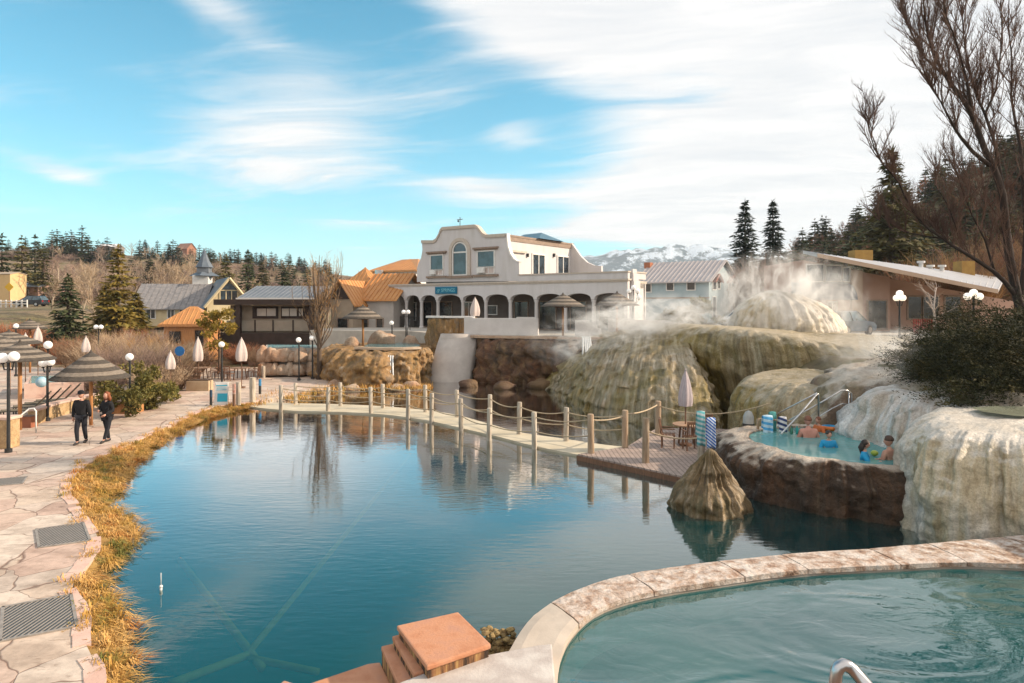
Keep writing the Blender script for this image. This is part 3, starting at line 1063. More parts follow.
# ---------------------------------------------------------------- mineral mounds, pools, terraces
def mound(top, base, n=220, wall=26, inner=8, p=1.0, q=1.0, flute=0.10, ffreq=1.6, rough=0.06, terr=0.0, tf=1.6, basin=None, crown=0.0, seed=0.0, out_mb=None, bulge=0.0, fine=0.035, tz=None):
    """crust lofted from a level-ish top outline over a rounded lip down to a base outline"""
    T = cat_rom(top, n)
    B = cat_rom(base, n)
    cx = sum((v for v in T), Vector()) / n
    # start both outlines at the same bearing
    def start(Q):
        k = min(range(n), key=lambda i: abs(math.atan2(Q[i].y - cx.y, Q[i].x - cx.x) - PI * .5))
        return Q[k:] + Q[:k]
    def ccw(Q):
        ar = sum(Q[i].x * Q[(i + 1) % n].y - Q[(i + 1) % n].x * Q[i].y for i in range(n))
        return Q if ar > 0 else Q[::-1]
    T, B = start(ccw(T)), start(ccw(B))
    rings = []
    if basin:
        w, dep = basin
        for k in (0, 1, 2):
            rings.append([cx + (t - cx) * (1 - w * 1.25) - Vector((0, 0, dep * (1 - k / 2))) for t in T])
        rings.append([cx + (t - cx) * (1 - w * .8) + Vector((0, 0, 0.01)) for t in T])
        rings.append([cx + (t - cx) * (1 - w * .3) + Vector((0, 0, 0.015)) for t in T])
    else:
        for k in range(inner):
            f = 0.02 + 0.98 * k / inner
            rings.append([(cx + (t - cx) * f) + Vector((0, 0, crown * (1 - f * f))) for t in T])
    ni = len(rings)
    for j in range(wall + 1):
        w = j / wall
        a = math.sin(w * PI / 2) ** p
        d = (1 - math.cos(w * PI / 2)) ** q
        rings.append([Vector((t.x + (b.x - t.x) * a, t.y + (b.y - t.y) * a, t.z + (b.z - t.z) * d)) for t, b in zip(T, B)])
    L = [0.0]
    for i in range(n - 1): L.append(L[-1] + (B[i + 1] - B[i]).length)
    m = out_mb or MB()
    vs, fs = [], []
    for j, r in enumerate(rings):
        wm = 0.0 if j < ni else min(1.0, (j - ni + 1) / (wall * 0.35))
        for i, v in enumerate(r):
            o = B[i] - cx
            o.z = 0
            if o.length > 1e-6: o.normalize()
            fl = 1 - abs(fb(L[i] * ffreq * .5 + seed, v.z * 0.12, seed, 3)) * 1.7
            fl += 0.50 * fb(L[i] * ffreq * 2.2, v.z * .25, seed + 5, 2) + 0.30 * fb(L[i] * ffreq * 6, v.z * .3, seed + 8, 2)
            disp = flute * fl * wm
            if terr:
                k = v.z * tf + 1.1 * fb(v.x * .20, v.y * .20, seed)
                k = k - math.floor(k)
                disp += terr * (.5 + .5 * math.cos(2 * PI * k)) ** 1.5 * wm * (0.25 + 1.1 * abs(fb(v.x * .35, v.y * .35, seed + 9))) * (1 if tz is None else 1 - sm(tz[0], tz[1], v.z))
            if bulge and j >= ni: disp += bulge * math.sin(PI * min(1, ((j - ni) / wall) * 1.02))
            disp += rough * 1.4 * fb(v.x * 1.3, v.y * 1.3, v.z * 1.3 + seed, 4) * (0.35 + 0.65 * wm)
            disp += fine * fb(v.x * 5.5, v.y * 5.5, v.z * 5.5 + seed, 3) * (.4 + .6 * wm)
            if basin and j < 3: disp = 0
            z = v.z + rough * 0.5 * fb(v.x * 2.1 + 7, v.y * 2.1, seed, 3) * (0.4 if basin and j < 5 else 1)
            vs.append(Vector((v.x + o.x * disp, v.y + o.y * disp, z)))
    m.uv = []
    acc = [seed * 3.7] * n
    for j in range(len(rings)):
        for i in range(n):
            if j: acc[i] += (vs[j * n + i] - vs[(j - 1) * n + i]).length
            m.uv.append((L[i], acc[i]))
    for j in range(len(rings) - 1):
        for i in range(n):
            i2 = (i + 1) % n
            fs.append((j * n + i, (j + 1) * n + i, (j + 1) * n + i2, j * n + i2))
    fs.append(tuple(range(n)))
    m.add(vs, fs)
    return m


def W(pts, z):
    return [Vector((p[0], p[1], p[2] if len(p) > 2 else z)) for p in pts]


# --- the big travertine bank
trav = thing('travertine_bank', 'huge olive and cream travertine bank with mineral streaks, steaming behind the deck', 'rock formation', (8, 34, 0))
base = [G(546, 383, 0), G(556, 393, 0), G(573, 403, 0), G(590, 411, 0), G(618, 420, 0), G(655, 428, 0), G(705, 434, 0), V(8.2, 27.2, 0), V(9.2, 30.5, 0), V(9.6, 36, 0), V(8.6, 46, 0), V(2.5, 46.5, 0)]
for v in base: v.z = -0.4
top = [P(577, 356, 42), P(596, 344, 40.5), P(620, 335, 39), P(655, 329, 37.2), P(680, 326, 36.5), V(8.5, 35.8, 3.2), V(9.0, 37.5, 3.7), V(8.8, 44, 3.6), V(4.2, 45.8, 2.9)]
mound(top, base, 340, 80, 10, 1.6, 0.74, 0.26, 1.1, 0.26, 0.36, 2.1, seed=3, tz=(1.6, 2.9)).build('terraced_apron', m_travslope, trav, True, True)
base = [(8.4, 38), (9.0, 36.0), (10.0, 33.8), (11.0, 32.0), (12.0, 30.8), (12.9, 30.0), (14.3, 29.0), (15.8, 27.4), (18, 26), (21, 28), (21, 40), (14, 46), (9, 43)]
top = [(8.9, 38, 4.0), (9.3, 36, 4.0), (10.2, 33.6, 3.95), (11.0, 31.8, 3.85), (11.9, 30.6, 3.7), (12.8, 29.8, 3.5), (14.2, 28.8, 3.3), (16, 27.6, 3.2), (18, 27.5, 3.2), (20, 29, 3.2), (20, 39, 3.3), (14, 45, 3.4), (9.6, 42, 3.8)]
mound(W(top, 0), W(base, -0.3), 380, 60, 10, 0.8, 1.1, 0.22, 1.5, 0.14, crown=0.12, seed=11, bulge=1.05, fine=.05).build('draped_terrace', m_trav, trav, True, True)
base = [(8.7, 25.4), (8.9, 24.0), (9.7, 22.7), (11, 22), (13, 21.8), (16.5, 22.5), (17, 27.5), (12, 29), (9.2, 27.6)]
top = [(10.3, 25.9, 2.15), (10.7, 24.9, 2.25), (11.5, 24.1, 2.25), (13.2, 23.8, 2.2), (15.5, 24.2, 2.2), (16, 27, 2.3), (12.5, 28, 2.4), (10.2, 27.2, 2.3)]
mound(W(top, 0), W(base, -0.2), 300, 54, 8, 0.8, 1.05, 0.22, 1.6, 0.12, crown=0.1, seed=21, bulge=.2, fine=.04).build('lower_lobe', m_trav, trav, True, True)
# fountain dome
c0 = P(779, 322, 38.5)
base = [(c0.x + .35 + 3.0 * math.cos(a) , c0.y + 2.4 * math.sin(a), 3.3) for a in [PI * 2 * k / 14 for k in range(14)]]
top = [(c0.x - .2 + 0.35 * math.cos(a), c0.y + 0.3 * math.sin(a), 5.75) for a in [PI * 2 * k / 14 for k in range(14)]]
mound(W(top, 0), W(base, 0), 200, 40, 6, 1.15, 0.85, 0.26, 2.6, 0.16, crown=0.1, seed=31).build('fountain_dome', m_travwhite, trav, True, True)

# --- brown bank to the right of it, and the small white cascade into the hot pool
base = [(9.6, 22.0), (10.4, 20.9), (10.6, 19.0), (10.9, 17.2), (12.0, 15.8), (16, 15.2), (24, 14), (26, 20), (24, 27), (15, 27.5), (11, 25.5)]
top = [(11.8, 22.5, 2.75), (12.2, 21.4, 2.7), (12.3, 19.6, 2.75), (12.6, 18, 2.8), (13.6, 17, 2.8), (17, 16.8, 2.9), (23, 16, 2.9), (24, 20, 3.1), (22, 25.5, 3.1), (16, 26, 3.1), (13, 24.6, 2.9)]
tag(mound(W(top, 0), W(base, -0.3), 240, 30, 8, 0.8, 1.0, 0.30, 1.0, 0.30, 0.2, 1.2, seed=41).build('rock_bank', m_travdark, None, loc=(14, 20, 0), smooth=True), 'brown rock bank under the dark junipers behind the hot pool', 'rock formation')
base = [(9.75, 20.3), (9.85, 19.3), (9.95, 18.2), (10.1, 17.2), (10.9, 16.4), (13, 16.6), (13.4, 20), (11.6, 21.2), (10.4, 21.0)]
top = [(10.9, 20.0, 2.45), (10.9, 19.4, 2.55), (11.1, 18.7, 2.6), (11.5, 18.1, 2.55), (12.2, 18.0, 2.5), (12.8, 18.6, 2.6), (12.8, 19.8, 2.6), (11.6, 20.4, 2.6)]
tag(mound(W(top, 0), W(base, 0.5), 220, 44, 6, 0.9, 0.95, 0.30, 1.7, 0.22, 0.10, 1.3, seed=51).build('cascade_rock', m_cascade, None, loc=(11, 19, 0), smooth=True), 'small white travertine cascade spilling into the back of the hot pool', 'rock formation')

# --- hot pool
hp = thing('hot_pool', 'round raised hot pool with dark crusted wall and pale rim holding bathers', 'pool', (8.4, 18.5, 0))
rim = [G(745, 439, 1.27), G(768, 447, 1.27), G(793, 455, 1.27), G(843, 462.5, 1.27), G(893, 466.5, 1.27), V(9.6, 15.95, 1.27), V(10.3, 16.7, 1.27), V(10.45, 18.4, 1.27), V(10.2, 20.0, 1.27), V(9.4, 21.1, 1.27), V(8.2, 21.1, 1.27), V(7.0, 20.3, 1.27)]
base = [(6.0, 19.1), (6.25, 17.9), (6.72, 17.15), (7.65, 16.3), (8.8, 15.68), (9.8, 15.75), (11.0, 16.5), (11.4, 18.6), (11, 21), (9.6, 22), (8, 22), (6.4, 21.2)]
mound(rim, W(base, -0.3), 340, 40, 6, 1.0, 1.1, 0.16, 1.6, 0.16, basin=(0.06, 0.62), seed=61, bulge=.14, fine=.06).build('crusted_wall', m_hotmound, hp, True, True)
m_hot = water_mat('hot_pool_water', (0.10, 0.36, 0.36), (0.20, 0.48, 0.47), 0.25, (0.6, 0.9, 0.9), 0.30, (2.2, 3.4, 1), 0.05, 0.3)
cxr = sum(rim, Vector()) / len(rim)
q = MB()
wr = [cxr + (v - cxr) * 0.945 for v in cat_rom(rim, 80)]
q.add([(v.x, v.y, 1.225) for v in wr], [tuple(range(80))])
tag(q.build('hot_pool_water', m_hot), kind='structure')
# --- cone in the pond
c0 = G(713, 511, 0)
cn = [(c0.x + 0.90 * math.cos(a) * (1 + .06 * math.sin(3 * a)), c0.y + .2 + 0.85 * math.sin(a), -0.25) for a in [PI * 2 * k / 16 for k in range(16)]]
tp = [(c0.x - 0.03 + 0.08 * math.cos(a), c0.y + 0.2 + 0.08 * math.sin(a), 1.40) for a in [PI * 2 * k / 16 for k in range(16)]]
m = mound(W(tp, 0), W(cn, 0), 190, 50, 4, 2.2, 0.78, 0.13, 2.6, 0.20, seed=71, fine=.04, crown=.05)
tag(m.build('rock_cone', m_cone, None, loc=(c0.x, c0.y + .2, 0), smooth=True), 'pointed olive brown mineral cone rising out of the pond', 'rock')
# --- white travertine fall at the right edge
base = [(9.0, 14.95), (8.95, 14.4), (9.2, 13.95), (9.75, 13.72), (10.6, 13.55), (12, 13.4), (15, 13.2), (16, 15.5), (14, 17.2), (11, 17.1), (9.3, 15.9)]
top = [(10.1, 15.6, 2.4), (10.2, 15.3, 2.38), (10.6, 15.1, 2.36), (11.2, 14.95, 2.34), (12, 14.85, 2.34), (14.5, 14.8, 2.35), (15, 15.6, 2.5), (13.6, 16.6, 2.5), (11.3, 16.7, 2.5), (10.4, 16.1, 2.45)]
tw = thing('travertine_fall', 'white fluted travertine fall with tan streaks at the right edge', 'rock formation', (11, 15, 0))
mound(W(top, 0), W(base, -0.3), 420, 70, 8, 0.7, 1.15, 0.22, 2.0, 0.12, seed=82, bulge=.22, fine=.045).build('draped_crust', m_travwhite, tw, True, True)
q = MB()
q.add([(10.9, 16.25, 2.56), (10.9, 15.8, 2.53), (11.4, 15.45, 2.49), (12.5, 15.25, 2.48), (14.2, 15.2, 2.48), (14.4, 15.8, 2.5), (13.3, 16.3, 2.56), (11.6, 16.4, 2.58)], [tuple(range(8))])
q.build('spring_water', water_mat('spring_water', (0.22, 0.24, 0.17), (0.30, 0.30, 0.22), 0.3, (.6, .7, .6), .2), tw, True)

# --- boulders
def boulder(c, r, seed, flat=0.75):
    bm = bmesh.new()
    bmesh.ops.create_icosphere(bm, subdivisions=3, radius=1.0)
    m_ = MB()
    for v in bm.verts:
        d = v.co.normalized()
        k = 1 + 0.28 * fb(d.x * 1.2 + seed, d.y * 1.2, d.z * 1.2, 3)
        k2 = 1.0
        v.co = Vector((d.x * k * r[0], d.y * k * r[1], max(-.4, d.z * k) * r[2]))
    m_.add([v.co + Vector(c) for v in bm.verts], [tuple(x.index for x in f.verts) for f in bm.faces])
    bm.free()
    return m_


m_boul = m_rock
# --- upper pool terrace left of the ramp: rocky face with two small falls
TZ = 2.15
ut = thing('pool_terrace', 'raised rocky pool terrace with thin waterfalls, under the left palm-thatch umbrella', 'terrace', (-8.5, 45, 0))
base = [G(332, 386, 0), G(345, 388, 0), G(375, 389, 0), G(402, 387, 0), G(420, 384.5, 0), V(-5.5, 45.6, 0), V(-5.4, 52, 0), V(-12, 52, 0), V(-13.2, 47, 0)]
for v in base: v.z = -0.3
top = [P(337, 350, 44.6), P(352, 352, 43.6), P(378, 354, 42.9), P(400, 353, 43.0), P(419, 352, 43.7), V(-5.7, 46, TZ), V(-5.6, 51, TZ), V(-11.6, 51, TZ), V(-12.5, 47, TZ)]
for v in top: v.z = TZ
mound(top, base, 300, 36, 6, 0.8, 0.9, 0.50, 1.0, 0.34, 0.16, 1.3, seed=91, fine=.14).build('rock_face', m_rockwall, ut, True, True)
q = MB()
q.add([(v.x, v.y + .5, TZ + .13) for v in [P(362, 350, 44.3), P(385, 350, 43.4), P(416, 350, 43.6), P(420, 350, 46), P(412, 345, 49), P(370, 345, 49)]], [tuple(range(6))])
m_blue = water_mat('upper_pool_water', (0.12, 0.32, 0.36), (0.20, 0.42, 0.44), 0.2, (.6, .8, .8), .2)
q.build('pool_water', m_blue, ut, True)
q = MB()
prng = [P(356, 353, 43.35), P(380, 355, 42.75), P(402, 354, 42.8), P(419, 353, 43.4)]
cr = cat_rom(prng, 24, False)
for a, b2 in zip(cr, cr[1:]):
    m_ = (a + b2) / 2
    q.box((m_.x, m_.y + .12, TZ + .12), ((b2 - a).length + .03, 0.5, 0.14), math.atan2((b2 - a).y, (b2 - a).x))
q.build('pool_lip', M('lip_stone', (0.55, 0.44, 0.33), (0.46, 0.34, 0.24), 3, .8, .4), ut, True)
m_fall = M('falling_water', (0.55, 0.58, 0.58), (0.75, 0.77, 0.78), 2.0, 0.25, 0.6, 8, stretch=(9, 9, 0.6), lo=.3, hi=.7)


def fall(px0, px1, y0, y1, Y, parent):
    q = MB()
    rr = random.Random(px0)
    for k in range(5):
        x = px0 + (px1 - px0) * (k + .5) / 5
        a, b2 = P(x, y0, Y), P(x + rr.uniform(-1.5, 1.5), y1, Y - .8)
        pts = [a + V(0, .6, .06), a + V(0, -.05, 0), a.lerp(b2, .35) + V(0, -.2, -.1), b2]
        q.tube(pts, [0.04, .05, .06, .04], 6)
    return q.build('waterfall', m_fall, parent, True, True)


fall(363, 370, 355, 380, 42.2, ut)
fall(383, 394, 356, 386, 41.9, ut)

# --- main terrace of the bath house (paved slab), its ragged rock front
TER = 3.0
ter = [(-4.7, 47.0), (-2.6, 46.2), (-2.1, 45.4), (0.5, 44.6), (3.9, 43.6), (6.5, 42.7), (9.2, 42.3), (12, 44), (20, 46), (62, 46), (62, 78), (-16, 78), (-16, 54), (-8, 52.5)]
q = MB()
q.prism(ter, -1.5, TER)
tag(q.build('terrace_paving', m_concrete), kind='structure')
base = [(-2.35, 45.7), (-1.95, 44.5), (-0.5, 43.5), (1.6, 42.9), (3.3, 42.3), (5.5, 41.8), (8, 41.5), (9, 44), (3, 47), (-1.5, 47)]
top = [(-2.15, 45.9, 2.72), (-1.75, 45.1, 2.74), (0.0, 44.4, 2.75), (2.0, 43.9, 2.75), (4.0, 43.3, 2.76), (6, 42.7, 2.76), (8, 42.4, 2.76), (8.6, 44, 2.76), (3, 46.4, 2.76), (-1.3, 46.6, 2.76)]
rw = thing('rock_wall', 'dark brown dripping rock wall under the white parapet terrace', 'rock formation', (2, 43.5, 0))
mound(W(top, 0), W(base, -0.3), 240, 30, 3, 0.45, 0.8, 0.55, 1.0, 0.40, 0.3, 0.9, seed=101, fine=.15).build('rock_face', m_rockdark, rw, True, True)
fall(582, 591, 338, 366, 41.6, rw)
q = MB()
lip = cat_rom([Vector((x, y, 0)) for x, y in ter[1:7]], 40, False)
for a, b2 in zip(lip, lip[1:]):
    m_ = (a + b2) / 2
    q.box((m_.x, m_.y - .1, TER - .10), ((b2 - a).length + .03, 0.5, 0.16), math.atan2((b2 - a).y, (b2 - a).x))
q.build('stone_lip', M('lip_stone2', (0.50, 0.36, 0.26), (0.40, 0.26, 0.17), 3, .8, .4), rw, True)
# brown wall behind the ramp
base = [(-5.9, 47.9), (-4.6, 46.9), (-2.6, 46.7), (-2.5, 48), (-5.4, 49)]
top = [(-5.8, 48.1, 4.1), (-4.6, 47.2, 4.1), (-2.7, 47.0, 4.1), (-2.6, 47.8, 4.1), (-5.3, 48.8, 4.1)]
sw = thing('stone_wall', 'mossy brown stone wall with white cap above the concrete ramp', 'wall', (-4.3, 47.4, 2))
mound(W(top, 0), W(base, 1.8), 160, 16, 4, 0.6, 0.8, 0.2, 2.5, 0.14, seed=111).build('stone_face', m_rockwall, sw, True, True)
q = MB()
for a, b2 in (((-5.85, 47.95), (-4.55, 47.0)), ((-4.55, 47.0), (-2.6, 46.85))):
    d = V(b2[0] - a[0], b2[1] - a[1], 0)
    q.box(((a[0] + b2[0]) / 2, (a[1] + b2[1]) / 2 + .15, 4.17), (d.length + .1, .55, .14), math.atan2(d.y, d.x))
q.build('wall_cap', m_white, sw, True, bevel=.02)
# concrete ramp
q = MB()
a, b2, c2, d2 = P(441, 334, 46.2), P(478, 334, 45.9), P(468, 379, 44.2), P(428, 383, 44.0)
for v in (a, b2): v.z = 3.06
for v in (c2, d2): v.z = -0.1
n_ = 9
vs, fs = [], []
for i in range(n_ + 1):
    t = i / n_
    l, r = a.lerp(d2, t), b2.lerp(c2, t)
    up = V(0, 0, 0.34 * math.sin(PI * t))
    vs += [l + up, l.lerp(r, .5) + up, r + up, l + V(0, 0.3, -1.2), r + V(0, 0.3, -1.2)]
for i in range(n_):
    o0 = i * 5
    fs += [(o0, o0 + 5, o0 + 6, o0 + 1), (o0 + 1, o0 + 6, o0 + 7, o0 + 2), (o0, o0 + 3, o0 + 8, o0 + 5), (o0 + 2, o0 + 7, o0 + 9, o0 + 4)]
q.add(vs, fs)
q.mm((a.x, 45.8, 1.6), (b2.x, 47.2, 3.05))
tag(q.build('concrete_ramp', M('ramp_concrete', (0.50, 0.46, 0.42), (0.40, 0.36, 0.33), 1.2, .8, .3, src='World'), loc=(-3, 45, 0), smooth=True, ), 'smooth pale concrete ramp sloping into the pond', 'ramp')

# white parapets on the terrace
m_stucco = M('white_stucco', (0.62, 0.59, 0.57), (0.55, 0.52, 0.50), 1.5, 0.9, 0.15, 60)


def parapet(px0, px1, Y0, Y1, prof, label, th=0.25):
    """prof: (fraction along, height)"""
    A, B2 = P(px0, 330, Y0), P(px1, 330, Y1)
    d = V(B2.x - A.x, B2.y - A.y, 0)
    t = thing('parapet_wall', label, 'wall', (A.x, A.y, TER), math.atan2(d.y, d.x), 'white parapets on the terrace')
    L = d.length
    q = MB()
    q.wall([(0, 0)] + [(f * L, h) for f, h in prof] + [(L, 0)], 0, th)
    q.build('wall', m_stucco, t, bevel=.02)
    return t


parapet(464, 538, 46.2, 44.9, [(0, 1.2), (.1, 1.2), (.14, 1.12), (.7, 1.12), (.72, 1.2), (.94, 1.2), (.96, 1.12), (1, 1.12)], 'long white stucco parapet above the dark rock wall')
parapet(575, 601, 44.2, 43.9, [(0, 1.02), (.55, 1.02), (.55, .88), (.7, .88), (.7, .7), (.85, .7), (.85, .5), (1, .5)], 'short white parapet with stepped end between two umbrellas')
parapet(608, 672, 44.6, 44.2, [(0, 1.12), (.35, 1.12), (.4, 1.02), (.9, 1.02), (1, .9)], 'white parapet beside the right terrace umbrella, half lost in steam')
# the stuff lying in front of the boulders: raised plaza pool on the left
pp = thing('plaza_pool', 'small raised pale blue pool on tan boulders below the dark pavilion', 'pool', (-15, 46, 0.25))
q = MB()
rr = random.Random(8)
for px in range(262, 326, 7):
    a = P(px, 362, 45.5 + rr.uniform(-.5, .3))
    for zz in (0.6, 1.5):
        q2 = boulder((a.x + rr.uniform(-.1, .1), a.y + zz * .25, zz), (rr.uniform(.35, .55), .55, rr.uniform(.5, .75)), px + zz)
        q.add(q2.v, q2.f)
q.build('rock_base', m_boul, pp, True, True)
q = MB()
oc = [P(266, 348, 46.0), P(300, 352, 45.4), P(318, 348, 46), P(318, 344, 49), P(266, 344, 49.5)]
q.prism([(v.x, v.y) for v in oc], 0.3, 2.12)
q.build('basin', M('basin_concrete', (0.42, 0.38, 0.33), None, 3), pp, True)
q = MB()
cc_ = sum(oc, Vector()) / 5
q.add([((v.x - cc_.x) * .92 + cc_.x, (v.y - cc_.y) * .92 + cc_.y, 2.14) for v in oc], [tuple(range(5))])
q.build('pool_water', M('pale_pool', (0.22, 0.50, 0.56), (0.32, 0.60, 0.64), 2, 0.08), pp, True)

# loose boulders along the back bank
BL = [(337, 386, .5), (352, 390, .42), (318, 392, .35), (300, 395, .3), (412, 388, .5), (397, 389, .38), (345, 380, .55), (283, 398, .26), (468, 386, .5), (505, 388, .55), (540, 387, .6)]
for i, (px, py, r) in enumerate(BL):
    c0 = G(px, py, 0.05)
    dark = px > 450
    o = boulder((0, 0, 0), (r * 1.2, r, r * .8), i * 3.1).build('boulder', m_rockdark if dark else m_boul, None, smooth=True)
    o.location = c0
    tag(o, 'wet dark boulder at the foot of the dripping rock wall' if dark else 'tan boulder at the water line of the far left bank', 'rock', 'wet boulders' if dark else 'tan bank boulders')

# ---------------------------------------------------------------- foreground pool
FZ = 0.66
outer = [(505, 660), (510, 652), (522, 632), (535, 617), (565, 597), (610, 580), (660, 570.5), (720, 562.5), (800, 554.5), (880, 549), (950, 543), (1030, 536)]
inner = [(556, 690), (557, 672), (562, 650), (575, 628), (600, 608), (645, 594), (720, 581.5), (800, 571), (880, 566.5), (960, 563), (1030, 565)]
NO = 66
po = cat_rom([G(x, y, FZ) for x, y in outer] + [V(11, 12.9, FZ), V(14, 12.6, FZ)], NO, False)
pi_ = cat_rom([G(x, y, FZ) for x, y in inner] + [V(11, 11.3, FZ), V(14, 11.0, FZ)], NO, False)
for i in range(NO): po[i].z = pi_[i].z = FZ
pw_ = thing('pool_wall', 'curved low pool wall capped with cracked pink and white coping stones in the foreground', 'wall', (4, 10.5, 0))
q = MB()
q.prism([(p.x, p.y) for p in po] + [(p.x, p.y) for p in pi_[::-1]], -1.5, FZ - 0.05)
q.build('wall', M('pool_wall', (0.40, 0.34, 0.29), (0.30, 0.24, 0.19), 3, .8, .5, src='World'), pw_, True)
m_cope = streak_mat('coping_crust', [(0.32, (0.12, 0.065, 0.04)), (0.42, (0.36, 0.23, 0.16)), (0.51, (0.54, 0.45, 0.39)), (0.66, (0.66, 0.61, 0.57))],
                    [(0.36, (0.20, 0.11, 0.065)), (0.47, (0.46, 0.34, 0.26)), (0.60, (0.62, 0.56, 0.52))], 0.8, 1.0, 4.0, 0.75, 0.9, 0.05)
m_plain = M('plain_coping', (0.50, 0.43, 0.36), (0.42, 0.36, 0.30), 2.5, .8, .3)
i = 0
cut = 0
while i < NO - 1:
    ln = 7 if i < 12 else 5 if cut % 2 else 7
    j = min(NO - 1, i + ln)
    q = MB()
    seg = []
    for k in range(i, j + 1):
        t0 = 0.12 if (k == i and i) else 0
        w1 = 0.015 * fb(k * 1.9, 3)
        o_, n_ = po[k], pi_[k]
        ax = (po[min(k + 1, NO - 1)] - po[max(0, k - 1)]).normalized()
        sh = ax * (0.012 if k == i else -0.012 if k == j else 0)
        ct = (o_ - n_).normalized()
        seg.append((o_ + sh + ct * (.015 + w1), n_ + sh - ct * (.012 - w1)))
    nn = len(seg)
    M_ = 5
    vs, fs = [], []
    for (o_, n_) in seg:
        for s_ in range(M_ + 1):
            v = o_.lerp(n_, s_ / M_)
            ed = 0.016 if s_ in (0, M_) else 0
            vs.append(V(v.x, v.y, FZ + 0.035 + 0.012 * fb(v.x * 5, v.y * 5, cut) - ed))
        vs += [V(n_.x, n_.y, FZ - .06), V(o_.x, o_.y, FZ - .06)]
    st = M_ + 3
    for k in range(nn - 1):
        for s_ in range(st):
            s2 = (s_ + 1) % st
            fs.append((k * st + s_, k * st + s2, (k + 1) * st + s2, (k + 1) * st + s_))
    fs += [tuple(range(st - 1, -1, -1)), tuple((nn - 1) * st + s_ for s_ in range(st))]
    q.add(vs, fs)
    q.build('coping_stone', m_plain if cut == 0 else m_cope, pw_, True)
    i = j
    cut += 1
m_pool = water_mat('foreground_pool_water', (0.030, 0.150, 0.150), (0.012, 0.105, 0.118), 0.40, (.3, .7, .72), 0.34, (0.7, 1.0, 1), 0.012, 0.35, warp=2.2, refl=(3.4, 1.3), big=3.2)
q = MB()
pts = [(p.x, p.y) for p in pi_] + [(14, 0.5), (0.45, 0.5), (0.48, 6)]
q.add([(x, y, 0.56) for x, y in pts], [tuple(range(len(pts) - 1, -1, -1))])
tag(q.build('foreground_pool_water', m_pool), kind='structure')
q = MB()
q.add([(x, y, -0.5) for x, y in pts], [tuple(range(len(pts) - 1, -1, -1))])
tag(q.build('foreground_pool_floor', M('pool_floor', (0.10, 0.26, 0.25), (0.02, 0.12, 0.13), .8, .9, src='World')), kind='structure')

# ledge and pink steps
lg = [G(x, y, 0.84) for x, y in [(394, 692), (400, 682), (440, 667), (490, 654), (538, 645), (552, 643.5), (556, 690)]]
q = MB()
poly = [(p.x, p.y) for p in lg] + [(0.46, 5.0), (-1.4, 5.0)]
q.prism(poly, -1.5, 0.84)
tag(q.build('stone_ledge', M('grey_ledge', (0.52, 0.47, 0.43), (0.42, 0.37, 0.34), 1.6, .75, .3, 25, src='World', c3=(.56, .52, .48)), loc=(lg[2].x, lg[2].y, 0), bevel=.02), 'pale grey stone ledge at the corner of the foreground pool', 'ledge')
st = thing('stone_steps', 'terracotta pink stone block and steps in the bottom foreground', 'steps', (-1.0, 8.2, 0))
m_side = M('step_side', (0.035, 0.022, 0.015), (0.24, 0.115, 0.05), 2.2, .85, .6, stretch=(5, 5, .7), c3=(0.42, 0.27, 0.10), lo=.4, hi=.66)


def step(pts, z, zb, th=0.06):
    p = [G(x, y, z) for x, y in pts]
    q = MB()
    q.prism([(a.x, a.y) for a in p], z - th, z)
    q.build('tread', m_pink, st, True, bevel=.018)
    c = sum(p, Vector()) / len(p)
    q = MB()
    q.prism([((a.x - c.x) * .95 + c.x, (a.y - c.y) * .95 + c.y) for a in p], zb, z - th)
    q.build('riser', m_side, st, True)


step([(396.6, 625.4), (458, 611.7), (491, 644), (427, 666)], 1.0, -1.5)
step([(392, 636), (407, 632), (436, 668), (414, 674)], 0.86, -1.5)
step([(381, 646), (394, 643), (420, 676), (399, 686)], 0.74, -1.5)
step([(310, 683), (368, 663.5), (380, 662), (394, 690), (316, 700)], 0.52, -1.5)
step([(272, 690), (284, 680), (304, 686), (300, 700)], 0.5, -1.5)
c0 = G(500, 640, 0.35)
q = MB()
rr = random.Random(5)
for k in range(60):
    a = V(c0.x + rr.uniform(-.22, .2), c0.y + rr.uniform(-.1, .25), 0.25 + rr.uniform(-.1, .18))
    q2 = boulder(a, (rr.uniform(.03, .07), rr.uniform(.03, .07), rr.uniform(.02, .06)), k)
    q.add(q2.v, q2.f)
q2 = boulder((c0.x, c0.y + .1, .05), (.34, .3, .26), 3)
q.add(q2.v, q2.f)
tag(q.build('rubble_rock', M('rubble', (0.14, 0.09, 0.04), (0.34, 0.24, 0.10), 14, .9, .6), loc=(c0.x, c0.y, 0)), 'small heap of mossy rubble between pink block and pool wall', 'rock')

# viewing deck the picture is taken from, with its rail
q = MB()
q.mm((-3, -3, 2.1), (6, 3.35, 2.3))
tag(q.build('viewing_deck', m_wood), kind='structure')
rl = thing('handrail', 'curved steel handrail end at the bottom edge over the foreground pool', 'handrail', (1.6, 3.3, 2.3))
q = MB()
Yr = 3.0
q.tube([V(P(835.5, 683, Yr).x, Yr, 2.3), P(835.5, 700, Yr), P(835.5, 680, Yr), P(836.5, 672, Yr), P(839, 667, Yr), P(843.5, 664.5, Yr), P(848, 666, Yr), P(853, 670, Yr), P(868, 687, Yr - .05), P(930, 756, Yr - .3)], 0.0275, 14)
q.build('rail', m_steel, rl, True, True)

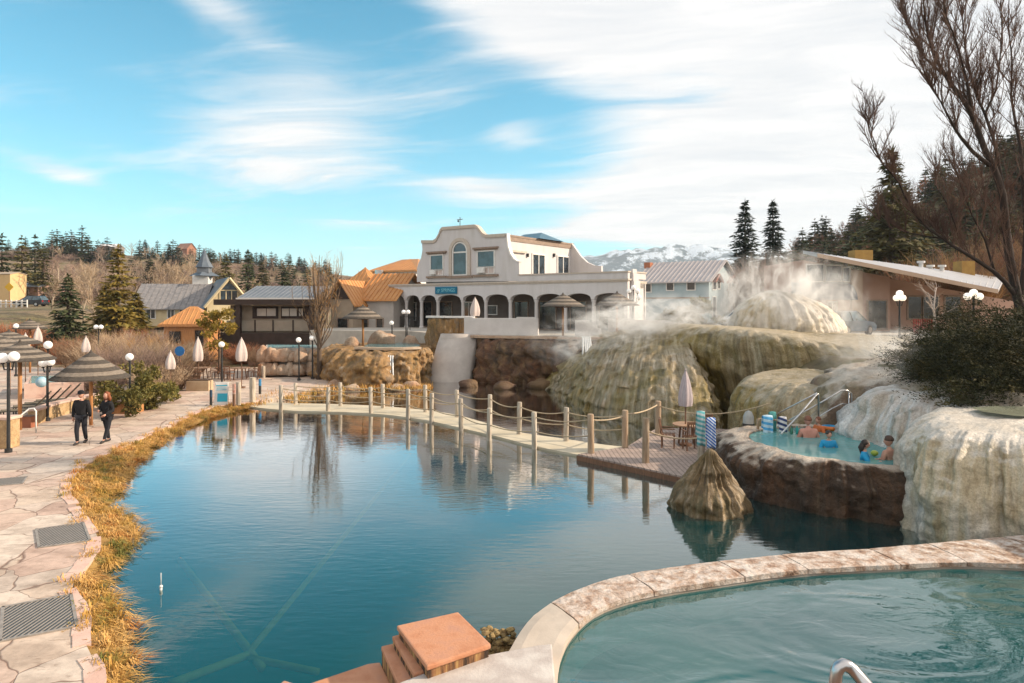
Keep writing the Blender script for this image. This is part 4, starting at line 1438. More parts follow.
# rock and steps before the low wall left of the bath house
for i, (px, py, Y, r_) in enumerate(((382, 345, 48.5, .75), (352, 346, 48, .4), (410, 345, 49, .45))):
    c0 = P(px, py, Y)
    o = boulder((0, 0, 0), (r_ * 1.3, r_, r_ * 1.25), 50 + i * 2.3).build('boulder', m_boul, None, smooth=True)
    o.location = (c0.x, Y, TZ + .1)
    tag(o, ['pointed tan boulder at the back of the upper pool', 'small tan boulder beside the upper pool umbrella', 'small boulder below the double lamp of the arcade'][i], 'rock', 'boulders at the upper pool')
stp = thing('stone_stairs', 'short stone stairs leading up to the left end of the arcade', 'stairs', (-6.6, 51.2, 2.15))
for k in range(5):
    q = MB()
    q.mm((-1.2, k * .28, k * .17), (1.2, 1.6, (k + 1) * .17))
    q.build('tread', m_concrete, stp)
for x in (-1.25, 1.25):
    q = MB()
    q.tube([(x, 0, 0), (x, 0, .95), (x, 1.4, 1.75), (x, 1.4, .9)], .03, 6)
    q.build('railing', m_black, stp)
# ---------------------------------------------------------------- buildings
class Frame:
    """a building's own axes: x along its front (to the right), y into its depth"""

    def __init__(s, px, Y, deg, zb):
        s.O = V((px - CXP) / FPX * Y, Y)
        s.t = R(deg)
        s.c, s.s = math.cos(s.t), math.sin(s.t)
        s.zb = zb

    def x(s, px, y=0.0):
        k = (px - CXP) / FPX
        return (k * (s.O.y + y * s.c) - s.O.x - y * s.s) / (s.c + k * s.s)

    def y(s, px, x=0.0):
        k = (px - CXP) / FPX
        return (k * (s.O.y - x * s.s) - s.O.x - x * s.c) / (s.s - k * s.c)

    def z(s, py, x, y=0.0):
        Y = s.O.y - x * s.s + y * s.c
        return CAMH - (py - YH) / FPX * Y - s.zb

    def root(s, name, label, cat, group=None):
        return thing(name, label, cat, (s.O.x, s.O.y, s.zb), -s.t, group)


m_wallgrey = streak_mat('bath_house_stucco', [(0.25, (0.46, 0.43, 0.42)), (0.42, (0.555, 0.53, 0.53)), (0.7, (0.60, 0.575, 0.575))], [(0.3, (0.50, 0.47, 0.45)), (0.6, (0.585, 0.56, 0.555))], 0.35, 0.18, 1.6, 0.9, 0.15, 0.02, src='Object', grain=0.12)
m_trim = M('brown_trim', (0.30, 0.22, 0.17), (0.22, 0.16, 0.12), 5, 0.7)
m_trimpale = M('pale_trim', (0.52, 0.45, 0.38), (0.44, 0.38, 0.32), 5, 0.7)
m_glass = glass_mat('window_glass')
m_glassd = glass_mat('window_glass_dark', (0.012, 0.014, 0.016), 0.12)
m_dark = M('dark_interior', (0.05, 0.04, 0.035), (0.03, 0.025, 0.022), 1.5, 0.9)
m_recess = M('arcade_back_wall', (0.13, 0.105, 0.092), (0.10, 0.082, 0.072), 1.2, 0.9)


def window(parent, x0, x1, z0, z1, y, fw=0.08, mat=None, gm=None, mull=0, bar=0, name='window', depth=0.08):
    """framed window in the plane y (facing -y): frame mesh with its panes as a child"""
    q = MB()
    fr = mat or m_white
    q.mm((x0 - fw, y - depth, z0 - fw), (x1 + fw, y + .02, z0))
    q.mm((x0 - fw, y - depth, z1), (x1 + fw, y + .02, z1 + fw))
    q.mm((x0 - fw, y - depth, z0), (x0, y + .02, z1))
    q.mm((x1, y - depth, z0), (x1 + fw, y + .02, z1))
    for k in range(mull):
        xm = x0 + (x1 - x0) * (k + 1) / (mull + 1)
        q.mm((xm - fw * .35, y - depth + .012, z0), (xm + fw * .35, y + .01, z1))
    for k in range(bar):
        zm = z0 + (z1 - z0) * (k + 1) / (bar + 1)
        q.mm((x0, y - depth + .015, zm - fw * .3), (x1, y + .01, zm + fw * .3))
    o = q.build(name, fr, parent)
    g = MB()
    g.mm((x0, y - depth * .35, z0), (x1, y + .005, z1))
    g.build('pane', gm or m_glass, o)
    return o


def side_window(parent, y0, y1, z0, z1, x, fw=0.08, mat=None, gm=None, mull=0, name='window', d=0.08, sg=1):
    """the same in the plane x, facing +x (sg 1) or -x"""
    q = MB()
    a, b2 = x - .02 * sg, x + d * sg
    q.mm((a, y0 - fw, z0 - fw), (b2, y1 + fw, z0))
    q.mm((a, y0 - fw, z1), (b2, y1 + fw, z1 + fw))
    q.mm((a, y0 - fw, z0), (b2, y0, z1))
    q.mm((a, y1, z0), (b2, y1 + fw, z1))
    for k in range(mull):
        ym = y0 + (y1 - y0) * (k + 1) / (mull + 1)
        q.mm((a, ym - fw * .35, z0), (b2 - .012 * sg, ym + fw * .35, z1))
    o = q.build(name, mat or m_white, parent)
    g = MB()
    g.mm((x - .005 * sg, y0, z0), (x + d * .35 * sg, y1, z1))
    g.build('pane', gm or m_glass, o)
    return o


# ---- bath house with arcade
F1 = Frame(626, 48.0, 36, 3.0)
bh = F1.root('bath_house', 'large pale stucco bath house with curved mission gable, arcade and teal sign', 'building')
colpx = [392, 405, 420, 436.5, 461.5, 484.5, 509, 535, 564, 592.5, 625]
cx_ = [F1.x(p) for p in colpx]
XL = F1.x(390) - .05
zs, za, zt = 2.42, 2.86, F1.z(280, 0)
prof = [(XL, zt), (0.12, zt), (0.12, 0), (-0.12, 0), (-0.12, zs)]
for i in range(len(cx_) - 1, 0, -1):
    b_, a_ = cx_[i] - .13, cx_[i - 1] + .13
    if i == len(cx_) - 1: b_ = -0.12
    m_, h_ = (a_ + b_) / 2, (b_ - a_) / 2
    for k in range(0, 13):
        t = PI * k / 12
        prof.append((m_ + h_ * math.cos(t), zs + (za - zs) * (math.sin(t) ** .8 if h_ > .7 else math.sin(t))))
    if i > 1: prof.append((a_ - .0, zs))
prof += [(cx_[0] + .13, zs), (cx_[0] + .13, 0), (XL, 0)]
clean = [prof[0]]
for p in prof[1:]:
    if (abs(p[0] - clean[-1][0]) + abs(p[1] - clean[-1][1])) > 1e-3: clean.append(p)
q = MB()
q.wall(clean, 0, 0.42)
q.build('arcade_wall', m_wallgrey, bh)
for i in range(1, len(cx_) - 1):
    q = MB()
    q.lathe([(.21, 0), (.21, .12), (.155, .16), (.14, zs - .22), (.18, zs - .16), (.2, zs - .02)], (cx_[i], .2, 0), 12)
    q.build('column', m_wallgrey, bh, smooth=True, auto=40)
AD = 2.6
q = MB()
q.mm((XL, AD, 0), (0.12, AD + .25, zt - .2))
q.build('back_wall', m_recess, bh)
q = MB()
q.mm((XL, 0.42, zt - .55), (0.12, AD, zt - .22))
q.build('arcade_ceiling', m_trimpale, bh)
q = MB()
q.mm((XL - .02, .44, 0), (XL + .22, AD - .01, zt - .56))
q.build('end_wall', m_wallgrey, bh)
q = MB()
q.mm((-.14, .44, 0), (0.1, AD - .01, zt - .56))
q.build('end_wall', m_wallgrey, bh)
q = MB()
q.mm((XL - .1, -.1, zt - .02), (0.22, .02 + .5, zt + .1))
q.mm((XL - .06, -.05, zt - .12), (0.18, .0, zt - .02))
q.build('cornice', m_trimpale, bh)
# doors and windows inside the arcade
for (p0, p1, y0_, y1_, kind) in ((463.5, 475, 303, 322, 'd'), (488, 497, 306, 314, 'w'), (440, 452, 301, 318, 'o'), (515, 528, 300, 319, 'o'), (409, 416, 303, 323, 'w'), (424, 432, 301, 322, 'o'), (540, 556, 299, 328, 'o'), (600, 616, 298, 322, 'o'), (571, 586, 299, 328, 'o')):
    a_, b_ = F1.x(p0, AD), F1.x(p1, AD)
    z1_, z0_ = F1.z(y0_, a_, AD), max(.05, F1.z(y1_, a_, AD))
    if kind == 'd': window(bh, a_, b_, .1, 2.2, AD, .09, m_white, m_glassd, 1, 0, 'door')
    elif kind == 'w': window(bh, a_, b_, max(.6, z0_), z1_, AD, .07, m_white, m_glass, 0, 0)
    else: window(bh, a_, b_, .08, 2.25, AD, .07, m_trim, m_glassd, 0, 0, 'door')
q = MB()
for i in (0, 1):
    a_, b_ = cx_[i] + .16, cx_[i + 1] - .16
    q.mm((a_, .17, .92), (b_, .21, .97))
    k = a_
    while k < b_:
        q.mm((k, .175, 0.02), (k + .03, .205, .92))
        k += .13
q.build('railing', m_black, bh)
# balcony parapet to the right of the gable block
GY = 0.35
xr = F1.x(506, GY)
xl = F1.x(422.5, GY)
xs_ = F1.x(520, GY)
zp = F1.z(275, xs_, GY)
q = MB()
q.mm((xs_, .04, zt + .1), (0.12, .34, zp - .06))
q.mm((-.2, .34, zt + .1), (0.12, 3.0, zp - .06))
q.mm((-.2, .43, 0), (0.12, 2.99, zt - .22))
q.build('balcony_parapet', m_wallgrey, bh)
q = MB()
q.mm((xs_ + .02, -.02, zp - .06), (0.18, .40, zp + .04))
q.mm((-.26, .40, zp - .06), (0.18, 3.05, zp + .04))
q.build('parapet_cap', m_trimpale, bh)
q = MB()
q.mm((XL, .43, zt - .2), (.1, 3.2, zt - .02))
q.build('balcony_floor', m_trimpale, bh)
# gable block front
PX = [(422.5, 284), (422.5, 283), (417, 282), (417, 268), (418.5, 263), (421, 258), (422.4, 250), (421.8, 241), (433.5, 241), (436.5, 239), (439, 234.5), (440.5, 230), (442.5, 227.8), (475, 225.2), (478, 227), (480.5, 230.5), (483, 233.6), (486, 235.4), (506, 234.2),
      (506.4, 240), (507.2, 247), (509.5, 254), (512.5, 259), (516, 261.6), (519, 262), (519.5, 281), (519.5, 284)]
pf = [(F1.x(a, GY), F1.z(b2, F1.x(a, GY), GY)) for a, b2 in PX]
q = MB()
zlow = zt + .11
pf2 = [(a, max(b2, zlow)) for a, b2 in pf[2:-1]]
q.wall(pf2, GY, GY + .35)
q.build('gable_wall', m_wallgrey, bh)
# coping band following the gable outline
q = MB()
line = [(a, b2) for a, b2 in pf[7:19]]
vs, fs = [], []
for (a, b2) in line:
    vs += [(a, GY - .10, b2 - .20), (a, GY - .10, b2 + .06), (a, GY + .42, b2 + .06), (a, GY - .001, b2 - .20)]
for i in range(len(line) - 1):
    o0 = i * 4
    fs += [(o0, o0 + 4, o0 + 5, o0 + 1), (o0 + 1, o0 + 5, o0 + 6, o0 + 2), (o0, o0 + 3, o0 + 7, o0 + 4)]
q.add(vs, fs)
q.build('gable_coping', m_trimpale, bh)
q = MB()
q.add(*(lambda l: ([w for (a, b2) in l for w in ((a, GY - .04, b2), (a + .12, GY - .04, b2 + .05), (a + .12, GY + .38, b2 + .05), (a, GY + .38, b2))],
                   [f for i in range(len(l) - 1) for f in ((i * 4, i * 4 + 4, i * 4 + 5, i * 4 + 1), (i * 4 + 1, i * 4 + 5, i * 4 + 6, i * 4 + 2))]))(pf[18:25]))
q.build('scroll_coping', m_white, bh)
BD = F1.y(572.5, xr)
zr0 = F1.z(236.0, xr, GY)
q = MB()
q.mm((xl + .1, GY + .35, zt - .19), (xr, BD, zr0))
q.mm((xl + .1, AD + .26, 0), (xr, BD, zt - .2))
q.build('block', m_wallgrey, bh)
q = MB()
q.mm((xl, GY + .36, zr0), (xr + .10, BD + .1, zr0 + .14))
q.mm((xr + .003, GY + .37, zr0 - .35), (xr + .06, BD, zr0))
q.build('roof', m_trim, bh)
# back scroll beyond the side wall
sx = [(572, 243), (577, 250), (582, 257), (588, 262.5), (595, 265.5), (602, 266), (602.5, 280)]
ps = [(F1.x(a, BD - .15), F1.z(b2, F1.x(a, BD - .15), BD - .15)) for a, b2 in sx]
q = MB()
q.wall([(xr, 0), (xr, ps[0][1])] + ps + [(ps[-1][0], 0)], BD - .3, BD)
q.build('scroll_wall', m_wallgrey, bh)
# skylight, vane
yk = BD * .62
a_, b_ = F1.x(526, yk), F1.x(552, yk)
q = MB()
zk = zr0 + .14
hk = F1.z(232.5, b_, yk)
q.add([(a_ - .2, yk - 2, zk), (b_, yk - 2, zk), (b_, yk + 2, zk), (a_ - .2, yk + 2, zk), (a_ - .2, yk, hk), (b_ - 1.1, yk, hk + .05)], [(0, 1, 5, 4), (1, 2, 5), (2, 3, 4, 5), (3, 0, 4)])
q.build('skylight_roof', M('blue_metal', (0.03, 0.10, 0.16), (0.05, 0.14, 0.20), 3, .4), bh)
q = MB()
xv = F1.x(460, 3)
q.tube([(xv, 3, zr0), (xv, 3, F1.z(217, xv, 3))], .03, 6)
q.tube([(xv - .35, 3, F1.z(219.5, xv, 3)), (xv + .3, 3, F1.z(219.5, xv, 3))], .03, 6)
q.ball((xv - .2, 3, F1.z(221, xv, 3)), .09)
q.build('weather_vane', m_black, bh)
# windows of the gable front
W1 = (F1.x(431.2, GY), F1.x(443, GY))
W3 = (F1.x(478.2, GY), F1.x(494.2, GY))
WA = (F1.x(453.8, GY), F1.x(466.6, GY))
zz = lambda py, x: F1.z(py, x, GY)
for (a_, b_), (yt, ym, yb) in ((W1, (256, 269.5, 275)), (W3, (252, 266.8, 273.4))):
    o = window(bh, a_, b_, zz(ym, a_), zz(yt, a_), GY, .10, m_white, m_glass)
    o2 = window(bh, a_, b_, zz(yb, a_), zz(ym + .9, a_), GY, .08, m_white, m_fabric, 2)
    q = MB()
    q.mm((a_ + .1, GY - .35, zz(yb, a_) + .02), ((a_ + b_) / 2, GY - .09, zz(ym + 1, a_)))
    q.build('air_conditioner', m_white, bh, bevel=.02)
    e = .45
    q = MB()
    q.mm((a_ - e, GY - .22, zz(yt, a_) + .22), (b_ + e, GY, zz(yt, a_) + .36))
    q.mm((a_ - e * .8, GY - .12, zz(yt, a_) + .12), (b_ + e * .8, GY, zz(yt, a_) + .215))
    q.build('lintel', m_trim, bh)
    q = MB()
    q.mm((a_ - e, GY - .2, zz(yb, a_) - .28), (b_ + e, GY, zz(yb, a_) - .11))
    q.build('sill', m_trim, bh)
a_, b_ = WA
mx_, hw = (a_ + b_) / 2, (b_ - a_) / 2
zb_, zm_, zt_ = zz(274.6, a_), zz(252.6, a_), zz(243.5, a_)


def archband(r0, r1, z0, zc, y0, y1):
    q = MB()
    pts = [(r1, z0), (r1, zc)] + [(r1 * math.cos(PI * k / 14), zc + (r1) * .98 * math.sin(PI * k / 14)) for k in range(1, 14)] + [(-r1, zc), (-r1, z0)]
    inn = [(r0, z0), (r0, zc)] + [(r0 * math.cos(PI * k / 14), zc + (r0) * .98 * math.sin(PI * k / 14)) for k in range(1, 14)] + [(-r0, zc), (-r0, z0)]
    vs, fs = [], []
    for (o_, n_) in zip(pts, inn):
        vs += [(mx_ + o_[0], y0, o_[1]), (mx_ + n_[0], y0, n_[1]), (mx_ + n_[0], y1, n_[1]), (mx_ + o_[0], y1, o_[1])]
    for i in range(len(pts) - 1):
        k = i * 4
        fs += [(k, k + 4, k + 5, k + 1), (k + 1, k + 5, k + 6, k + 2), (k + 3, k + 7, k + 4, k)]
    return q.add(vs, fs)


zc_ = zt_ - hw
o = archband(hw, hw + .12, zb_, zc_, GY - .09, GY + .02).build('arched_window', m_white, bh)
q = MB()
q.wall([(mx_ - hw, zb_), (mx_ + hw, zb_), (mx_ + hw, zc_)] + [(mx_ + hw * math.cos(PI * k / 14), zc_ + hw * .98 * math.sin(PI * k / 14)) for k in range(1, 14)] + [(mx_ - hw, zc_)], GY - .03, GY - .004)
q.build('pane', m_glass, o)
q = MB()
q.mm((a_, GY - .085, zm_ - .07), (b_, GY - .02, zm_ + .05))
q.mm((a_ - .12, GY - .085, zb_ - .1), (b_ + .12, GY - .02, zb_))
q.build('window_bar', m_white, o)
archband(hw + .16, hw + .46, zb_ - .1, zc_, GY - .14, GY + .01).build('arch_surround', m_trimpale, bh)
q = MB()
q.mm((a_ - .7, GY - .2, zb_ - .3), (b_ + .7, GY, zb_ - .12))
q.build('sill', m_trim, bh)
# side wall doors and sconces
for p0, p1, yt, yb in ((532.5, 544, 254.5, 274), (557.5, 568, 256.5, 272)):
    y0_, y1_ = F1.y(p0, xr), F1.y(p1, xr)
    z1_ = F1.z(yt, xr, y0_)
    side_window(bh, y0_, y1_, zt + .15, z1_, xr, .12, m_white, m_glass, 1, 'door')
for p in (527, 553.5):
    y_ = F1.y(p, xr)
    q = MB()
    q.mm((xr, y_ - .08, F1.z(257, xr, y_)), (xr + .16, y_ + .08, F1.z(253.5, xr, y_)))
    q.build('wall_lamp', m_black, bh)
y0_, y1_ = F1.y(511, xr), F1.y(525, xr)
q = MB()
q.mm((xr, y0_, F1.z(252, xr, y0_)), (xr + .2, y1_, F1.z(250, xr, y0_)))
q.build('lintel', m_trimpale, bh)
# corner pier with ragged lit edge
q = MB()
for k, (w, z0_, z1_) in enumerate(((.55, 0, 3.0), (.48, 3.0, 3.7), (.40, 3.7, 4.25), (.3, 4.25, 4.55))):
    q.mm((.13, .5, z0_), (.13 + w * .5, .5 + w * 2.2, z1_))
q.build('corner_pier', m_wallgrey, bh, bevel=.04)
# sign
def text_mesh(txt, size, name, mat, parent, loc, rz=0.0, ex=0.012):
    cu = bpy.data.curves.new(name, 'FONT')
    cu.body = txt
    cu.size = size
    cu.extrude = ex
    cu.align_x = 'CENTER'
    cu.align_y = 'CENTER'
    to = bpy.data.objects.new(name, cu)
    C.objects.link(to)
    dg = bpy.context.evaluated_depsgraph_get()
    me = bpy.data.meshes.new_from_object(to.evaluated_get(dg))
    bpy.data.objects.remove(to)
    me.materials.clear()
    me.materials.append(mat)
    o = bpy.data.objects.new(name, me)
    C.objects.link(o)
    o.location = loc
    o.rotation_euler = (R(90), 0, rz)
    if parent: o.parent = parent
    return o


m_teal = M('teal_sign', (0.0, 0.14, 0.24), (0.0, 0.12, 0.21), 4, .5)
m_sky = M('sky_letters', (0.20, 0.50, 0.58), (0.18, 0.45, 0.54), 4, .5)
a_, b_ = F1.x(436, 0), F1.x(457.6, 0)
z1_, z0_ = F1.z(287.0, a_), F1.z(294.0, a_)
sg = MB()
sg.mm((a_, -.14, z0_), (b_, -.02, z1_))
sg = sg.build('sign_board', m_teal, bh, bevel=.03)
text_mesh('SPRINGS', .40, 'lettering', m_sky, sg, ((a_ + b_) / 2 + .28, -.15, (z0_ + z1_) / 2))
q = MB()
xw = a_ + .42
for k in range(3):
    q.tube([(xw - .22 + .06 * k + .04 * j, -.15, (z0_ + z1_) / 2 - .05 + .1 * k - .09 + .05 * math.sin(j * 1.1)) for j in range(8)], .022, 5)
q.build('wave_emblem', m_sky, sg)


# ---- generic gabled parts
def roof_gable(x0, x1, y0, y1, ze, zr, axis='x', ov=0.4, rib=0.6, th=0.12):
    q = MB()
    if axis == 'x':
        ym = (y0 + y1) / 2
        sl = (zr - ze) / (ym - y0)
        for s_ in (-1, 1):
            e = ym + s_ * ((y1 - y0) / 2 + ov)
            ez = zr - sl * ((y1 - y0) / 2 + ov)
            vs = [(x0 - ov, e, ez), (x1 + ov, e, ez), (x1 + ov, ym, zr), (x0 - ov, ym, zr)]
            q.add(vs + [(a, b2, c - th) for a, b2, c in vs], [(0, 1, 2, 3), (7, 6, 5, 4), (0, 4, 5, 1), (1, 5, 6, 2), (3, 2, 6, 7), (0, 3, 7, 4)])
            if rib:
                k = x0 - ov
                while k <= x1 + ov:
                    v2 = [(k - .025, e, ez + .003), (k + .025, e, ez + .003), (k + .025, ym, zr + .003), (k - .025, ym, zr + .003)]
                    q.add(v2 + [(a, b2, c + .06) for a, b2, c in v2], [(4, 5, 6, 7), (0, 1, 5, 4), (1, 2, 6, 5), (3, 0, 4, 7)])
                    k += rib
    else:
        xm = (x0 + x1) / 2
        sl = (zr - ze) / (xm - x0)
        for s_ in (-1, 1):
            e = xm + s_ * ((x1 - x0) / 2 + ov)
            ez = zr - sl * ((x1 - x0) / 2 + ov)
            vs = [(e, y0 - ov, ez), (xm, y0 - ov, zr), (xm, y1 + ov, zr), (e, y1 + ov, ez)]
            q.add(vs + [(a, b2, c - th) for a, b2, c in vs], [(0, 1, 2, 3), (7, 6, 5, 4), (0, 4, 5, 1), (1, 5, 6, 2), (3, 2, 6, 7), (0, 3, 7, 4)])
            if rib:
                k = y0 - ov
                while k <= y1 + ov:
                    v2 = [(e, k - .025, ez + .003), (e, k + .025, ez + .003), (xm, k + .025, zr + .003), (xm, k - .025, zr + .003)]
                    q.add(v2 + [(a, b2, c + .06) for a, b2, c in v2], [(4, 5, 6, 7), (0, 1, 5, 4), (1, 2, 6, 5), (3, 0, 4, 7)])
                    k += rib
    return q


def walls_gable(x0, x1, y0, y1, z0, ze, zr, axis='x'):
    q = MB()
    d = .13
    if axis == 'x':
        ym = (y0 + y1) / 2
        pr = [(y0, z0), (y1, z0), (y1, ze), (ym, zr - d), (y0, ze)]
        vs = [(x0, a, b2) for a, b2 in pr] + [(x1, a, b2) for a, b2 in pr]
    else:
        xm = (x0 + x1) / 2
        pr = [(x0, z0), (x1, z0), (x1, ze), (xm, zr - d), (x0, ze)]
        vs = [(a, y0, b2) for a, b2 in pr] + [(a, y1, b2) for a, b2 in pr]
    q.add(vs, [tuple(range(5)), tuple(range(9, 4, -1))] + [(i, (i + 1) % 5, 5 + (i + 1) % 5, 5 + i) for i in range(5)])
    return q


def roof_hip(x0, x1, y0, y1, ze, zr, ov=.4, rib=.5, ridge=0.0):
    q = MB()
    x0 -= ov; x1 += ov; y0 -= ov; y1 += ov
    xm, ym = (x0 + x1) / 2, (y0 + y1) / 2
    A = [(x0, y0, ze), (x1, y0, ze), (x1, y1, ze), (x0, y1, ze)]
    if ridge:
        r0, r1 = (xm - ridge, ym, zr), (xm + ridge, ym, zr)
        q.add(A + [r0, r1], [(0, 1, 5, 4), (1, 2, 5), (2, 3, 4, 5), (3, 0, 4), (3, 2, 1, 0)])
    else:
        q.add(A + [(xm, ym, zr)], [(0, 1, 4), (1, 2, 4), (2, 3, 4), (3, 0, 4), (3, 2, 1, 0)])
    q.mm((x0, y0, ze - .16), (x1, y1, ze - .004))
    if rib:
        for sd in range(4):
            a, b2 = V(*A[sd]), V(*A[(sd + 1) % 4])
            n_ = int((b2 - a).length / rib)
            for k in range(n_ + 1):
                p = a.lerp(b2, k / n_)
                t = abs(k / n_ - .5) * 2
                top = (a + b2) / 2
                top = V(xm, ym, zr)
                # ribs run straight up the slope until they meet the hip
                mid = (a + b2) / 2
                up = (V(xm, ym, zr) - mid)
                e = p + up * (1 - t)
                q.tube([p + V(0, 0, .02), e + V(0, 0, .02)], .03, 4, False)
    return q


m_gold = M('copper_gold_roof', (0.60, 0.29, 0.10), (0.52, 0.23, 0.08), 1.2, 0.42, metal=0.25)
m_greyroof = M('grey_metal_roof', (0.20, 0.215, 0.235), (0.155, 0.17, 0.19), 1.0, 0.5, metal=0.3)
m_blueroof = M('blue_grey_roof', (0.12, 0.145, 0.175), (0.085, 0.11, 0.14), 1.0, 0.55)
m_cream = M('cream_siding', (0.62, 0.52, 0.33), (0.55, 0.45, 0.28), 1.5, .85)
m_tan = M('tan_siding', (0.40, 0.32, 0.24), (0.34, 0.27, 0.20), 1.5, .85)
m_brown = M('dark_brown', (0.055, 0.035, 0.028), (0.04, 0.026, 0.02), 2, .8)
m_bluesid = M('pale_blue_siding', (0.36, 0.44, 0.47), (0.31, 0.39, 0.42), 1.5, .85)

# ---- gold roofed house left of the bath house
F2 = Frame(391, 60, 22, 1.6)
gh = F2.root('gold_roof_house', 'low tan house with ribbed copper gold roof beside the bath house arcade', 'house')
xA = F2.x(331)
ze = F2.z(297, xA)
walls_gable(F2.x(357), 0, 0.4, 6, 0, ze, ze + 2.0, 'x').build('wall', M('grey_siding', (0.42, 0.38, 0.35), (0.36, 0.33, 0.30), 1.5, .85), gh)
roof_gable(F2.x(358), 0.2, 0.4, 6, ze, ze + 2.2, 'x', .35, .45).build('roof', m_gold, gh)
a_, b_ = F2.x(331, -1.2), F2.x(353, -1.2)
walls_gable(a_, b_, -1.2, 5, 0, ze - .1, F2.z(281, a_, -1.2), 'y').build('front_gable', m_tan, gh)
roof_gable(a_, b_, -1.2, 5, ze - .1, F2.z(280, a_, -1.2), 'y', .5, .45).build('front_roof', m_gold, gh)
q = MB()
q.wall([(a_ + .1, ze - .2), (b_ - .1, ze - .2), ((a_ + b_) / 2, F2.z(284, a_, -1.2))], -1.3, -1.215)
q.build('gable_truss', m_brown, gh)
roof_hip(F2.x(352, 4), F2.x(380, 4), 2.4, 5.4, ze + 1.1, F2.z(267.5, F2.x(366, 4), 4), .1, .4).build('cupola_roof', m_gold, gh)
window(gh, F2.x(338, -1.2), F2.x(348, -1.2), .1, 2.2, -1.2, .1, m_trim, m_glassd, 0, 0, 'door')
for p0, p1 in ((362, 368), (377, 383)):
    window(gh, F2.x(p0, .4), F2.x(p1, .4), .9, 2.2, .4, .08, m_trim, m_glassd)

F3 = Frame(416, 76, 30, 3.0)
g2 = F3.root('orange_band_house', 'white house with orange band and tiled pyramid roof behind the gold roofed house', 'house')
xl3 = F3.x(372)
zz3 = lambda py, x: F3.z(py, x)
q = MB()
q.mm((xl3, 0, 0), (0, 6, zz3(270, 0)))
q.build('wall', m_white, g2)
q = MB()
q.mm((xl3 + .3, -.06, zz3(284, -3)), (-1.0, -.003, zz3(276, -3)))
q.build('orange_band', M('orange_paint', (0.62, 0.26, 0.03), (0.56, 0.22, 0.03), 2, .7), g2)
roof_hip(xl3, 0, 0, 6, zz3(270, 0), zz3(257.5, -2.5), .5, .5, 1.2).build('roof', m_gold, g2)
q = MB()
q.tube([(F3.x(383), -.6, zz3(276, -3)), (F3.x(383), -.6, zz3(270, -3))], .55, 12)
q.build('roof_vent', m_steel, g2)

# ---- dark pavilion
F4 = Frame(313, 58, 0, 1.3)
pv = F4.root('dark_pavilion', 'long dark brown pavilion with grey ribbed roof and strip windows painted pale as if lit', 'building')
x0 = F4.x(216)
z4 = lambda py, y=0: F4.z(py, 0, y)
q = MB()
q.add([(x0 + 2, -.4, z4(298)), (0.3, -.4, z4(298)), (0.3, 4, F4.z(286, 0, 4)), (x0 + 2, 4, F4.z(286, 0, 4)), (x0 + 2, -.4, z4(299)), (.3, -.4, z4(299)), (.3, 4, F4.z(287.5, 0, 4)), (x0 + 2, 4, F4.z(287.5, 0, 4))],
      [(0, 1, 2, 3), (7, 6, 5, 4), (0, 4, 5, 1), (1, 5, 6, 2), (3, 2, 6, 7), (0, 3, 7, 4)])
k = x0 + 2
while k < .3:
    a_, b_ = V(k, -.4, z4(298) + .003), V(k, 4, F4.z(286, 0, 4) + .003)
    q.tube([a_, b_], .04, 4, False)
    k += .4
q.build('roof', m_greyroof, pv)
q = MB()
q.mm((x0, -.5, z4(305)), (.35, 4, z4(299.4)))
q.build('fascia', m_brown, pv)
q = MB()
q.mm((x0 + 1.9, -.56, z4(299.3)), (.4, -.42, z4(297.8)))
q.build('gutter', m_white, pv)
q = MB()
q.mm((x0 + .8, 1, 0.2), (0, 1.25, z4(305) - .01))
q.build('wall', m_tan, pv)
q = MB()
q.mm((x0 - .6, -.2, -.6), (.2, .95, z4(333)))
q.build('base_wall', m_brown, pv)
for p0, p1 in ((252.5, 278), (281, 312)):
    q = MB()
    q.mm((F4.x(p0, .9), .88, z4(318.5, .9)), (F4.x(p1, .9), .985, z4(306.5, .9)))
    q.build('window_surround', m_brown, pv)
for p0, p1 in ((257, 276), (282, 297), (299, 303)):
    window(pv, F4.x(p0, .85), F4.x(p1, .85), z4(316, .85), z4(308.5, .85), .86, .05, m_brown, M('pane_painted_lit', (0.66, 0.60, 0.52), (0.50, 0.46, 0.42), 1.3, .6), 1)  # pale pane colour stands in for lit interior and reflection
window(pv, F4.x(231), F4.x(236.5), z4(319), z4(306), .86, .05, m_brown, m_glassd)
for p in (239, 312):
    q = MB()
    q.mm((F4.x(p) - .2, -.3, 0), (F4.x(p) + .2, .1, z4(305)))
    q.build('post', m_brown, pv)
q = MB()
q.mm((x0 + .6, .70, z4(331, .7)), (0, .76, z4(320.5, .7)))
q.build('balustrade', M('beige_panel', (0.38, 0.32, 0.25), (0.33, 0.28, 0.22), 2, .85), pv)
for p in (255, 273, 293):
    q = MB()
    q.mm((F4.x(p, .66) - .05, .62, z4(332, .7)), (F4.x(p, .66) + .05, .69, z4(320, .7)))
    q.build('rail_post', m_brown, pv)

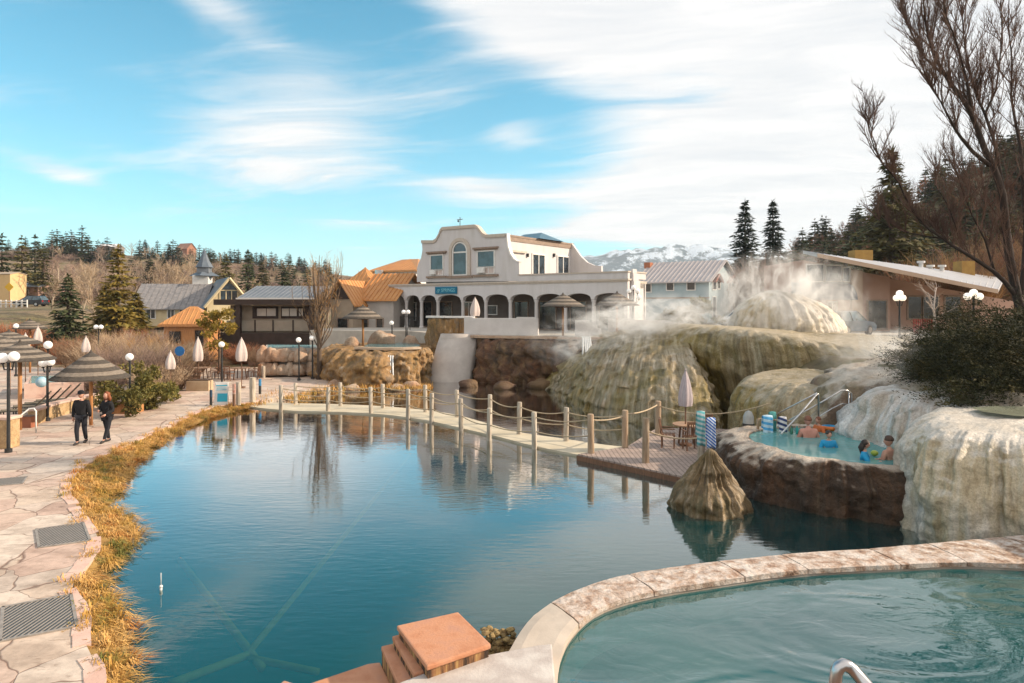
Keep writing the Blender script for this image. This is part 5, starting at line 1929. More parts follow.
# ---- church-like lodge with spire
F5 = Frame(250, 90, -30, 2.2)
ch = F5.root('lodge_hall', 'cream gabled hall with blue grey roof and slender pointed cupola spire', 'building')
xw = F5.x(207)
z5 = lambda py, x=0: F5.z(py, x)
walls_gable(xw, 0, 0, 12, 0, z5(304, xw), z5(277.5, xw / 2), 'y').build('wall', m_cream, ch)
roof_gable(xw, 0, 0, 12, z5(304, xw), z5(277, xw / 2), 'y', .5, 0).build('roof', m_blueroof, ch)
xm = xw / 2
o = window(ch, xm - 1.0, xm + 1.0, z5(303), z5(291), 0, .15, m_cream, m_glass, 2)
q = MB()
q.wall([(xm - 1.2, z5(290)), (xm + 1.2, z5(290)), (xm, z5(283))], -.1, -.004)
q.build('gable_window', m_glass, ch)
q = MB()
for s_ in (-1, 1):
    q.tube([(xm + s_ * abs(xw) / 2 * 1.14, -.55, z5(304, xw) - .45), (xm, -.55, z5(277.5, xm) - .1)], .17, 4)
q.build('barge_board', m_cream, ch)
cu_ = thing('cupola_dummy', '', '', (0, 0, 0)) if False else None
F6 = Frame(200, 92, -8, 2.2)
wg = F6.root('lodge_wing', 'long low cream wing with grey slate roof left of the spired hall', 'building')
xw6 = F6.x(134)
walls_gable(xw6, 0, 0, 8, 0, F6.z(306, 0), F6.z(284, 0, 4), 'x').build('wall', m_cream, wg)
roof_gable(xw6, 0, 0, 8, F6.z(306, 0), F6.z(284, 0, 4), 'x', .5, .7).build('roof', M('slate_roof', (0.26, 0.245, 0.24), (0.17, 0.165, 0.17), 2.5, .7, .4, 12), wg)
for p0, p1 in ((146.5, 155), (168, 174), (180, 186)):
    window(wg, F6.x(p0), F6.x(p1), F6.z(318, 0), F6.z(309, 0), 0, .12, m_white, m_glass, 1)
# spire on the wing's end
sx_, sy_ = F6.x(202.5, 5), 5
zq = lambda py: F6.z(py, sx_, 5)
q = MB()
w_ = 1.05
q.mm((sx_ - w_, sy_ - w_, zq(292)), (sx_ + w_, sy_ + w_, zq(275.5)))
q.build('cupola', m_white, wg)
q = MB()
q.lathe([(2.1, zq(276)), (1.05, zq(272.2))], (sx_ + .25, sy_, 0), 4)
q.build('cupola_skirt', m_blueroof, wg)
q = MB()
q.mm((sx_ + .25 - .8, sy_ - .8, zq(273)), (sx_ + .25 + .8, sy_ + .8, zq(267)))
q.build('belfry', m_greyroof, wg)
q = MB()
q.lathe([(1.25, zq(267.4)), (.7, zq(261)), (.03, zq(248.5))], (sx_ + .25, sy_, 0), 8)
q.build('spire', m_blueroof, wg)

# ---- kiosk with copper roof
F7 = Frame(209, 53, -6, 0.6)
ks = F7.root('copper_roof_kiosk', 'orange timber kiosk with copper pyramid roof in front of the lodge', 'kiosk')
xk = F7.x(164)
z7 = lambda py: F7.z(py, 0)
q = MB()
q.mm((xk, 0, 0), (-.1, 3, z7(325)))
q.build('wall', m_orangewood, ks)
roof_hip(xk, 0, 0, 3, z7(324), z7(306.5), .3, .35, .3).build('roof', m_gold, ks)
q = MB()
q.mm((xk - .35, -.35, z7(326.5)), (.25, 3.3, z7(324.4)))
q.build('fascia', m_orangewood, ks)
window(ks, F7.x(170), F7.x(180), z7(342), z7(332), 0, .06, m_brown, m_glassd)
window(ks, F7.x(196), F7.x(203), .1, z7(331), 0, .06, m_brown, m_glassd, 0, 0, 'door')

# ---- pale blue house behind
F8 = Frame(709, 70, 36, 3.2)
bl = F8.root('blue_house', 'pale blue two storey house with pale metal roof behind the steaming bank', 'house')
xw8 = F8.x(639)
D8 = 8.4
z8 = lambda py, x=0, y=0: F8.z(py, x, y)
walls_gable(xw8, 0, 0, D8, 0, z8(279), z8(261, 0, D8 / 2), 'x').build('wall', m_bluesid, bl)
roof_gable(xw8, 0, 0, D8, z8(279), z8(261, 0, D8 / 2) + .1, 'x', .45, .5).build('roof', M('pale_house_roof', (0.46, 0.425, 0.42), (0.41, 0.375, 0.37), 1.0, .5, metal=.2), bl)
q = MB()
q.mm((xw8, -.06, z8(298.5)), (0.05, -.002, z8(297)))
q.build('belt_course', m_trim, bl)
for p0, p1, yt, yb in ((646, 651, 283, 291), (667, 673.5, 282, 289.5), (687.5, 695, 281.5, 289.5)):
    window(bl, F8.x(p0), F8.x(p1), z8(yb), z8(yt), 0, .09, m_white, m_glassd)
for y0_, y1_, zb1, zt1 in ((1.0, 2.0, 289, 281.5), (2.5, 3.2, 288, 281), (6.0, 7.0, 289, 282)):
    side_window(bl, y0_, y1_, z8(zb1), z8(zt1), 0, .1, m_white, m_glassd)
for yc in (1.9, 6.5):
    q = MB()
    zt1 = z8(274.5)
    for s_ in (-1, 1):
        q.tube([(.45, yc + s_ * 1.15, zt1 - .75), (.45, yc, zt1 + .1)], .10, 5)
    q.add([(0, yc - 1.1, zt1 - .75), (.55, yc - 1.1, zt1 - .75), (.55, yc, zt1 + .12), (0, yc, zt1 + .12), (0, yc + 1.1, zt1 - .75), (.55, yc + 1.1, zt1 - .75)], [(0, 1, 2, 3), (3, 2, 5, 4)])
    q.build('hood', M('red_trim', (0.28, 0.09, 0.06), (0.22, 0.07, 0.05), 3, .7), bl)
side_window(bl, 1.0, 1.9, .2, z8(297), 0, .1, m_white, m_glassd, 0, 'door')
q = MB()
q.mm((F8.x(644, 3), 3, z8(268, -7, 3)), (F8.x(650, 3), 3.8, z8(262, -7, 3)))
q.build('chimney', M('brick_red', (0.40, 0.16, 0.09), (0.33, 0.13, 0.07), 6, .9), bl)

# ---- sloping roof lodge on the right
F9 = Frame(803, 52, 0, 3.0)
ht = F9.root('sloped_roof_lodge', 'long brown lodge with one low sloping metal roof and blue awning on the right', 'building')
m_hwall = M('brown_pink_stucco', (0.46, 0.295, 0.225), (0.40, 0.25, 0.19), .7, .9, .1, 30)
m_hpier = M('tan_pier', (0.52, 0.38, 0.28), (0.47, 0.34, 0.25), .8, .9)
z9 = lambda py, y=0: F9.z(py, 0, y)


def roofz(x):
    return 5.72 - .183 * x


q = MB()
xe = F9.x(862)
q.wall([(0, 0), (xe, 0), (xe, roofz(xe) - .3), (0, roofz(0) - .3)], 0, 8)
q.build('wall', m_hwall, ht)
q = MB()
x2 = F9.x(890, .6)
q.wall([(xe + .01, 0), (x2, 0), (x2, roofz(x2) - .3), (xe + .01, roofz(xe) - .3)], .6, 8)
q.build('wall', m_hwall, ht)
q = MB()
x3 = F9.x(1010, 4)
q.wall([(x2 + .01, 0), (x3, 0), (x3, roofz(x3) + .0), (x2 + .01, roofz(x2) + .0)], 3.6, 9)
q.build('wall', m_hwall, ht)
q = MB()
q.mm((F9.x(850), -.25, 0), (F9.x(861), .0 - .003, roofz(F9.x(861)) - .3))
q.build('pier', m_hpier, ht)
# roof slab
q = MB()
fl, frt = (-.25, -3.0), (F9.x(998, -3), -3.0)
bk0, bk1 = (F9.x(803, 10), 10), (F9.x(1004, 10), 10)
zf = lambda x: roofz(x)
vs = [(fl[0], fl[1], F9.z(253.8, 0, -3)), (frt[0], frt[1], F9.z(290, frt[0], -3)), (bk1[0], bk1[1], F9.z(278, bk1[0], 10)), (bk0[0], bk0[1], F9.z(251.2, bk0[0], 10))]
q.add(vs + [(a, b2, c - .22) for a, b2, c in vs], [(0, 1, 2, 3), (7, 6, 5, 4), (1, 5, 6, 2), (3, 2, 6, 7), (0, 3, 7, 4)])
for k in range(30):
    t = k / 29
    a_, b_ = V(*vs[0]).lerp(V(*vs[1]), t), V(*vs[3]).lerp(V(*vs[2]), t)
    q.tube([a_ + V(0, 0, .02), b_ + V(0, 0, .02)], .035, 4, False)
q.build('roof', M('pale_metal_roof', (0.42, 0.42, 0.43), (0.36, 0.36, 0.38), .8, .45, metal=.3), ht)
q = MB()
q.add([(vs[0][0], -3.04, vs[0][2] + .04), (vs[1][0], -3.04, vs[1][2] + .04), (vs[1][0], -3.04, vs[1][2] - .25), (vs[0][0], -3.04, vs[0][2] - .25),
       (vs[0][0], -2.95, vs[0][2] + .04), (vs[1][0], -2.95, vs[1][2] + .04), (vs[1][0], -2.95, vs[1][2] - .25), (vs[0][0], -2.95, vs[0][2] - .25)],
      [(3, 2, 1, 0), (4, 5, 6, 7), (0, 1, 5, 4), (2, 3, 7, 6), (1, 2, 6, 5), (3, 0, 4, 7)])
q.build('fascia', m_hpier, ht)
for p0, p1, yt, yb in ((807, 823, 265, 281), (826, 841, 266, 281), (843, 849, 268, 281)):
    window(ht, F9.x(p0), F9.x(p1), z9(yb), z9(yt), 0, .1, m_white, m_glass)
window(ht, F9.x(868, .6), F9.x(886, .6), .2, z9(301, .6), .6, .1, m_trim, m_glassd)
for p0, p1 in ((908, 921), (923, 938), (945, 960)):
    window(ht, F9.x(p0, 3.6), F9.x(p1, 3.6), .9, z9(297, 3.6), 3.6, .12, m_trim, m_glassd)
window(ht, F9.x(828), F9.x(836), .1, 2.2, 0, .1, m_white, m_glassd, 1, 0, 'door')
q = MB()
a_, b_ = F9.x(797, -1), F9.x(851, -1)
r_ = 1.35
zc9 = z9(300)
arc = [(-2.0 * math.cos(PI / 2 * k / 10), zc9 + r_ * math.sin(PI / 2 * k / 10)) for k in range(11)]
vs2 = [(a_, y, z) for y, z in arc] + [(b_, y, z) for y, z in arc] + [(a_, 0, zc9), (b_, 0, zc9)]
q.add(vs2, [(i, 11 + i, 12 + i, i + 1) for i in range(10)] + [tuple(range(11)) + (22,), tuple(range(21, 10, -1)) + (23,)])
q.build('awning', M('navy_canvas', (0.035, 0.055, 0.085), (0.05, 0.075, 0.11), 2, .8), ht)
for p0, p1, yt, yb, Yd in ((855, 873, 250, 262, 6), (962, 975, 261, 276, 6)):
    q = MB()
    q.mm((F9.x(p0, Yd), Yd, F9.z(yb + 3, 0, Yd)), (F9.x(p1, Yd), Yd + 1.2, F9.z(yt, 0, Yd)))
    q.build('chimney', M('ochre_stucco', (0.42, 0.25, 0.07), (0.34, 0.19, 0.055), 2, .9), ht)
for p, yt in ((921, 261), (930.5, 265), (942, 265)):
    q = MB()
    q.lathe([(.16, F9.z(275, 0, 4)), (.16, F9.z(yt + 2, 0, 4)), (.3, F9.z(yt + 2, 0, 4)), (.3, F9.z(yt, 0, 4))], (F9.x(p, 4), 4, 0), 10)
    q.build('roof_vent', m_white, ht)

# ---- far left edge: low buildings by the road, cabins on the ridge
def small_house(px0, px1, yt, ye, yb, Y, deg, wm, rm, name, label, cat='house', axis='x', D=7, ov=.4, group=None):
    zb = gz((px0 + px1) / 2 * 0 + (px0 + px1 - 2 * CXP) / 2 / FPX * Y, Y) - .3
    f = Frame(px1, Y, deg, zb)
    t = f.root(name, label, cat, group)
    a = f.x(px0)
    ze_, zr_ = max(1.6, f.z(ye, 0)), f.z(yt, 0, D / 2)
    zr_ = max(zr_, ze_ + .3)
    walls_gable(a, 0, 0, D, 0, ze_, zr_, axis).build('wall', wm, t)
    roof_gable(a, 0, 0, D, ze_, zr_, axis, ov, 0).build('roof', rm, t)
    n_ = max(1, int(-a / 4))
    for i in range(n_):
        xx = a * (i + .5) / n_
        window(t, xx - .7, xx + .7, ze_ * .4, ze_ * .78, 0, .12, m_white, m_glassd)
    return t


m_redbrick = M('pink_brick', (0.42, 0.27, 0.21), (0.36, 0.22, 0.17), 4, .9)
m_yellow = M('ochre_wall', (0.64, 0.44, 0.22), (0.58, 0.40, 0.2), 2, .9)
small_house(-22, 10, 272, 273.5, 298, 112, 12, m_yellow, m_tan, 'ochre_building', 'ochre flat fronted building cut by the left edge of the picture', 'building', 'x', 3, .1)
small_house(11, 38, 283, 286, 298, 118, 0, m_redbrick, m_greyroof, 'brick_shop', 'low pink brick building beside the ochre one at far left', 'building')
small_house(176, 187, 243, 248, 253, 320, 25, M('red_cabin', (0.36, 0.17, 0.11), None, 2), M('rust_roof', (0.38, 0.20, 0.14), None, 2), 'hill_cabin', 'small red brown cabin with rust roof on the wooded ridge', 'house', 'x', 5)
small_house(97, 114, 244, 246.5, 252, 330, -8, M('grey_cabin', (0.30, 0.28, 0.27), None, 2), M('snow_roof', (0.66, 0.65, 0.66), None, 2), 'ridge_house', 'long grey house with white roof on top of the ridge', 'house', 'x', 12)


# ---------------------------------------------------------------- cars
m_tyre = M('tyre', (0.012, 0.012, 0.012), (0.02, 0.02, 0.02), 6, .9)


def car(px, py, Y, rz, col, label, L=4.5, Wd=1.8, H=1.62, zc=None, name='parked_car'):
    p = P(px, py, Y)
    z = gz(p.x, Y) if zc is None else zc
    t = thing(name, label, 'car', (p.x, Y, z), rz)
    pm_ = M('car_paint_' + '%d' % int(col[2] * 1000 + col[0] * 100), col, tuple(c * .92 for c in col), 1, .25, spec=.6)
    h = Wd / 2
    pr = [(-L / 2, .45), (-L / 2 + .06, .92), (-L / 2 + .35, .98), (L / 2 - 1.25, .98), (L / 2 - .35, .86), (L / 2, .66), (L / 2, .36), (L / 2 - .1, .26), (-L / 2 + .1, .28)]
    q = MB()
    n_ = len(pr)
    secs = [(-h, .93), (-h * .93, 1.0), (h * .93, 1.0), (h, .93)]
    vs = []
    for y, k in secs:
        vs += [(x * (1 if k == 1 else .985), y, .6 + (z_ - .6) * k) for x, z_ in pr]
    fs = [tuple(range(n_)), tuple(range(4 * n_ - 1, 3 * n_ - 1, -1))]
    for j in range(3):
        fs += [(j * n_ + i, (j + 1) * n_ + i, (j + 1) * n_ + (i + 1) % n_, j * n_ + (i + 1) % n_) for i in range(n_)]
    q.add(vs, fs)
    q.build('body', pm_, t, smooth=True, auto=30)
    q = MB()
    lo_ = [(-L / 2 + .12, .97), (L / 2 - 1.2, .97)]
    hi_ = [(-L / 2 + .5, H - .05), (L / 2 - 2.1, H - .05)]
    vs = []
    for s_ in (-1, 1):
        vs += [(lo_[0][0], s_ * h * .93, .97), (lo_[1][0], s_ * h * .93, .97), (hi_[1][0], s_ * h * .76, H - .05), (hi_[0][0], s_ * h * .76, H - .05)]
    q.add(vs, [(0, 1, 2, 3), (7, 6, 5, 4), (0, 4, 5, 1), (1, 5, 6, 2), (2, 6, 7, 3), (3, 7, 4, 0)])
    q.build('glasshouse', glass_mat('car_glass', (0.02, 0.045, 0.06), .05), t)
    q = MB()
    q.add([(hi_[0][0] - .04, -h * .78, H - .07), (hi_[1][0] + .05, -h * .78, H - .07), (hi_[1][0] + .05, h * .78, H - .07), (hi_[0][0] - .04, h * .78, H - .07),
           (hi_[0][0] + .06, -h * .7, H), (hi_[1][0] - .1, -h * .7, H), (hi_[1][0] - .1, h * .7, H), (hi_[0][0] + .06, h * .7, H)],
          [(3, 2, 1, 0), (4, 5, 6, 7), (0, 1, 5, 4), (1, 2, 6, 5), (2, 3, 7, 6), (3, 0, 4, 7)])
    for s_ in (-1, 1):
        for xa, xb in ((lo_[0][0], hi_[0][0]), ((lo_[0][0] + lo_[1][0]) / 2 - .1, (hi_[0][0] + hi_[1][0]) / 2), (lo_[1][0], hi_[1][0])):
            q.tube([(xa, s_ * h * .935, .97), (xb, s_ * h * .775, H - .06)], .045, 4)
    q.build('roof', pm_, t)
    for sx_ in (-1, 1):
        for sy_ in (-1, 1):
            q = MB()
            c = V(sx_ * L * .30, sy_ * (h - .1), .33)
            q.tube([c - V(0, .11, 0), c + V(0, .11, 0)], .33, 16)
            w_ = q.build('wheel', m_tyre, t)
            q = MB()
            q.tube([c + V(0, sy_ * .10, 0), c + V(0, sy_ * .125, 0)], .2, 12)
            q.build('rim', m_steel, w_)
    for s_ in (-1, 1):
        q = MB()
        q.mm((L / 2 - .08, s_ * h * .62 - .2, .62), (L / 2 + .015, s_ * h * .62 + .2, .78))
        q.build('headlight', m_white, t)
        q = MB()
        q.mm((-L / 2 - .02, s_ * h * .78 - .12, .68), (-L / 2 + .08, s_ * h * .78 + .12, .92))
        q.build('tail_light', M('red_lens', (0.35, 0.02, 0.02), None, 4, .3), t)
    return t


car(846, 330, 45.5, R(35), (0.035, 0.065, 0.10), 'dark blue wagon parked by the awning of the sloped roof lodge', zc=3.0)
car(742, 305, 62, R(205), (0.68, 0.68, 0.68), 'white car parked beside the pale blue house', zc=3.0)
car(31, 295, 104, R(180), (0.02, 0.022, 0.028), 'black car on the road in front of the pink brick building')
# red bench rack by the lodge
p = P(924.5, 330, 46)
t = thing('slatted_bench', 'red slatted bench in front of the sloped roof lodge', 'bench', (p.x, 46, 3.0))
m_red = M('red_paint', (0.30, 0.03, 0.025), (0.24, 0.025, 0.02), 4, .6)
for k in range(9):
    q = MB()
    q.mm((-.62 + k * .15, .2, .42), (-.54 + k * .15, .25, 1.05))
    q.build('back_slat', m_red, t)
q = MB()
q.mm((-.65, -.25, .4), (.65, .26, .45))
q.build('seat', m_red, t)
for sx_ in (-.6, .55):
    q = MB()
    q.mm((sx_, -.22, 0), (sx_ + .06, .25, .4))
    q.build('leg', m_red, t)
# ---------------------------------------------------------------- plants
m_bark = M('bark', (0.12, 0.085, 0.06), (0.07, 0.05, 0.036), 5, .95, .6, 14, stretch=(4, 4, .6))
m_barkpale = M('pale_bark', (0.40, 0.33, 0.25), (0.28, 0.22, 0.16), 5, .95, .3, 14, stretch=(3, 3, .6), rnd=.15)
m_barkdark = M('dark_bark', (0.060, 0.042, 0.034), (0.035, 0.025, 0.02), 6, .95, .7, 16, stretch=(5, 5, .7))
m_needle = M('dark_needles', (0.028, 0.045, 0.020), (0.055, 0.070, 0.026), 0.9, .8, rnd=.3, transl=.15, c3=(.075, .075, .028))
m_needleb = M('blue_needles', (0.022, 0.040, 0.030), (0.04, 0.06, 0.04), 0.9, .8, rnd=.25, transl=.12)
m_needley = M('golden_needles', (0.16, 0.135, 0.025), (0.25, 0.17, 0.03), 0.7, .8, rnd=.15, transl=.25, c3=(.09, .10, .025))
m_needleo = M('olive_needles', (0.060, 0.066, 0.020), (0.12, 0.09, 0.025), 0.8, .8, rnd=.3, transl=.15)
m_junip = M('juniper_needles', (0.012, 0.016, 0.007), (0.032, 0.034, 0.010), 1.6, .85, rnd=.2, transl=.05, c3=(0.085, 0.065, 0.018))
m_twtan = M('tan_twigs', (0.40, 0.30, 0.20), (0.30, 0.21, 0.135), .8, .95, rnd=.25)
m_twbrown = M('brown_twigs', (0.20, 0.125, 0.075), (0.14, 0.085, 0.055), .8, .95, rnd=.3)
m_twrust = M('rust_twigs', (0.30, 0.12, 0.06), (0.22, 0.09, 0.045), .8, .95, rnd=.25)
m_twgold = M('golden_twigs', (0.40, 0.24, 0.10), (0.30, 0.17, 0.075), .6, .95)
m_twpink = M('pinkgrey_twigs', (0.27, 0.185, 0.15), (0.20, 0.14, 0.11), .8, .95, rnd=.25)
m_leafy = M('yellow_leaves', (0.34, 0.22, 0.03), (0.22, 0.17, 0.03), 1.5, .8, transl=.3)
m_leafg = M('green_bush_leaves', (0.10, 0.105, 0.022), (0.19, 0.15, 0.035), 1.6, .8, rnd=.2, transl=.2, c3=(.05, .06, .015))


def conifer_mb(h, r, seed, whorls, nb, sp, base=0.10, droop=0.25, leaf=None, ragged=.25):
    rd = random.Random(seed)
    q = MB()
    for w in range(whorls):
        t = (w + rd.uniform(-.3, .3)) / whorls
        t = max(0, min(.985, t))
        z = h * (base + (1 - base) * t)
        env = (1 - t) ** .82
        Rw = r * (env + 0.03) * rd.uniform(1 - ragged, 1 + ragged * .6)
        a0 = rd.uniform(0, 6.28)
        for b_ in range(nb):
            if rd.random() < .10: continue
            a = a0 + 2 * PI * b_ / nb + rd.uniform(-.3, .3)
            L = Rw * rd.uniform(.65, 1.12)
            d = V(math.cos(a), math.sin(a), 0)
            sd = V(-d.y, d.x, 0)
            n_ = max(2, int(sp * (0.4 + env)))
            lf = leaf or r * .22
            for k in range(n_):
                f = (k + rd.uniform(.2, 1)) / n_
                f = .12 + .88 * f
                p = d * (L * f) + V(0, 0, z - droop * L * f * (1 - .45 * f) + rd.gauss(0, .03) * h * .2)
                p += sd * rd.gauss(0, .16) * L * .6
                s_ = lf * rd.uniform(.55, 1.2) * (0.55 + .45 * env)
                tip = p + (d * rd.uniform(.5, 1.2) + sd * rd.uniform(-.7, .7) + V(0, 0, rd.uniform(-.55, .15))).normalized() * s_ * 1.4
                w2 = (sd * rd.uniform(.5, 1) + V(0, 0, rd.uniform(-.5, .5))).normalized() * s_ * .42
                q.tri(p - w2, p + w2, tip)
    # leader
    for k in range(6):
        p = V(0, 0, h * (.96 + .04 * k / 6))
        q.leaf(p, r * .10, rd, 1.2, 1.6)
    return q


def conifer(name, label, loc, h, r, seed, mat, whorls=16, nb=8, sp=5, group=None, **kw):
    t = thing(name, label, 'tree', loc, seed * 1.7, group)
    q = MB()
    q.tube([(0, 0, -.4), (0, 0, h * .5), (0, 0, h * .97)], [r * .085 + .03, r * .05 + .02, .012], 7)
    q.build('trunk', m_bark, t, smooth=True)
    conifer_mb(h, r, seed, whorls, nb, sp, **kw).build('crown', mat, t)
    return t


def twig_tree(h, seed, spread=.5, n1=7, n2=7, n3=6, r0=.12, up=.6, clear=.25, twig=.018, lean=0.0, wig=.12):
    """bare tree: (trunk mesh, twig mesh)"""
    rd = random.Random(seed)
    tr, tw = MB(), MB()
    top = V(rd.gauss(0, .05) * h + lean * h, rd.gauss(0, .05) * h, h * .72)
    spine = [V(0, 0, -.3), V(rd.gauss(0, .02) * h, rd.gauss(0, .02) * h, h * .25), top * .66 + V(rd.gauss(0, .03) * h, 0, 0), top]
    tr.tube(spine, [r0, r0 * .8, r0 * .5, r0 * .2], 7)

    def on(t):
        k = min(2, int(t * 3))
        return spine[k].lerp(spine[k + 1], t * 3 - k)

    for i in range(n1):
        t = clear + (1 - clear) * (i + rd.random()) / n1
        p = on(t)
        a = rd.uniform(0, 6.28)
        d = V(math.cos(a) * spread, math.sin(a) * spread, up + .3 * t).normalized()
        L = h * .42 * (1.15 - .6 * t) * rd.uniform(.7, 1.15)
        pts = [p]
        for k in range(3):
            d = (d + V(rd.gauss(0, wig), rd.gauss(0, wig), .10)).normalized()
            pts.append(pts[-1] + d * L / 3)
        tr.tube(pts, [r0 * .38 * (1.2 - .7 * t), r0 * .26, r0 * .16, r0 * .06], 5, False)
        for j in range(n2):
            s_ = .2 + .8 * (j + rd.random()) / n2
            k = min(2, int(s_ * 3))
            b_ = pts[k].lerp(pts[k + 1], s_ * 3 - k)
            d2 = (d + V(rd.gauss(0, .55), rd.gauss(0, .55), rd.gauss(0.1, .4))).normalized()
            L2 = L * .5 * rd.uniform(.5, 1.1)
            e = b_ + d2 * L2
            tw.cone3(b_, e, twig)
            for m_ in range(n3):
                b3 = b_.lerp(e, rd.uniform(.15, .95))
                d3 = (d2 + V(rd.gauss(0, .6), rd.gauss(0, .6), rd.gauss(.12, .45))).normalized()
                tw.cone3(b3, b3 + d3 * L2 * rd.uniform(.3, .75), twig * .6)
    return tr, tw


def bare_tree(name, label, loc, h, seed, bark, twm, group=None, cat='tree', **kw):
    t = thing(name, label, cat, loc, seed * 2.1, group)
    tr, tw = twig_tree(h, seed, **kw)
    tr.build('trunk', bark, t, smooth=True)
    tw.build('crown', twm, t)
    return t


def bush_mb(h, r, seed, n=60, sub=6, twig=.014, flat=1.0):
    rd = random.Random(seed)
    q = MB()
    for i in range(n):
        a = rd.uniform(0, 6.28)
        b_ = V(math.cos(a), math.sin(a), 0) * r * .35 * rd.random() ** .5
        d = V(math.cos(a) * rd.uniform(0, r), math.sin(a) * rd.uniform(0, r), h * rd.uniform(.55, 1.05) * flat)
        e = b_ + d
        q.cone3(b_, e, twig)
        for k in range(sub):
            p = b_.lerp(e, rd.uniform(.25, .95))
            d2 = (d.normalized() + V(rd.gauss(0, .5), rd.gauss(0, .5), rd.gauss(0, .35))).normalized() * h * rd.uniform(.15, .42)
            q.cone3(p, p + d2, twig * .7)
    return q


def bare_bush(label, loc, h, r, seed, m, group, n=60, sub=6, twig=.014):
    o = bush_mb(h, r, seed, n, sub, twig).build('bare_bush', m)
    o.location = loc
    return tag(o, label, 'bush', group)


def leaf_bush_mb(c_list, n, size, seed, el=1.2):
    """foliage: leaf-size faces through several clump ellipsoids (centre, radii)"""
    rd = random.Random(seed)
    q = MB()
    for (c, rr) in c_list:
        for i in range(n):
            d = V(rd.gauss(0, 1), rd.gauss(0, 1), rd.gauss(0, 1)).normalized() * rd.random() ** .4
            p = V(c[0] + d.x * rr[0], c[1] + d.y * rr[1], c[2] + d.z * rr[2])
            q.leaf(p, size * rd.uniform(.6, 1.4), rd, .5, el)
    return q


HILL_EXTRA = []
# --- ridge and slope on the left ------------------------------------------------
rd = random.Random(77)
far_protos = [conifer('pine_tree', 'dark pine among the many along the skyline of the left ridge', (0, 0, 0), 10, 2.6, 200 + k, m_needle if k % 2 == 0 else m_needleb, 12, 8, 6, 'pines along the left ridge', leaf=.9, ragged=.35, base=.06) for k in range(4)]
used = [False] * 4


def place(protos, used, loc, sc, rz, label=None):
    k = rd.randrange(len(protos))
    if not used[k]:
        used[k] = True
        o = protos[k]
        o.location = loc
        o.rotation_euler = (0, 0, rz)
        o.scale = (sc[0], sc[0], sc[1])
    else:
        o = dup(protos[k], loc, rz)
        o.scale = (sc[0], sc[0], sc[1])
    return o


def ground_at(px, Y):
    X = (px - CXP) / FPX * Y
    return V(X, Y, gz(X, Y))


ridge = []
for px in range(-20, 340, 5):
    n_ = 1 if px < 190 else 2
    for k in range(n_):
        ridge.append((px + rd.uniform(-6, 6), rd.uniform(255, 345), rd.uniform(.35, .75)))
for px in (52, 57, 62, 66, 71, 77, 82, 88, 98, 103, 107, 168, 173, 178):
    ridge.append((px, rd.uniform(265, 285), rd.uniform(.85, 1.2)))
for k in range(45):
    ridge.append((rd.uniform(110, 340), rd.uniform(170, 330), rd.uniform(.4, .8)))
for px, Y, s_ in ridge:
    place(far_protos, used, ground_at(px, Y), (s_ * rd.uniform(1.15, 1.75), s_ * rd.uniform(.8, 1.1)), rd.uniform(0, 6))
# tall conifers nearer on the left
for i, (px, yt, Y, r_, m_) in enumerate([(2, 233, 128, 3.0, m_needle), (22, 236, 135, 3.0, m_needleo), (35, 235, 140, 3.0, m_needle), (43, 243, 120, 2.6, m_needleo), (-14, 238, 125, 3, m_needle), (150, 258, 150, 2.2, m_needle), (226, 254, 128, 2.6, m_needleo), (248, 250, 135, 2.9, m_needle), (285, 268, 112, 2.0, m_needle), (262, 262, 150, 2.3, m_needleo)]):
    g = ground_at(px, Y)
    top = CAMH + (YH - yt) / FPX * Y
    conifer('conifer_tree', ['tall conifer at the far left edge on the skyline', 'tall olive conifer second from the left edge', 'tall dark conifer third from the left edge', 'brownish olive conifer above the pink brick building', 'tall dark conifer mostly outside the left edge', 'single dark conifer on the slope right of the golden spruce', 'olive conifer just behind the spire', 'dark conifer rising behind the pavilion roof', 'small dark conifer beside the bare poplar, far off', 'olive conifer on the slope behind the pavilion roof'][i],
            g, max(4, top - g.z), r_, 300 + i, m_, 20, 10, 7, 'conifers on the left slope', leaf=.8, ragged=.4, base=.04)
# bare trees over the slope
bt = [bare_tree('bare_tree', 'pale bare tree, one of many on the brown slope at the left', (0, 0, 0), 8, 400 + k, m_barkpale, (m_twtan, m_twpink, m_twtan)[k], 'bare trees on the left slope', n1=9, n2=6, n3=4, r0=.13, twig=.05, spread=.6, clear=.2) for k in range(3)]
ub = [False] * 3
for k in range(150):
    px = rd.choice([rd.uniform(45, 135), rd.uniform(135, 200), rd.uniform(200, 420), rd.uniform(60, 330)])
    Y = rd.uniform(105, 290)
    s_ = rd.uniform(.6, 1.1)
    place(bt, ub, ground_at(px, Y), (s_ * rd.uniform(1, 1.3), s_), rd.uniform(0, 6))
for k in range(12):
    px = rd.uniform(395, 460)
    Y = rd.uniform(105, 150)
    place(bt, ub, ground_at(px, Y), (1.0, 1.15), rd.uniform(0, 6))
bb = bush_mb(2.2, 2.2, 9, 70, 5, .04)
bo = None
for k in range(190):
    px, Y = rd.uniform(-10, 400), rd.uniform(110, 300)
    g = ground_at(px, Y)
    if bo is None:
        bo = bb.build('bare_bush', m_twpink)
        tag(bo, 'low leafless bush, one of many on the brown slope', 'bush', 'bushes on the left slope')
        o = bo
    else:
        o = bo.copy()
        C.objects.link(o)
    o.location = g
    s_ = rd.uniform(.7, 1.8)
    o.scale = (s_ * 1.2, s_ * 1.2, s_ * .8)
    o.rotation_euler = (0, 0, rd.uniform(0, 6))
for k in range(110):
    px, Y = rd.uniform(788, 870), rd.uniform(96, 190)
    g = ground_at(px, Y)
    HILL_EXTRA.append((g, rd.random() < .4, rd.uniform(.6, 1.1)))
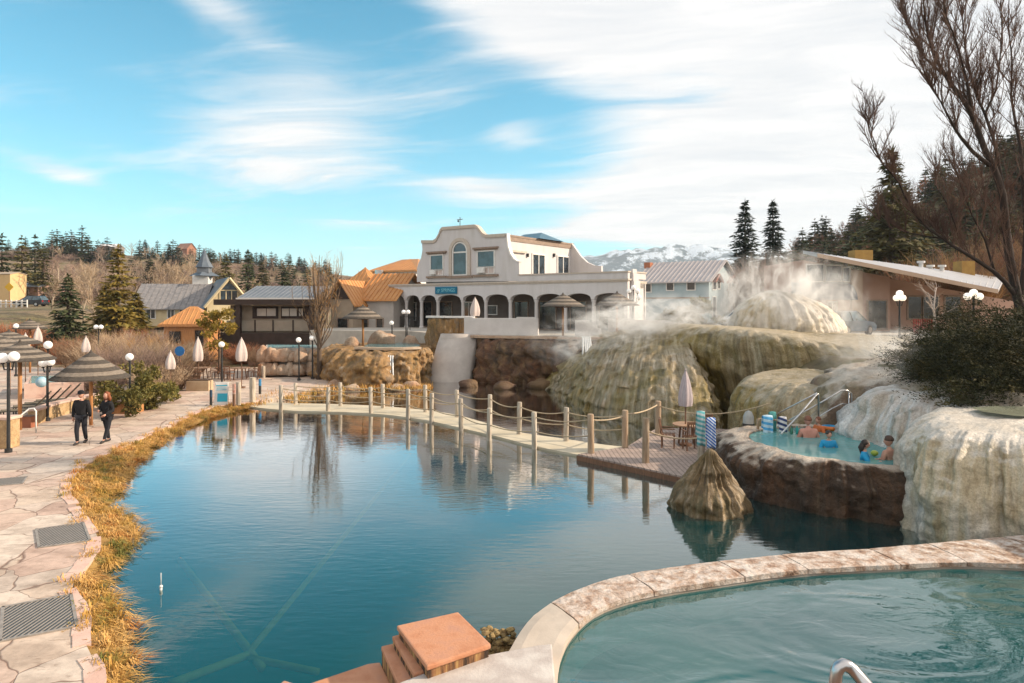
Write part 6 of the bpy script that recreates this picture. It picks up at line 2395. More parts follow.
# named trees of the left middle distance
g = V(*P(68, 330, 62)[:2], .9)
conifer('spruce_tree', 'dense dark green spruce behind the left umbrellas', g, CAMH + (YH - 275) / FPX * 62 - .9, 2.5, 501, m_needle, 26, 11, 9, 'spruces behind the umbrellas', leaf=.5, base=.02, ragged=.35)
for i, (px, yt, r_) in enumerate([(118, 245, 2.7), (106, 283, 1.9), (136, 292, 1.8)]):
    g = V(*P(px, 330, 66 + i * 2)[:2], 1.0)
    conifer('golden_spruce', ['tall yellow green spruce right of the dark spruce', 'short yellow green spruce at the foot of the tall golden one', 'low golden spruce in front of the slate roofed wing'][i], g, CAMH + (YH - yt) / FPX * (66 + i * 2) - 1.0, r_, 510 + i, m_needley, 26, 11, 9, 'spruces behind the umbrellas', leaf=.55, base=.06, ragged=.5, droop=.3)
for i, (px, yt, Y, s_) in enumerate([(84, 258, 85, 1), (95, 262, 82, 2), (74, 270, 90, 3), (128, 268, 95, 4), (160, 272, 98, 5), (176, 265, 105, 6), (52, 275, 92, 7), (190, 262, 112, 8)]):
    g = ground_at(px, Y)
    bare_tree('aspen_tree', 'bare pale aspen in the grove behind the two spruces', g, max(4, CAMH + (YH - yt) / FPX * Y - g.z), 520 + s_, m_barkpale, m_twtan, 'bare aspens behind the spruces', n1=13, n2=8, n3=5, r0=.14, twig=.032, spread=.42, up=.8, clear=.2)
# red brown thicket at the far left
for i, (px, Y, h_) in enumerate([(2, 66, 2.0), (14, 70, 2.2), (27, 64, 2.0), (42, 70, 1.8), (56, 66, 1.6), (-12, 62, 2.2), (8, 58, 1.6)]):
    X = (px - CXP) / FPX * Y
    bare_bush('red brown leafless thicket below the grass slope at far left', (X, Y, gz(X, Y)), h_, 2.2, 540 + i, m_twrust, 'red brown thicket', 110, 7, .03)
# tan bushes between spruces and tables
for i, (px, Y, h_, m_) in enumerate([(100, 44, 2.3, m_twtan), (113, 41, 2.2, m_twpink), (126, 44, 2.4, m_twbrown), (140, 42, 2.3, m_twtan), (153, 40, 2.2, m_twpink), (163, 43, 2.1, m_twtan), (88, 47, 2.0, m_twbrown), (178, 46, 2.2, m_twtan), (196, 48, 1.8, m_twbrown), (150, 50, 2.6, m_twpink), (120, 52, 2.6, m_twtan), (75, 50, 2.2, m_twbrown), (64, 54, 2.0, m_twrust), (105, 56, 2.4, m_twbrown), (135, 58, 2.6, m_twrust), (165, 56, 2.4, m_twbrown), (92, 38, 1.5, m_twbrown), (107, 36.5, 1.5, m_twpink), (172, 38, 1.5, m_twbrown), (158, 36.5, 1.4, m_twtan), (240, 54, 1.6, m_twrust), (258, 53, 1.4, m_twbrown), (148, 46, 2.5, m_twgold)]):
    X = (px - CXP) / FPX * Y
    bare_bush('grey tan leafless bush in the bed behind the front umbrella', (X, Y, .25), h_, 1.5, 560 + i, m_, 'tan bushes behind the front umbrella', 150, 12, .016)
# green and olive shrubs by the planter
for i, (px, Y, h_, w_) in enumerate([(133, 29.5, 1.7, 1.0), (147, 31, 1.3, .9), (116, 31, 1.2, .9), (160, 33, 1.0, .7), (142, 34, 2.0, .9)]):
    X = (px - CXP) / FPX * Y
    rr = random.Random(i)
    cl = [((rr.gauss(0, w_ * .5), rr.gauss(0, w_ * .4), h_ * rr.uniform(.15, .85)), (w_ * .4, w_ * .4, h_ * .2)) for k in range(12)]
    o = leaf_bush_mb(cl, 130, .10, 580 + i, 1.5).build('evergreen_shrub', m_leafg)
    o.location = (X, Y, .25)
    tag(o, ['largest olive green shrub beside the front planter box', 'olive shrub right of the largest one by the path', 'dark olive shrub behind the planter box', 'small low shrub at the path edge near the chairs', 'tall yellow green shrub behind the planter shrubs'][i], 'shrub', 'olive shrubs by the planter')
# yellow tree by the kiosk
X, Y = (218 - CXP) / FPX * 47, 47
t = thing('yellow_tree', 'small tree with yellow olive foliage beside the copper roofed kiosk', 'tree', (X, Y, .3))
q = MB()
q.tube([(0, 0, -.3), (.1, 0, 1.2), (0, .1, 2.6), (.15, 0, 3.8)], [.10, .085, .06, .02], 7)
rr = random.Random(3)
for k in range(9):
    a = rr.uniform(0, 6.28)
    q.tube([(0.05, 0, 1.3 + k * .22), (math.cos(a) * .5, math.sin(a) * .5, 1.8 + k * .22), (math.cos(a) * .85, math.sin(a) * .85, 2.2 + k * .2)], [.035, .025, .01], 5)
q.build('trunk', m_bark, t, smooth=True)
cl = [((rr.gauss(0, .5), rr.gauss(0, .5), rr.uniform(1.7, 4.3)), (.42, .42, .3)) for k in range(20)]
leaf_bush_mb(cl, 90, .14, 7).build('crown', m_leafy, t)
# the bare poplar at the plaza edge
g = G(319, 379, .28)
t = thing('poplar_tree', 'tall bare upright poplar with golden twigs at the end of the stone path', 'tree', g)
hP = (379 - 246) / FPX * g.y
rr = random.Random(12)
tr, tw = MB(), MB()
tr.tube([(0, 0, -.3), (0.02, 0, hP * .18), (-.05, 0, hP * .5), (.02, 0, hP * .93)], [.19, .15, .085, .015], 8)
for k in range(34):
    z0 = hP * rr.uniform(.16, .62)
    a = rr.uniform(0, 6.28)
    L = (hP * 1.0 - z0) * rr.uniform(.45, .95)
    rad_ = rr.uniform(.3, 1.55) * (.55 + .45 * (1 - abs(z0 / hP - .35)))
    pts = [V(0, 0, z0), V(math.cos(a) * rad_ * .6, math.sin(a) * rad_ * .6, z0 + L * .28), V(math.cos(a) * rad_, math.sin(a) * rad_, z0 + L * .65), V(math.cos(a) * rad_ * 1.1, math.sin(a) * rad_ * 1.1, z0 + L)]
    tr.tube(pts, [.042, .030, .018, .006], 5, False)
    for j in range(13):
        s_ = rr.uniform(.1, 1)
        i_ = min(2, int(s_ * 3))
        p = pts[i_].lerp(pts[i_ + 1], s_ * 3 - i_)
        d = V(rr.gauss(0, .3), rr.gauss(0, .3), rr.uniform(.4, 1)).normalized() * rr.uniform(.3, .9)
        tw.cone3(p, p + d, .010)
        for u in range(2):
            b_ = p + d * rr.uniform(.3, .9)
            tw.cone3(b_, b_ + V(rr.gauss(0, .2), rr.gauss(0, .2), rr.uniform(.1, .4)), .007)
tr.build('trunk', m_bark, t, smooth=True)
tw.build('crown', m_twgold, t)
# golden ground cover along the far bank
rr = random.Random(21)
q = MB()
for k in range(2600):
    s_ = rr.random()
    px = 255 + 178 * s_
    py = (400 - 12 * s_ + 3 * math.sin(px * .13)) + rr.gauss(0, 2.3) - (3 if px > 300 else 0)
    if px > 345: py = 388 + rr.gauss(0, 1.2)
    p = G(px, py, .12)
    d = V(rr.gauss(0, 1), rr.gauss(0, 1), 0).normalized() * rr.uniform(.08, .25)
    h_ = rr.uniform(.08, .32)
    w_ = V(-d.y, d.x, 0).normalized() * .02
    q.tri(p - w_, p + w_, p + d + V(0, 0, h_))
tag(q.build('bank_grass', m_grass), kind='stuff')

# --- centre right: two tall spruces, bare thicket, hillside wood ------------------
for i, (px, yt, Y, r_) in enumerate([(745, 200, 88, 3.7), (773, 199, 92, 3.4)]):
    X = (px - CXP) / FPX * Y
    conifer('tall_spruce', ['left one of the two tall blue green spruces above the fountain dome', 'right one of the two tall blue green spruces, with bent tip'][i], (X, Y, 3), CAMH + (YH - yt) / FPX * Y - 3, r_, 610 + i, m_needleb, 36, 13, 11, 'two tall spruces', leaf=.6, ragged=.4, droop=.4)
X = (892 - CXP) / FPX * 78
conifer('hill_spruce', 'big dark spruce standing behind the chimney of the sloped roof lodge', (X, 78, 4), CAMH + (YH - 150) / FPX * 78 - 4, 5.8, 620, m_needleo, 36, 13, 13, None, leaf=.7, ragged=.45, droop=.3)
for i, (px, Y, h_) in enumerate([(735, 76, 5.5), (748, 80, 6), (760, 74, 6.5), (772, 78, 6.5), (785, 72, 6.5), (797, 78, 6), (808, 72, 5.5), (728, 84, 5), (815, 85, 7)]):
    X = (px - CXP) / FPX * Y
    bare_bush('tall brown leafless thicket below the two spruces', (X, Y, 3), h_, 2.6, 630 + i, m_twbrown if i % 2 else m_twpink, 'brown thicket below the spruces', 130, 9, .03)
# the hillside
hp_ = [conifer('hill_pine', 'olive dark pine, one of many covering the right hillside', (0, 0, 0), 9, 2.5, 700 + k, (m_needleo, m_needle, m_needle)[k], 13, 9, 6, 'pines on the right hillside', leaf=.9, ragged=.4, base=.05) for k in range(3)]
uh = [False] * 3
ho = [bare_tree('hill_oak', 'leafless brown tree, one of many on the right hillside', (0, 0, 0), 7, 720 + k, m_bark, (m_twbrown, m_twrust, m_twpink)[k], 'bare trees on the right hillside', n1=10, n2=7, n3=5, r0=.14, twig=.05, spread=.8, clear=.1) for k in range(3)]
uo = [False] * 3
for k in range(380):
    px = rd.uniform(795, 1130)
    Y = rd.uniform(88, 235)
    g = ground_at(px, Y)
    if g.z < 3.5: continue
    pine = rd.random() < (.35 if px < 860 else .62)
    s_ = rd.uniform(.65, 1.2)
    place(hp_ if pine else ho, uh if pine else uo, g, (s_ * rd.uniform(1, 1.3), s_), rd.uniform(0, 6))
for g, pine, s_ in HILL_EXTRA:
    place(hp_ if pine else ho, uh if pine else uo, g, (s_ * rd.uniform(1, 1.3), s_), rd.uniform(0, 6))
# leafless slopes close behind the lodge
for i, (px, Y, h_) in enumerate([(905, 66, 5), (922, 70, 6), (938, 66, 6.5), (955, 70, 7), (972, 66, 7), (990, 70, 8), (1006, 64, 8), (1024, 68, 9), (1045, 64, 9), (885, 70, 5), (930, 62, 4.5), (965, 61, 5)]):
    X = (px - CXP) / FPX * Y
    bare_bush('tall rust brown leafless shrub right behind the sloped roof lodge', (X, Y, max(3, gz(X, Y))), h_, 3.0, 740 + i, (m_twbrown, m_twrust, m_twgold)[i % 3], 'rust brown shrubs behind the lodge', 120, 9, .026)

# --- the big bare tree at the right edge ------------------------------------------
t = thing('bare_cottonwood', 'large dark bare tree leaning in from the right edge', 'tree', (15.6, 21.5, 3.0))
TY = 21.5
rr = random.Random(33)
limbs = [
    ([(1040, 372), (1030, 330), (1018, 300), (1010, 260), (1006, 228), (1003, 195), (994, 168), (985, 150), (977, 128), (970, 111), (961, 97), (950, 83), (944, 73), (936, 60), (932, 50), (928, 36), (925, 20), (923, -4), (921, -40)], .20, .016, 0),
    ([(1003, 190), (998, 160), (994, 141), (985, 114), (977, 97), (972, 80), (969, 66), (965, 48), (963, 30), (962, 8), (958, -30)], .075, .012, .5),
    ([(972, 112), (969, 92), (966, 78), (960, 55), (955, 38), (947, 18), (943, 0), (940, -30)], .075, .012, -.5),
    ([(989, 165), (973, 152), (962, 139), (955, 129), (947, 114), (941, 102), (934, 92), (928, 83)], .085, .012, -.6),
    ([(946, 76), (936, 68), (926, 59), (918, 46), (911, 32), (906, 20), (903, 12), (901, -6), (902, -30)], .06, .01, .4),
    ([(1016, 296), (1004, 281), (993, 271), (978, 261), (965, 253), (953, 246), (944, 239), (930, 230), (921, 222), (913, 211), (905, 197), (899, 183), (890, 172), (881, 162), (874, 147), (869, 130), (868, 112)], .095, .009, -.8),
    ([(1020, 310), (1024, 270), (1026, 230), (1023, 190), (1021, 150), (1015, 120), (1011, 97), (1012, 60), (1008, 20), (1010, -20)], .12, .012, 1.0),
    ([(1030, 330), (1046, 280), (1050, 220), (1046, 160), (1056, 100), (1050, 40), (1060, -30)], .16, .014, .6),
    ([(994, 270), (985, 240), (972, 215), (962, 190), (955, 165)], .05, .01, -.3),
    ([(965, 253), (955, 225), (948, 205), (935, 185)], .04, .008, -.5),
    ([(944, 239), (925, 236), (905, 232), (890, 228), (872, 215)], .035, .008, -.4),
    ([(1006, 228), (990, 205), (975, 190), (960, 185)], .045, .008, .5),
    ([(985, 114), (996, 90), (1000, 60), (1002, 30), (1000, -10)], .05, .01, .8),
    ([(1023, 190), (1034, 150), (1032, 110), (1038, 60)], .06, .01, -.4),
]
tr, tw = MB(), MB()


def twigs(pts, rad0, lvl, L):
    n_ = int(len(pts) * (2.9 if lvl == 0 else 1.6))
    for k in range(n_):
        s_ = rr.uniform(.12, 1)
        i_ = min(len(pts) - 2, int(s_ * (len(pts) - 1)))
        f = s_ * (len(pts) - 1) - i_
        p = pts[i_].lerp(pts[i_ + 1], f)
        d0 = (pts[i_ + 1] - pts[i_]).normalized()
        d = (d0 + V(rr.gauss(0, .5), rr.gauss(0, .5), rr.uniform(.1, 1.0))).normalized()
        l_ = L * rr.uniform(.4, 1)
        q_ = [p]
        for m_ in range(4):
            d = (d + V(rr.gauss(0, .13), rr.gauss(0, .13), rr.uniform(-.02, .16))).normalized()
            q_.append(q_[-1] + d * l_ / 4)
        if lvl < 2:
            r_ = .022 if lvl == 0 else .010
            tw.tube(q_, [r_, r_ * .8, r_ * .6, r_ * .45, r_ * .2], 4, False)
            twigs(q_, r_, lvl + 1, L * .5)
        else:
            tw.cone3(q_[0], q_[2], .005)
            tw.cone3(q_[2], q_[4], .004)


for pxs, r0, r1, dy in limbs:
    n_ = len(pxs)
    pts = [P(a, b_, TY + dy * 1.6 * (i / (n_ - 1)) + .10 * math.sin(i * 1.7 + r0 * 40)) for i, (a, b_) in enumerate(pxs)]
    tr.tube(pts, [(r0 + (r1 - r0) * (i / (n_ - 1)) ** .75) * .82 for i in range(n_)], 8, False)
    twigs(pts, r0, 0, 1.15 if pxs[-1][0] < 900 else 1.7)
tr.build('trunk', m_barkdark, t, True, True)
tw.build('crown', M('dark_twigs', (0.10, 0.06, 0.048), (0.17, 0.10, 0.07), 1.2, .95), t, True)

# small pale bare tree in front of the lodge
X = (935 - CXP) / FPX * 36
bare_tree('sapling_tree', 'small whitish bare tree in front of the lodge entrance', (X, 36, 2.9), 4.2, 760, M('whitish_bark', (0.42, 0.36, 0.32), (0.34, 0.29, 0.26), 4, .9), M('whitish_twigs', (0.42, 0.33, 0.28), (0.34, 0.27, 0.23), 4, .9), n1=10, n2=5, n3=3, r0=.085, twig=.014, spread=1.0, up=.35, clear=.4)

# --- junipers on the right bank -----------------------------------------------------
def juniper(label, loc, w, d_, h, seed, n, lean=(-.8, -.2)):
    rr = random.Random(seed)
    q = MB()
    for k in range(n):
        # a spray: a leaning axis with short needle tufts
        b_ = V(rr.uniform(-1, 1) * w, rr.uniform(-1, 1) * d_, h * rr.random() ** .7 * .9)
        e = 1 - (b_.x / w) ** 2 * .7 - (b_.y / d_) ** 2 * .6
        b_.z *= max(.2, e)
        ax = V(lean[0] + rr.gauss(0, .5), lean[1] + rr.gauss(0, .45), rr.gauss(.10, .22)).normalized() * rr.uniform(.5, 1.25)
        for j in range(21):
            f = j / 21
            p = b_ + ax * f + V(rr.gauss(0, .035), rr.gauss(0, .035), rr.gauss(0, .03) - .14 * f * f)
            dd = (ax.normalized() + V(rr.gauss(0, .55), rr.gauss(0, .55), rr.gauss(0.1, .45))).normalized() * rr.uniform(.07, .15) * (1.15 - .5 * f)
            s_ = dd.cross(V(rr.gauss(0, 1), rr.gauss(0, 1), rr.gauss(0, 1))).normalized() * .015
            q.tri(p - s_, p + s_, p + dd)
    o = q.build('juniper_shrub', m_junip)
    o.location = loc
    return tag(o, label, 'shrub', 'junipers on the right bank')


juniper('frontmost spreading juniper hanging over the hot pool cascade', (13.3, 19.4, 2.7), 1.3, 1.5, 1.9, 801, 800)
juniper('large dark juniper mass above the white travertine fall', (13.9, 18.8, 2.75), 2.0, 1.6, 2.4, 802, 1100)
juniper('dark juniper at the right edge under the bare tree', (16.4, 20.2, 3.0), 2.2, 1.9, 2.8, 803, 1000)
juniper('dark juniper behind the frontmost one, below the lodge roof', (15.4, 22.4, 2.9), 2.0, 1.6, 2.5, 804, 900)
juniper('greyish juniper at the left end of the row, half in steam', (15.8, 24.4, 2.8), 1.3, 1.2, 1.5, 805, 420)
juniper('low juniper tuft under the right end of the row', (13.0, 17.5, 2.4), 1.9, .8, 1.1, 806, 520)
juniper('rear juniper left of the pale sapling', (19.6, 29, 3.0), 2.4, 1.6, 2.1, 807, 520)
# dark green shrub beside the blue house
X = (697 - CXP) / FPX * 56
for i, (px, h_) in enumerate(((700, 2.6), (680, 1.9), (668, 1.5))):
    X = (px - CXP) / FPX * 54
    rr = random.Random(40 + i)
    cl = [((rr.gauss(0, .7), rr.gauss(0, .6), h_ * rr.uniform(.15, .9)), (.55, .5, .3)) for k in range(14)]
    o = leaf_bush_mb(cl, 110, .16, 820 + i, 1.6).build('pine_shrub', m_leafg)
    o.location = (X, 54, 3.0)
    tag(o, ['tallest olive pine shrub in front of the blue house', 'middle olive shrub in front of the blue house', 'lowest olive shrub beside the white parapet end'][i], 'shrub', 'shrubs in front of the blue house')
# ---------------------------------------------------------------- furniture, lamps, umbrellas
m_thatch = stripe_mat('banded_thatch', (0.045, 0.038, 0.032), (0.22, 0.185, 0.15), 2, 2.35, .95, .42, .35, 'Object', bump=.3, noisec=.7)


def thatch_umbrella(px, Y, z0, ytop, yrim, rad, label, poles=1, pole_mat=None):
    X = (px - CXP) / FPX * Y
    t = thing('thatch_umbrella', label, 'umbrella', (X, Y, z0), 0, 'banded thatch umbrellas')
    zt = CAMH - (ytop - YH) / FPX * Y - z0
    zr = CAMH - (yrim - YH) / FPX * Y - z0
    n_ = 7
    for k in range(n_):
        f0, f1 = k / n_, (k + 1) / n_
        prof = lambda f: (rad * (.05 + .95 * f), zt + (zr - zt) * (f ** 1.05) + .0)
        r0, za = prof(f0)
        r1, zb = prof(f1)
        q = MB()
        q.lathe([(max(.01, r0 - .02), za + .03), (r1 + .05, zb - .005), (r1 + .05, zb - .05), (max(.01, r0 - .02), za - .03)], (0, 0, 0), 20, False, .035)
        if k == 0: q.lathe([(.01, zt + .14), (.07, zt + .03), (.10, zt - .05)], (0, 0, 0), 10)
        q.build('thatch_tier', m_thatch2 if k % 2 else m_thatch1, t)
    q = MB()
    q.tube([(0, 0, 0), (0, 0, zt)], .07, 9)
    q.build('pole', pole_mat or m_orangewood, t, smooth=True)
    q = MB()
    for k in range(8):
        a = PI * 2 * k / 8
        q.tube([(math.cos(a) * .06, math.sin(a) * .06, zr - .1), (math.cos(a) * rad * .9, math.sin(a) * rad * .9, zr + .03)], .025, 5)
    q.build('rafters', m_wood, t)
    return t


m_thatch1 = M('thatch_dark', (0.085, 0.070, 0.056), (0.05, 0.042, 0.035), 9, .95, .7, 40, stretch=(1, 1, 3))
m_thatch2 = M('thatch_light', (0.24, 0.20, 0.16), (0.17, 0.14, 0.11), 9, .95, .7, 40, stretch=(1, 1, 3))
thatch_umbrella(91, 27, .25, 353, 377, 1.33, 'banded thatch umbrella with orange pole just behind the walking couple')
thatch_umbrella(20, 26, .25, 343, 359, 1.15, 'banded thatch umbrella behind the double globe lamp at far left')
thatch_umbrella(-9, 30, .25, 333, 349, 1.5, 'banded thatch umbrella cut by the left edge of the picture')
thatch_umbrella(9, 36, .25, 331.5, 343, 1.45, 'banded thatch umbrella half hidden behind the left edge ones')
thatch_umbrella(30, 48, .25, 320, 328, 1.0, 'small grey thatch umbrella farthest back at left, near the red thicket')
thatch_umbrella(363, 46.5, 2.15, 306, 318, 1.35, 'banded thatch umbrella standing at the upper pool below the gold roof')
thatch_umbrella(563, 44.4, 3.0, 294.5, 306, 1.42, 'banded thatch umbrella on the terrace in front of the arcade, left of two')
thatch_umbrella(617, 43.8, 3.0, 293, 305, 1.38, 'banded thatch umbrella on the terrace in front of the arcade, right of two')


def globe_lamp(px, Y, z0, globes, label, lit=False, group='globe lamps'):
    """globes: list of (px, py)"""
    X = (px - CXP) / FPX * Y
    t = thing('globe_lamp', label, 'lamp', (X, Y, z0), 0, group)
    gl = [P(a, b_, Y) - V(X, Y, z0) for a, b_ in globes]
    hz = min(g.z for g in gl)
    q = MB()
    q.tube([(0, 0, 0), (0, 0, .12), (0, 0, .14), (0, 0, hz - .15)], [.11, .11, .055, .045], 9)
    if len(gl) > 1:
        for g in gl:
            q.tube([(0, 0, max(.2, hz - .35)), (g.x * .7, g.y, max(.2, hz - .38)), (g.x, g.y, g.z - .16)], .024, 6)
    else:
        q.tube([(0, 0, hz - .2), (gl[0].x, 0, gl[0].z - .13)], .05, 8)
    for g in gl:
        q.lathe([(.05, g.z - .20), (.08, g.z - .13)], (g.x, g.y, 0), 8)
    q.build('lamp_post', m_black, t, smooth=True, auto=50)
    for g in gl:
        q = MB()
        q.ball(g, .165, 14, 10)
        q.build('globe', m_globe_lit if lit else m_globe, t, smooth=True)
    return t


globe_lamp(8.5, 22, .25, [(2.5, 358), (14, 356.5)], 'black lamp post with two white globes near the stone pillar at far left')
globe_lamp(47.5, 28, .25, [(43, 363), (50.5, 362), (48, 345)], 'black lamp post with three white globes behind the lounge chairs')
globe_lamp(98.5, 50, .4, [(96, 327), (101, 327)], 'lamp with two white globes above the tan bushes')
globe_lamp(16, 45, .3, [(16, 326)], 'single globe lamp far back beside the small grey umbrella')
globe_lamp(222, 38, .28, [(221.6, 344.5)], 'single globe lamp between the two tables on the plaza')
globe_lamp(299, 42.5, .3, [(298.6, 340)], 'single globe lamp in front of the plaza pool')
globe_lamp(312.5, 43.5, .3, [(312, 338)], 'single globe lamp beside the bare poplar')
globe_lamp(406, 52, 2.15, [(403.6, 312), (408.2, 312)], 'lamp with two white globes before the left end of the arcade')
globe_lamp(392, 50, 2.15, [(391.5, 323)], 'low single globe lamp by the steps of the gold roofed house')
globe_lamp(130, 30, .3, [(129.5, 357)], 'single globe lamp rising out of the olive shrubs')
globe_lamp(899.5, 34, 2.95, [(896.6, 298), (902.6, 298), (899.6, 293.5)], 'lit lamp with three globes in front of the brown lodge wall', True, 'lit triple globe lamps')
globe_lamp(973.5, 30, 2.95, [(967.5, 296.5), (979.3, 296.5), (973.5, 292.8)], 'lit lamp with three globes above the junipers', True, 'lit triple globe lamps')
globe_lamp(633, 46.5, 3.0, [(629, 291), (637.5, 291), (633.5, 287.5), (639, 297)], 'cluster lamp of cream globes at the right corner of the arcade')


def closed_parasol(px, Y, z0, ytop, ybot, rad, label, mat=None, pole=None):
    X = (px - CXP) / FPX * Y
    t = thing('closed_parasol', label, 'parasol', (X, Y, z0), 0, 'closed parasols')
    zt = CAMH - (ytop - YH) / FPX * Y - z0
    zb = CAMH - (ybot - YH) / FPX * Y - z0
    q = MB()
    n_ = 20
    rings = []
    for k in range(9):
        f = k / 8
        rr_ = rad * (.12 + .88 * math.sin(min(1, f * 1.15) * PI * .5) ** .9) * (1 - .14 * max(0, f - .85) / .15)
        rings.append([(rr_ * (1 + .26 * math.cos(8 * 2 * PI * i / n_ * .5 + f)) * math.cos(2 * PI * i / n_), rr_ * (1 + .26 * math.cos(4 * 2 * PI * i / n_ + f)) * math.sin(2 * PI * i / n_), zt + (zb - zt) * f) for i in range(n_)])
    vs = [v for r_ in rings for v in r_]
    fs = [(j * n_ + i, (j + 1) * n_ + i, (j + 1) * n_ + (i + 1) % n_, j * n_ + (i + 1) % n_) for j in range(8) for i in range(n_)]
    q.add(vs, fs)
    q.lathe([(.02, zt + .08), (.035, zt)], (0, 0, 0), 8)
    q.build('canopy', mat or m_fabric, t, smooth=True)
    q = MB()
    q.tube([(0, 0, 0), (0, 0, zt)], .025, 8)
    q.lathe([(.22, 0), (.22, .06), (.05, .09)], (0, 0, 0), 12)
    q.build('pole', pole or m_wood, t, smooth=True, auto=40)
    return t


m_parasol = M('lilac_grey_fabric', (0.46, 0.40, 0.41), (0.34, 0.29, 0.31), 5, .9, .4, 12, stretch=(7, 7, .4))
closed_parasol(685.5, 23.4, DZ, 371, 406, .205, 'lilac grey closed parasol through the round table on the deck', m_parasol)
closed_parasol(198, 40, .28, 338, 361, .27, 'cream closed parasol at the left table on the plaza')
closed_parasol(241.5, 39, .28, 338.5, 361, .30, 'cream closed parasol at the right table on the plaza, near the lamp')
closed_parasol(475, 47.2, 3.0, 298, 316, .30, 'pinkish closed parasol standing in front of the arcade door')
closed_parasol(170.5, 36, .28, 352, 369, .24, 'cream closed parasol half lost in the tan bushes')
closed_parasol(38, 42, .28, 327, 343, .25, 'pale closed parasol in front of the small grey umbrella')
closed_parasol(25.5, 38, .28, 334, 346, .24, 'small pale closed parasol between the left thatch umbrellas')
closed_parasol(86, 40, .28, 337, 352, .24, 'grey closed parasol rising behind the front thatch umbrella')


# chairs and tables
def chair(loc, rz, label, group, mat=None):
    t = thing('wooden_chair', label, 'chair', loc, rz, group)
    m_ = mat or m_wood
    q = MB()
    for k in range(4): q.box((0, -.17 + k * .115, .44), (.44, .10, .03))
    q.build('seat', m_, t)
    for x in (-.2, .2):
        q = MB(); q.box((x, -.2, .22), (.045, .045, .44)); q.build('leg', m_, t)
        q = MB(); q.tube([(x, .2, 0), (x, .21, .45), (x, .29, .95)], .026, 6); q.build('leg', m_, t)
    q = MB()
    q.box((0, .285, .92), (.44, .03, .09))
    for k in range(5): q.box((-.15 + k * .075, .255, .69), (.03, .02, .42))
    q.build('backrest', m_, t)
    for x in (-.22, .22):
        q = MB(); q.box((x, 0, .64), (.05, .44, .03)); q.build('armrest', m_, t)
    return t


def table(loc, r, h, label, group=None, mat=None, n=20):
    t = thing('round_table', label, 'table', loc, 0, group)
    q = MB()
    q.lathe([(r, h - .04), (r, h)], (0, 0, 0), n)
    q.build('tabletop', mat or M('table_top', (0.36, 0.22, 0.13), (0.28, 0.16, 0.09), 3, .5, stretch=(1, 6, 1)), t)
    for k in range(4):
        a = PI / 4 + PI / 2 * k
        q = MB()
        q.tube([(math.cos(a) * r * .7, math.sin(a) * r * .7, 0), (math.cos(a) * r * .55, math.sin(a) * r * .55, h - .045)], .035, 6)
        q.build('leg', m_wood, t)
    return t


tx = (688 - CXP) / FPX * 23.4
table((tx, 23.4, DZ), .52, .73, 'round brown wooden table under the closed parasol on the deck')
chair((tx - .75, 23.1, DZ), R(75), 'slatted brown chair at the left side of the deck table', 'deck chairs')
chair((tx - .1, 22.65, DZ), R(185), 'slatted brown chair in front of the deck table with its back to the pond', 'deck chairs')
chair((tx + .65, 24.0, DZ), R(-60), 'slatted brown chair on the far right side of the deck table', 'deck chairs')
# plaza tables
for i, (px, py) in enumerate([(177, 388), (201, 379), (240, 379)]):
    g = G(px, py, .255)
    nm = ['nearest plaza table beside the low tan planter', 'plaza table under the left cream parasol', 'plaza table under the right cream parasol'][i]
    table(g, .6, .74, 'round wooden ' + nm, 'plaza tables')
    cs = chair(g + V(-.95, 0, 0), R(90), 'brown chair left of the ' + nm, 'plaza chairs')
    for k, (dx_, dy_, a, w) in enumerate(((.95, .1, -90, 'right of the '), (-.3, -.95, 170, 'in front of the '), (.35, .95, 10, 'behind the '))):
        dup(cs, g + V(dx_, dy_, 0), R(a), 'brown chair ' + w + nm)

# bin and towels on the deck
g = P(748.5, 437, 21.2)
t = thing('litter_bin', 'grey litter bin with domed lid and dark band at the back of the deck', 'bin', (g.x, g.y, DZ))
hb = (437 - 410.5) / FPX * 21.2 + (g.z - DZ)
q = MB()
q.lathe([(.15, 0), (.17, .05), (.175, hb * .48)], (0, 0, 0), 16)
q.build('body', M('bin_grey', (0.28, 0.29, 0.28), (0.22, 0.23, 0.22), 5, .6), t, smooth=True, auto=40)
q = MB()
q.lathe([(.182, hb * .48), (.182, hb * .74)], (0, 0, 0), 16)
q.build('band', m_black, t, smooth=True, auto=40)
q = MB()
q.lathe([(.17, hb * .74), (.16, hb * .88), (.10, hb * .97), (.02, hb)], (0, 0, 0), 16)
q.build('lid', M('bin_lid', (0.36, 0.37, 0.36), (0.30, 0.31, 0.30), 5, .6), t, smooth=True, auto=40)


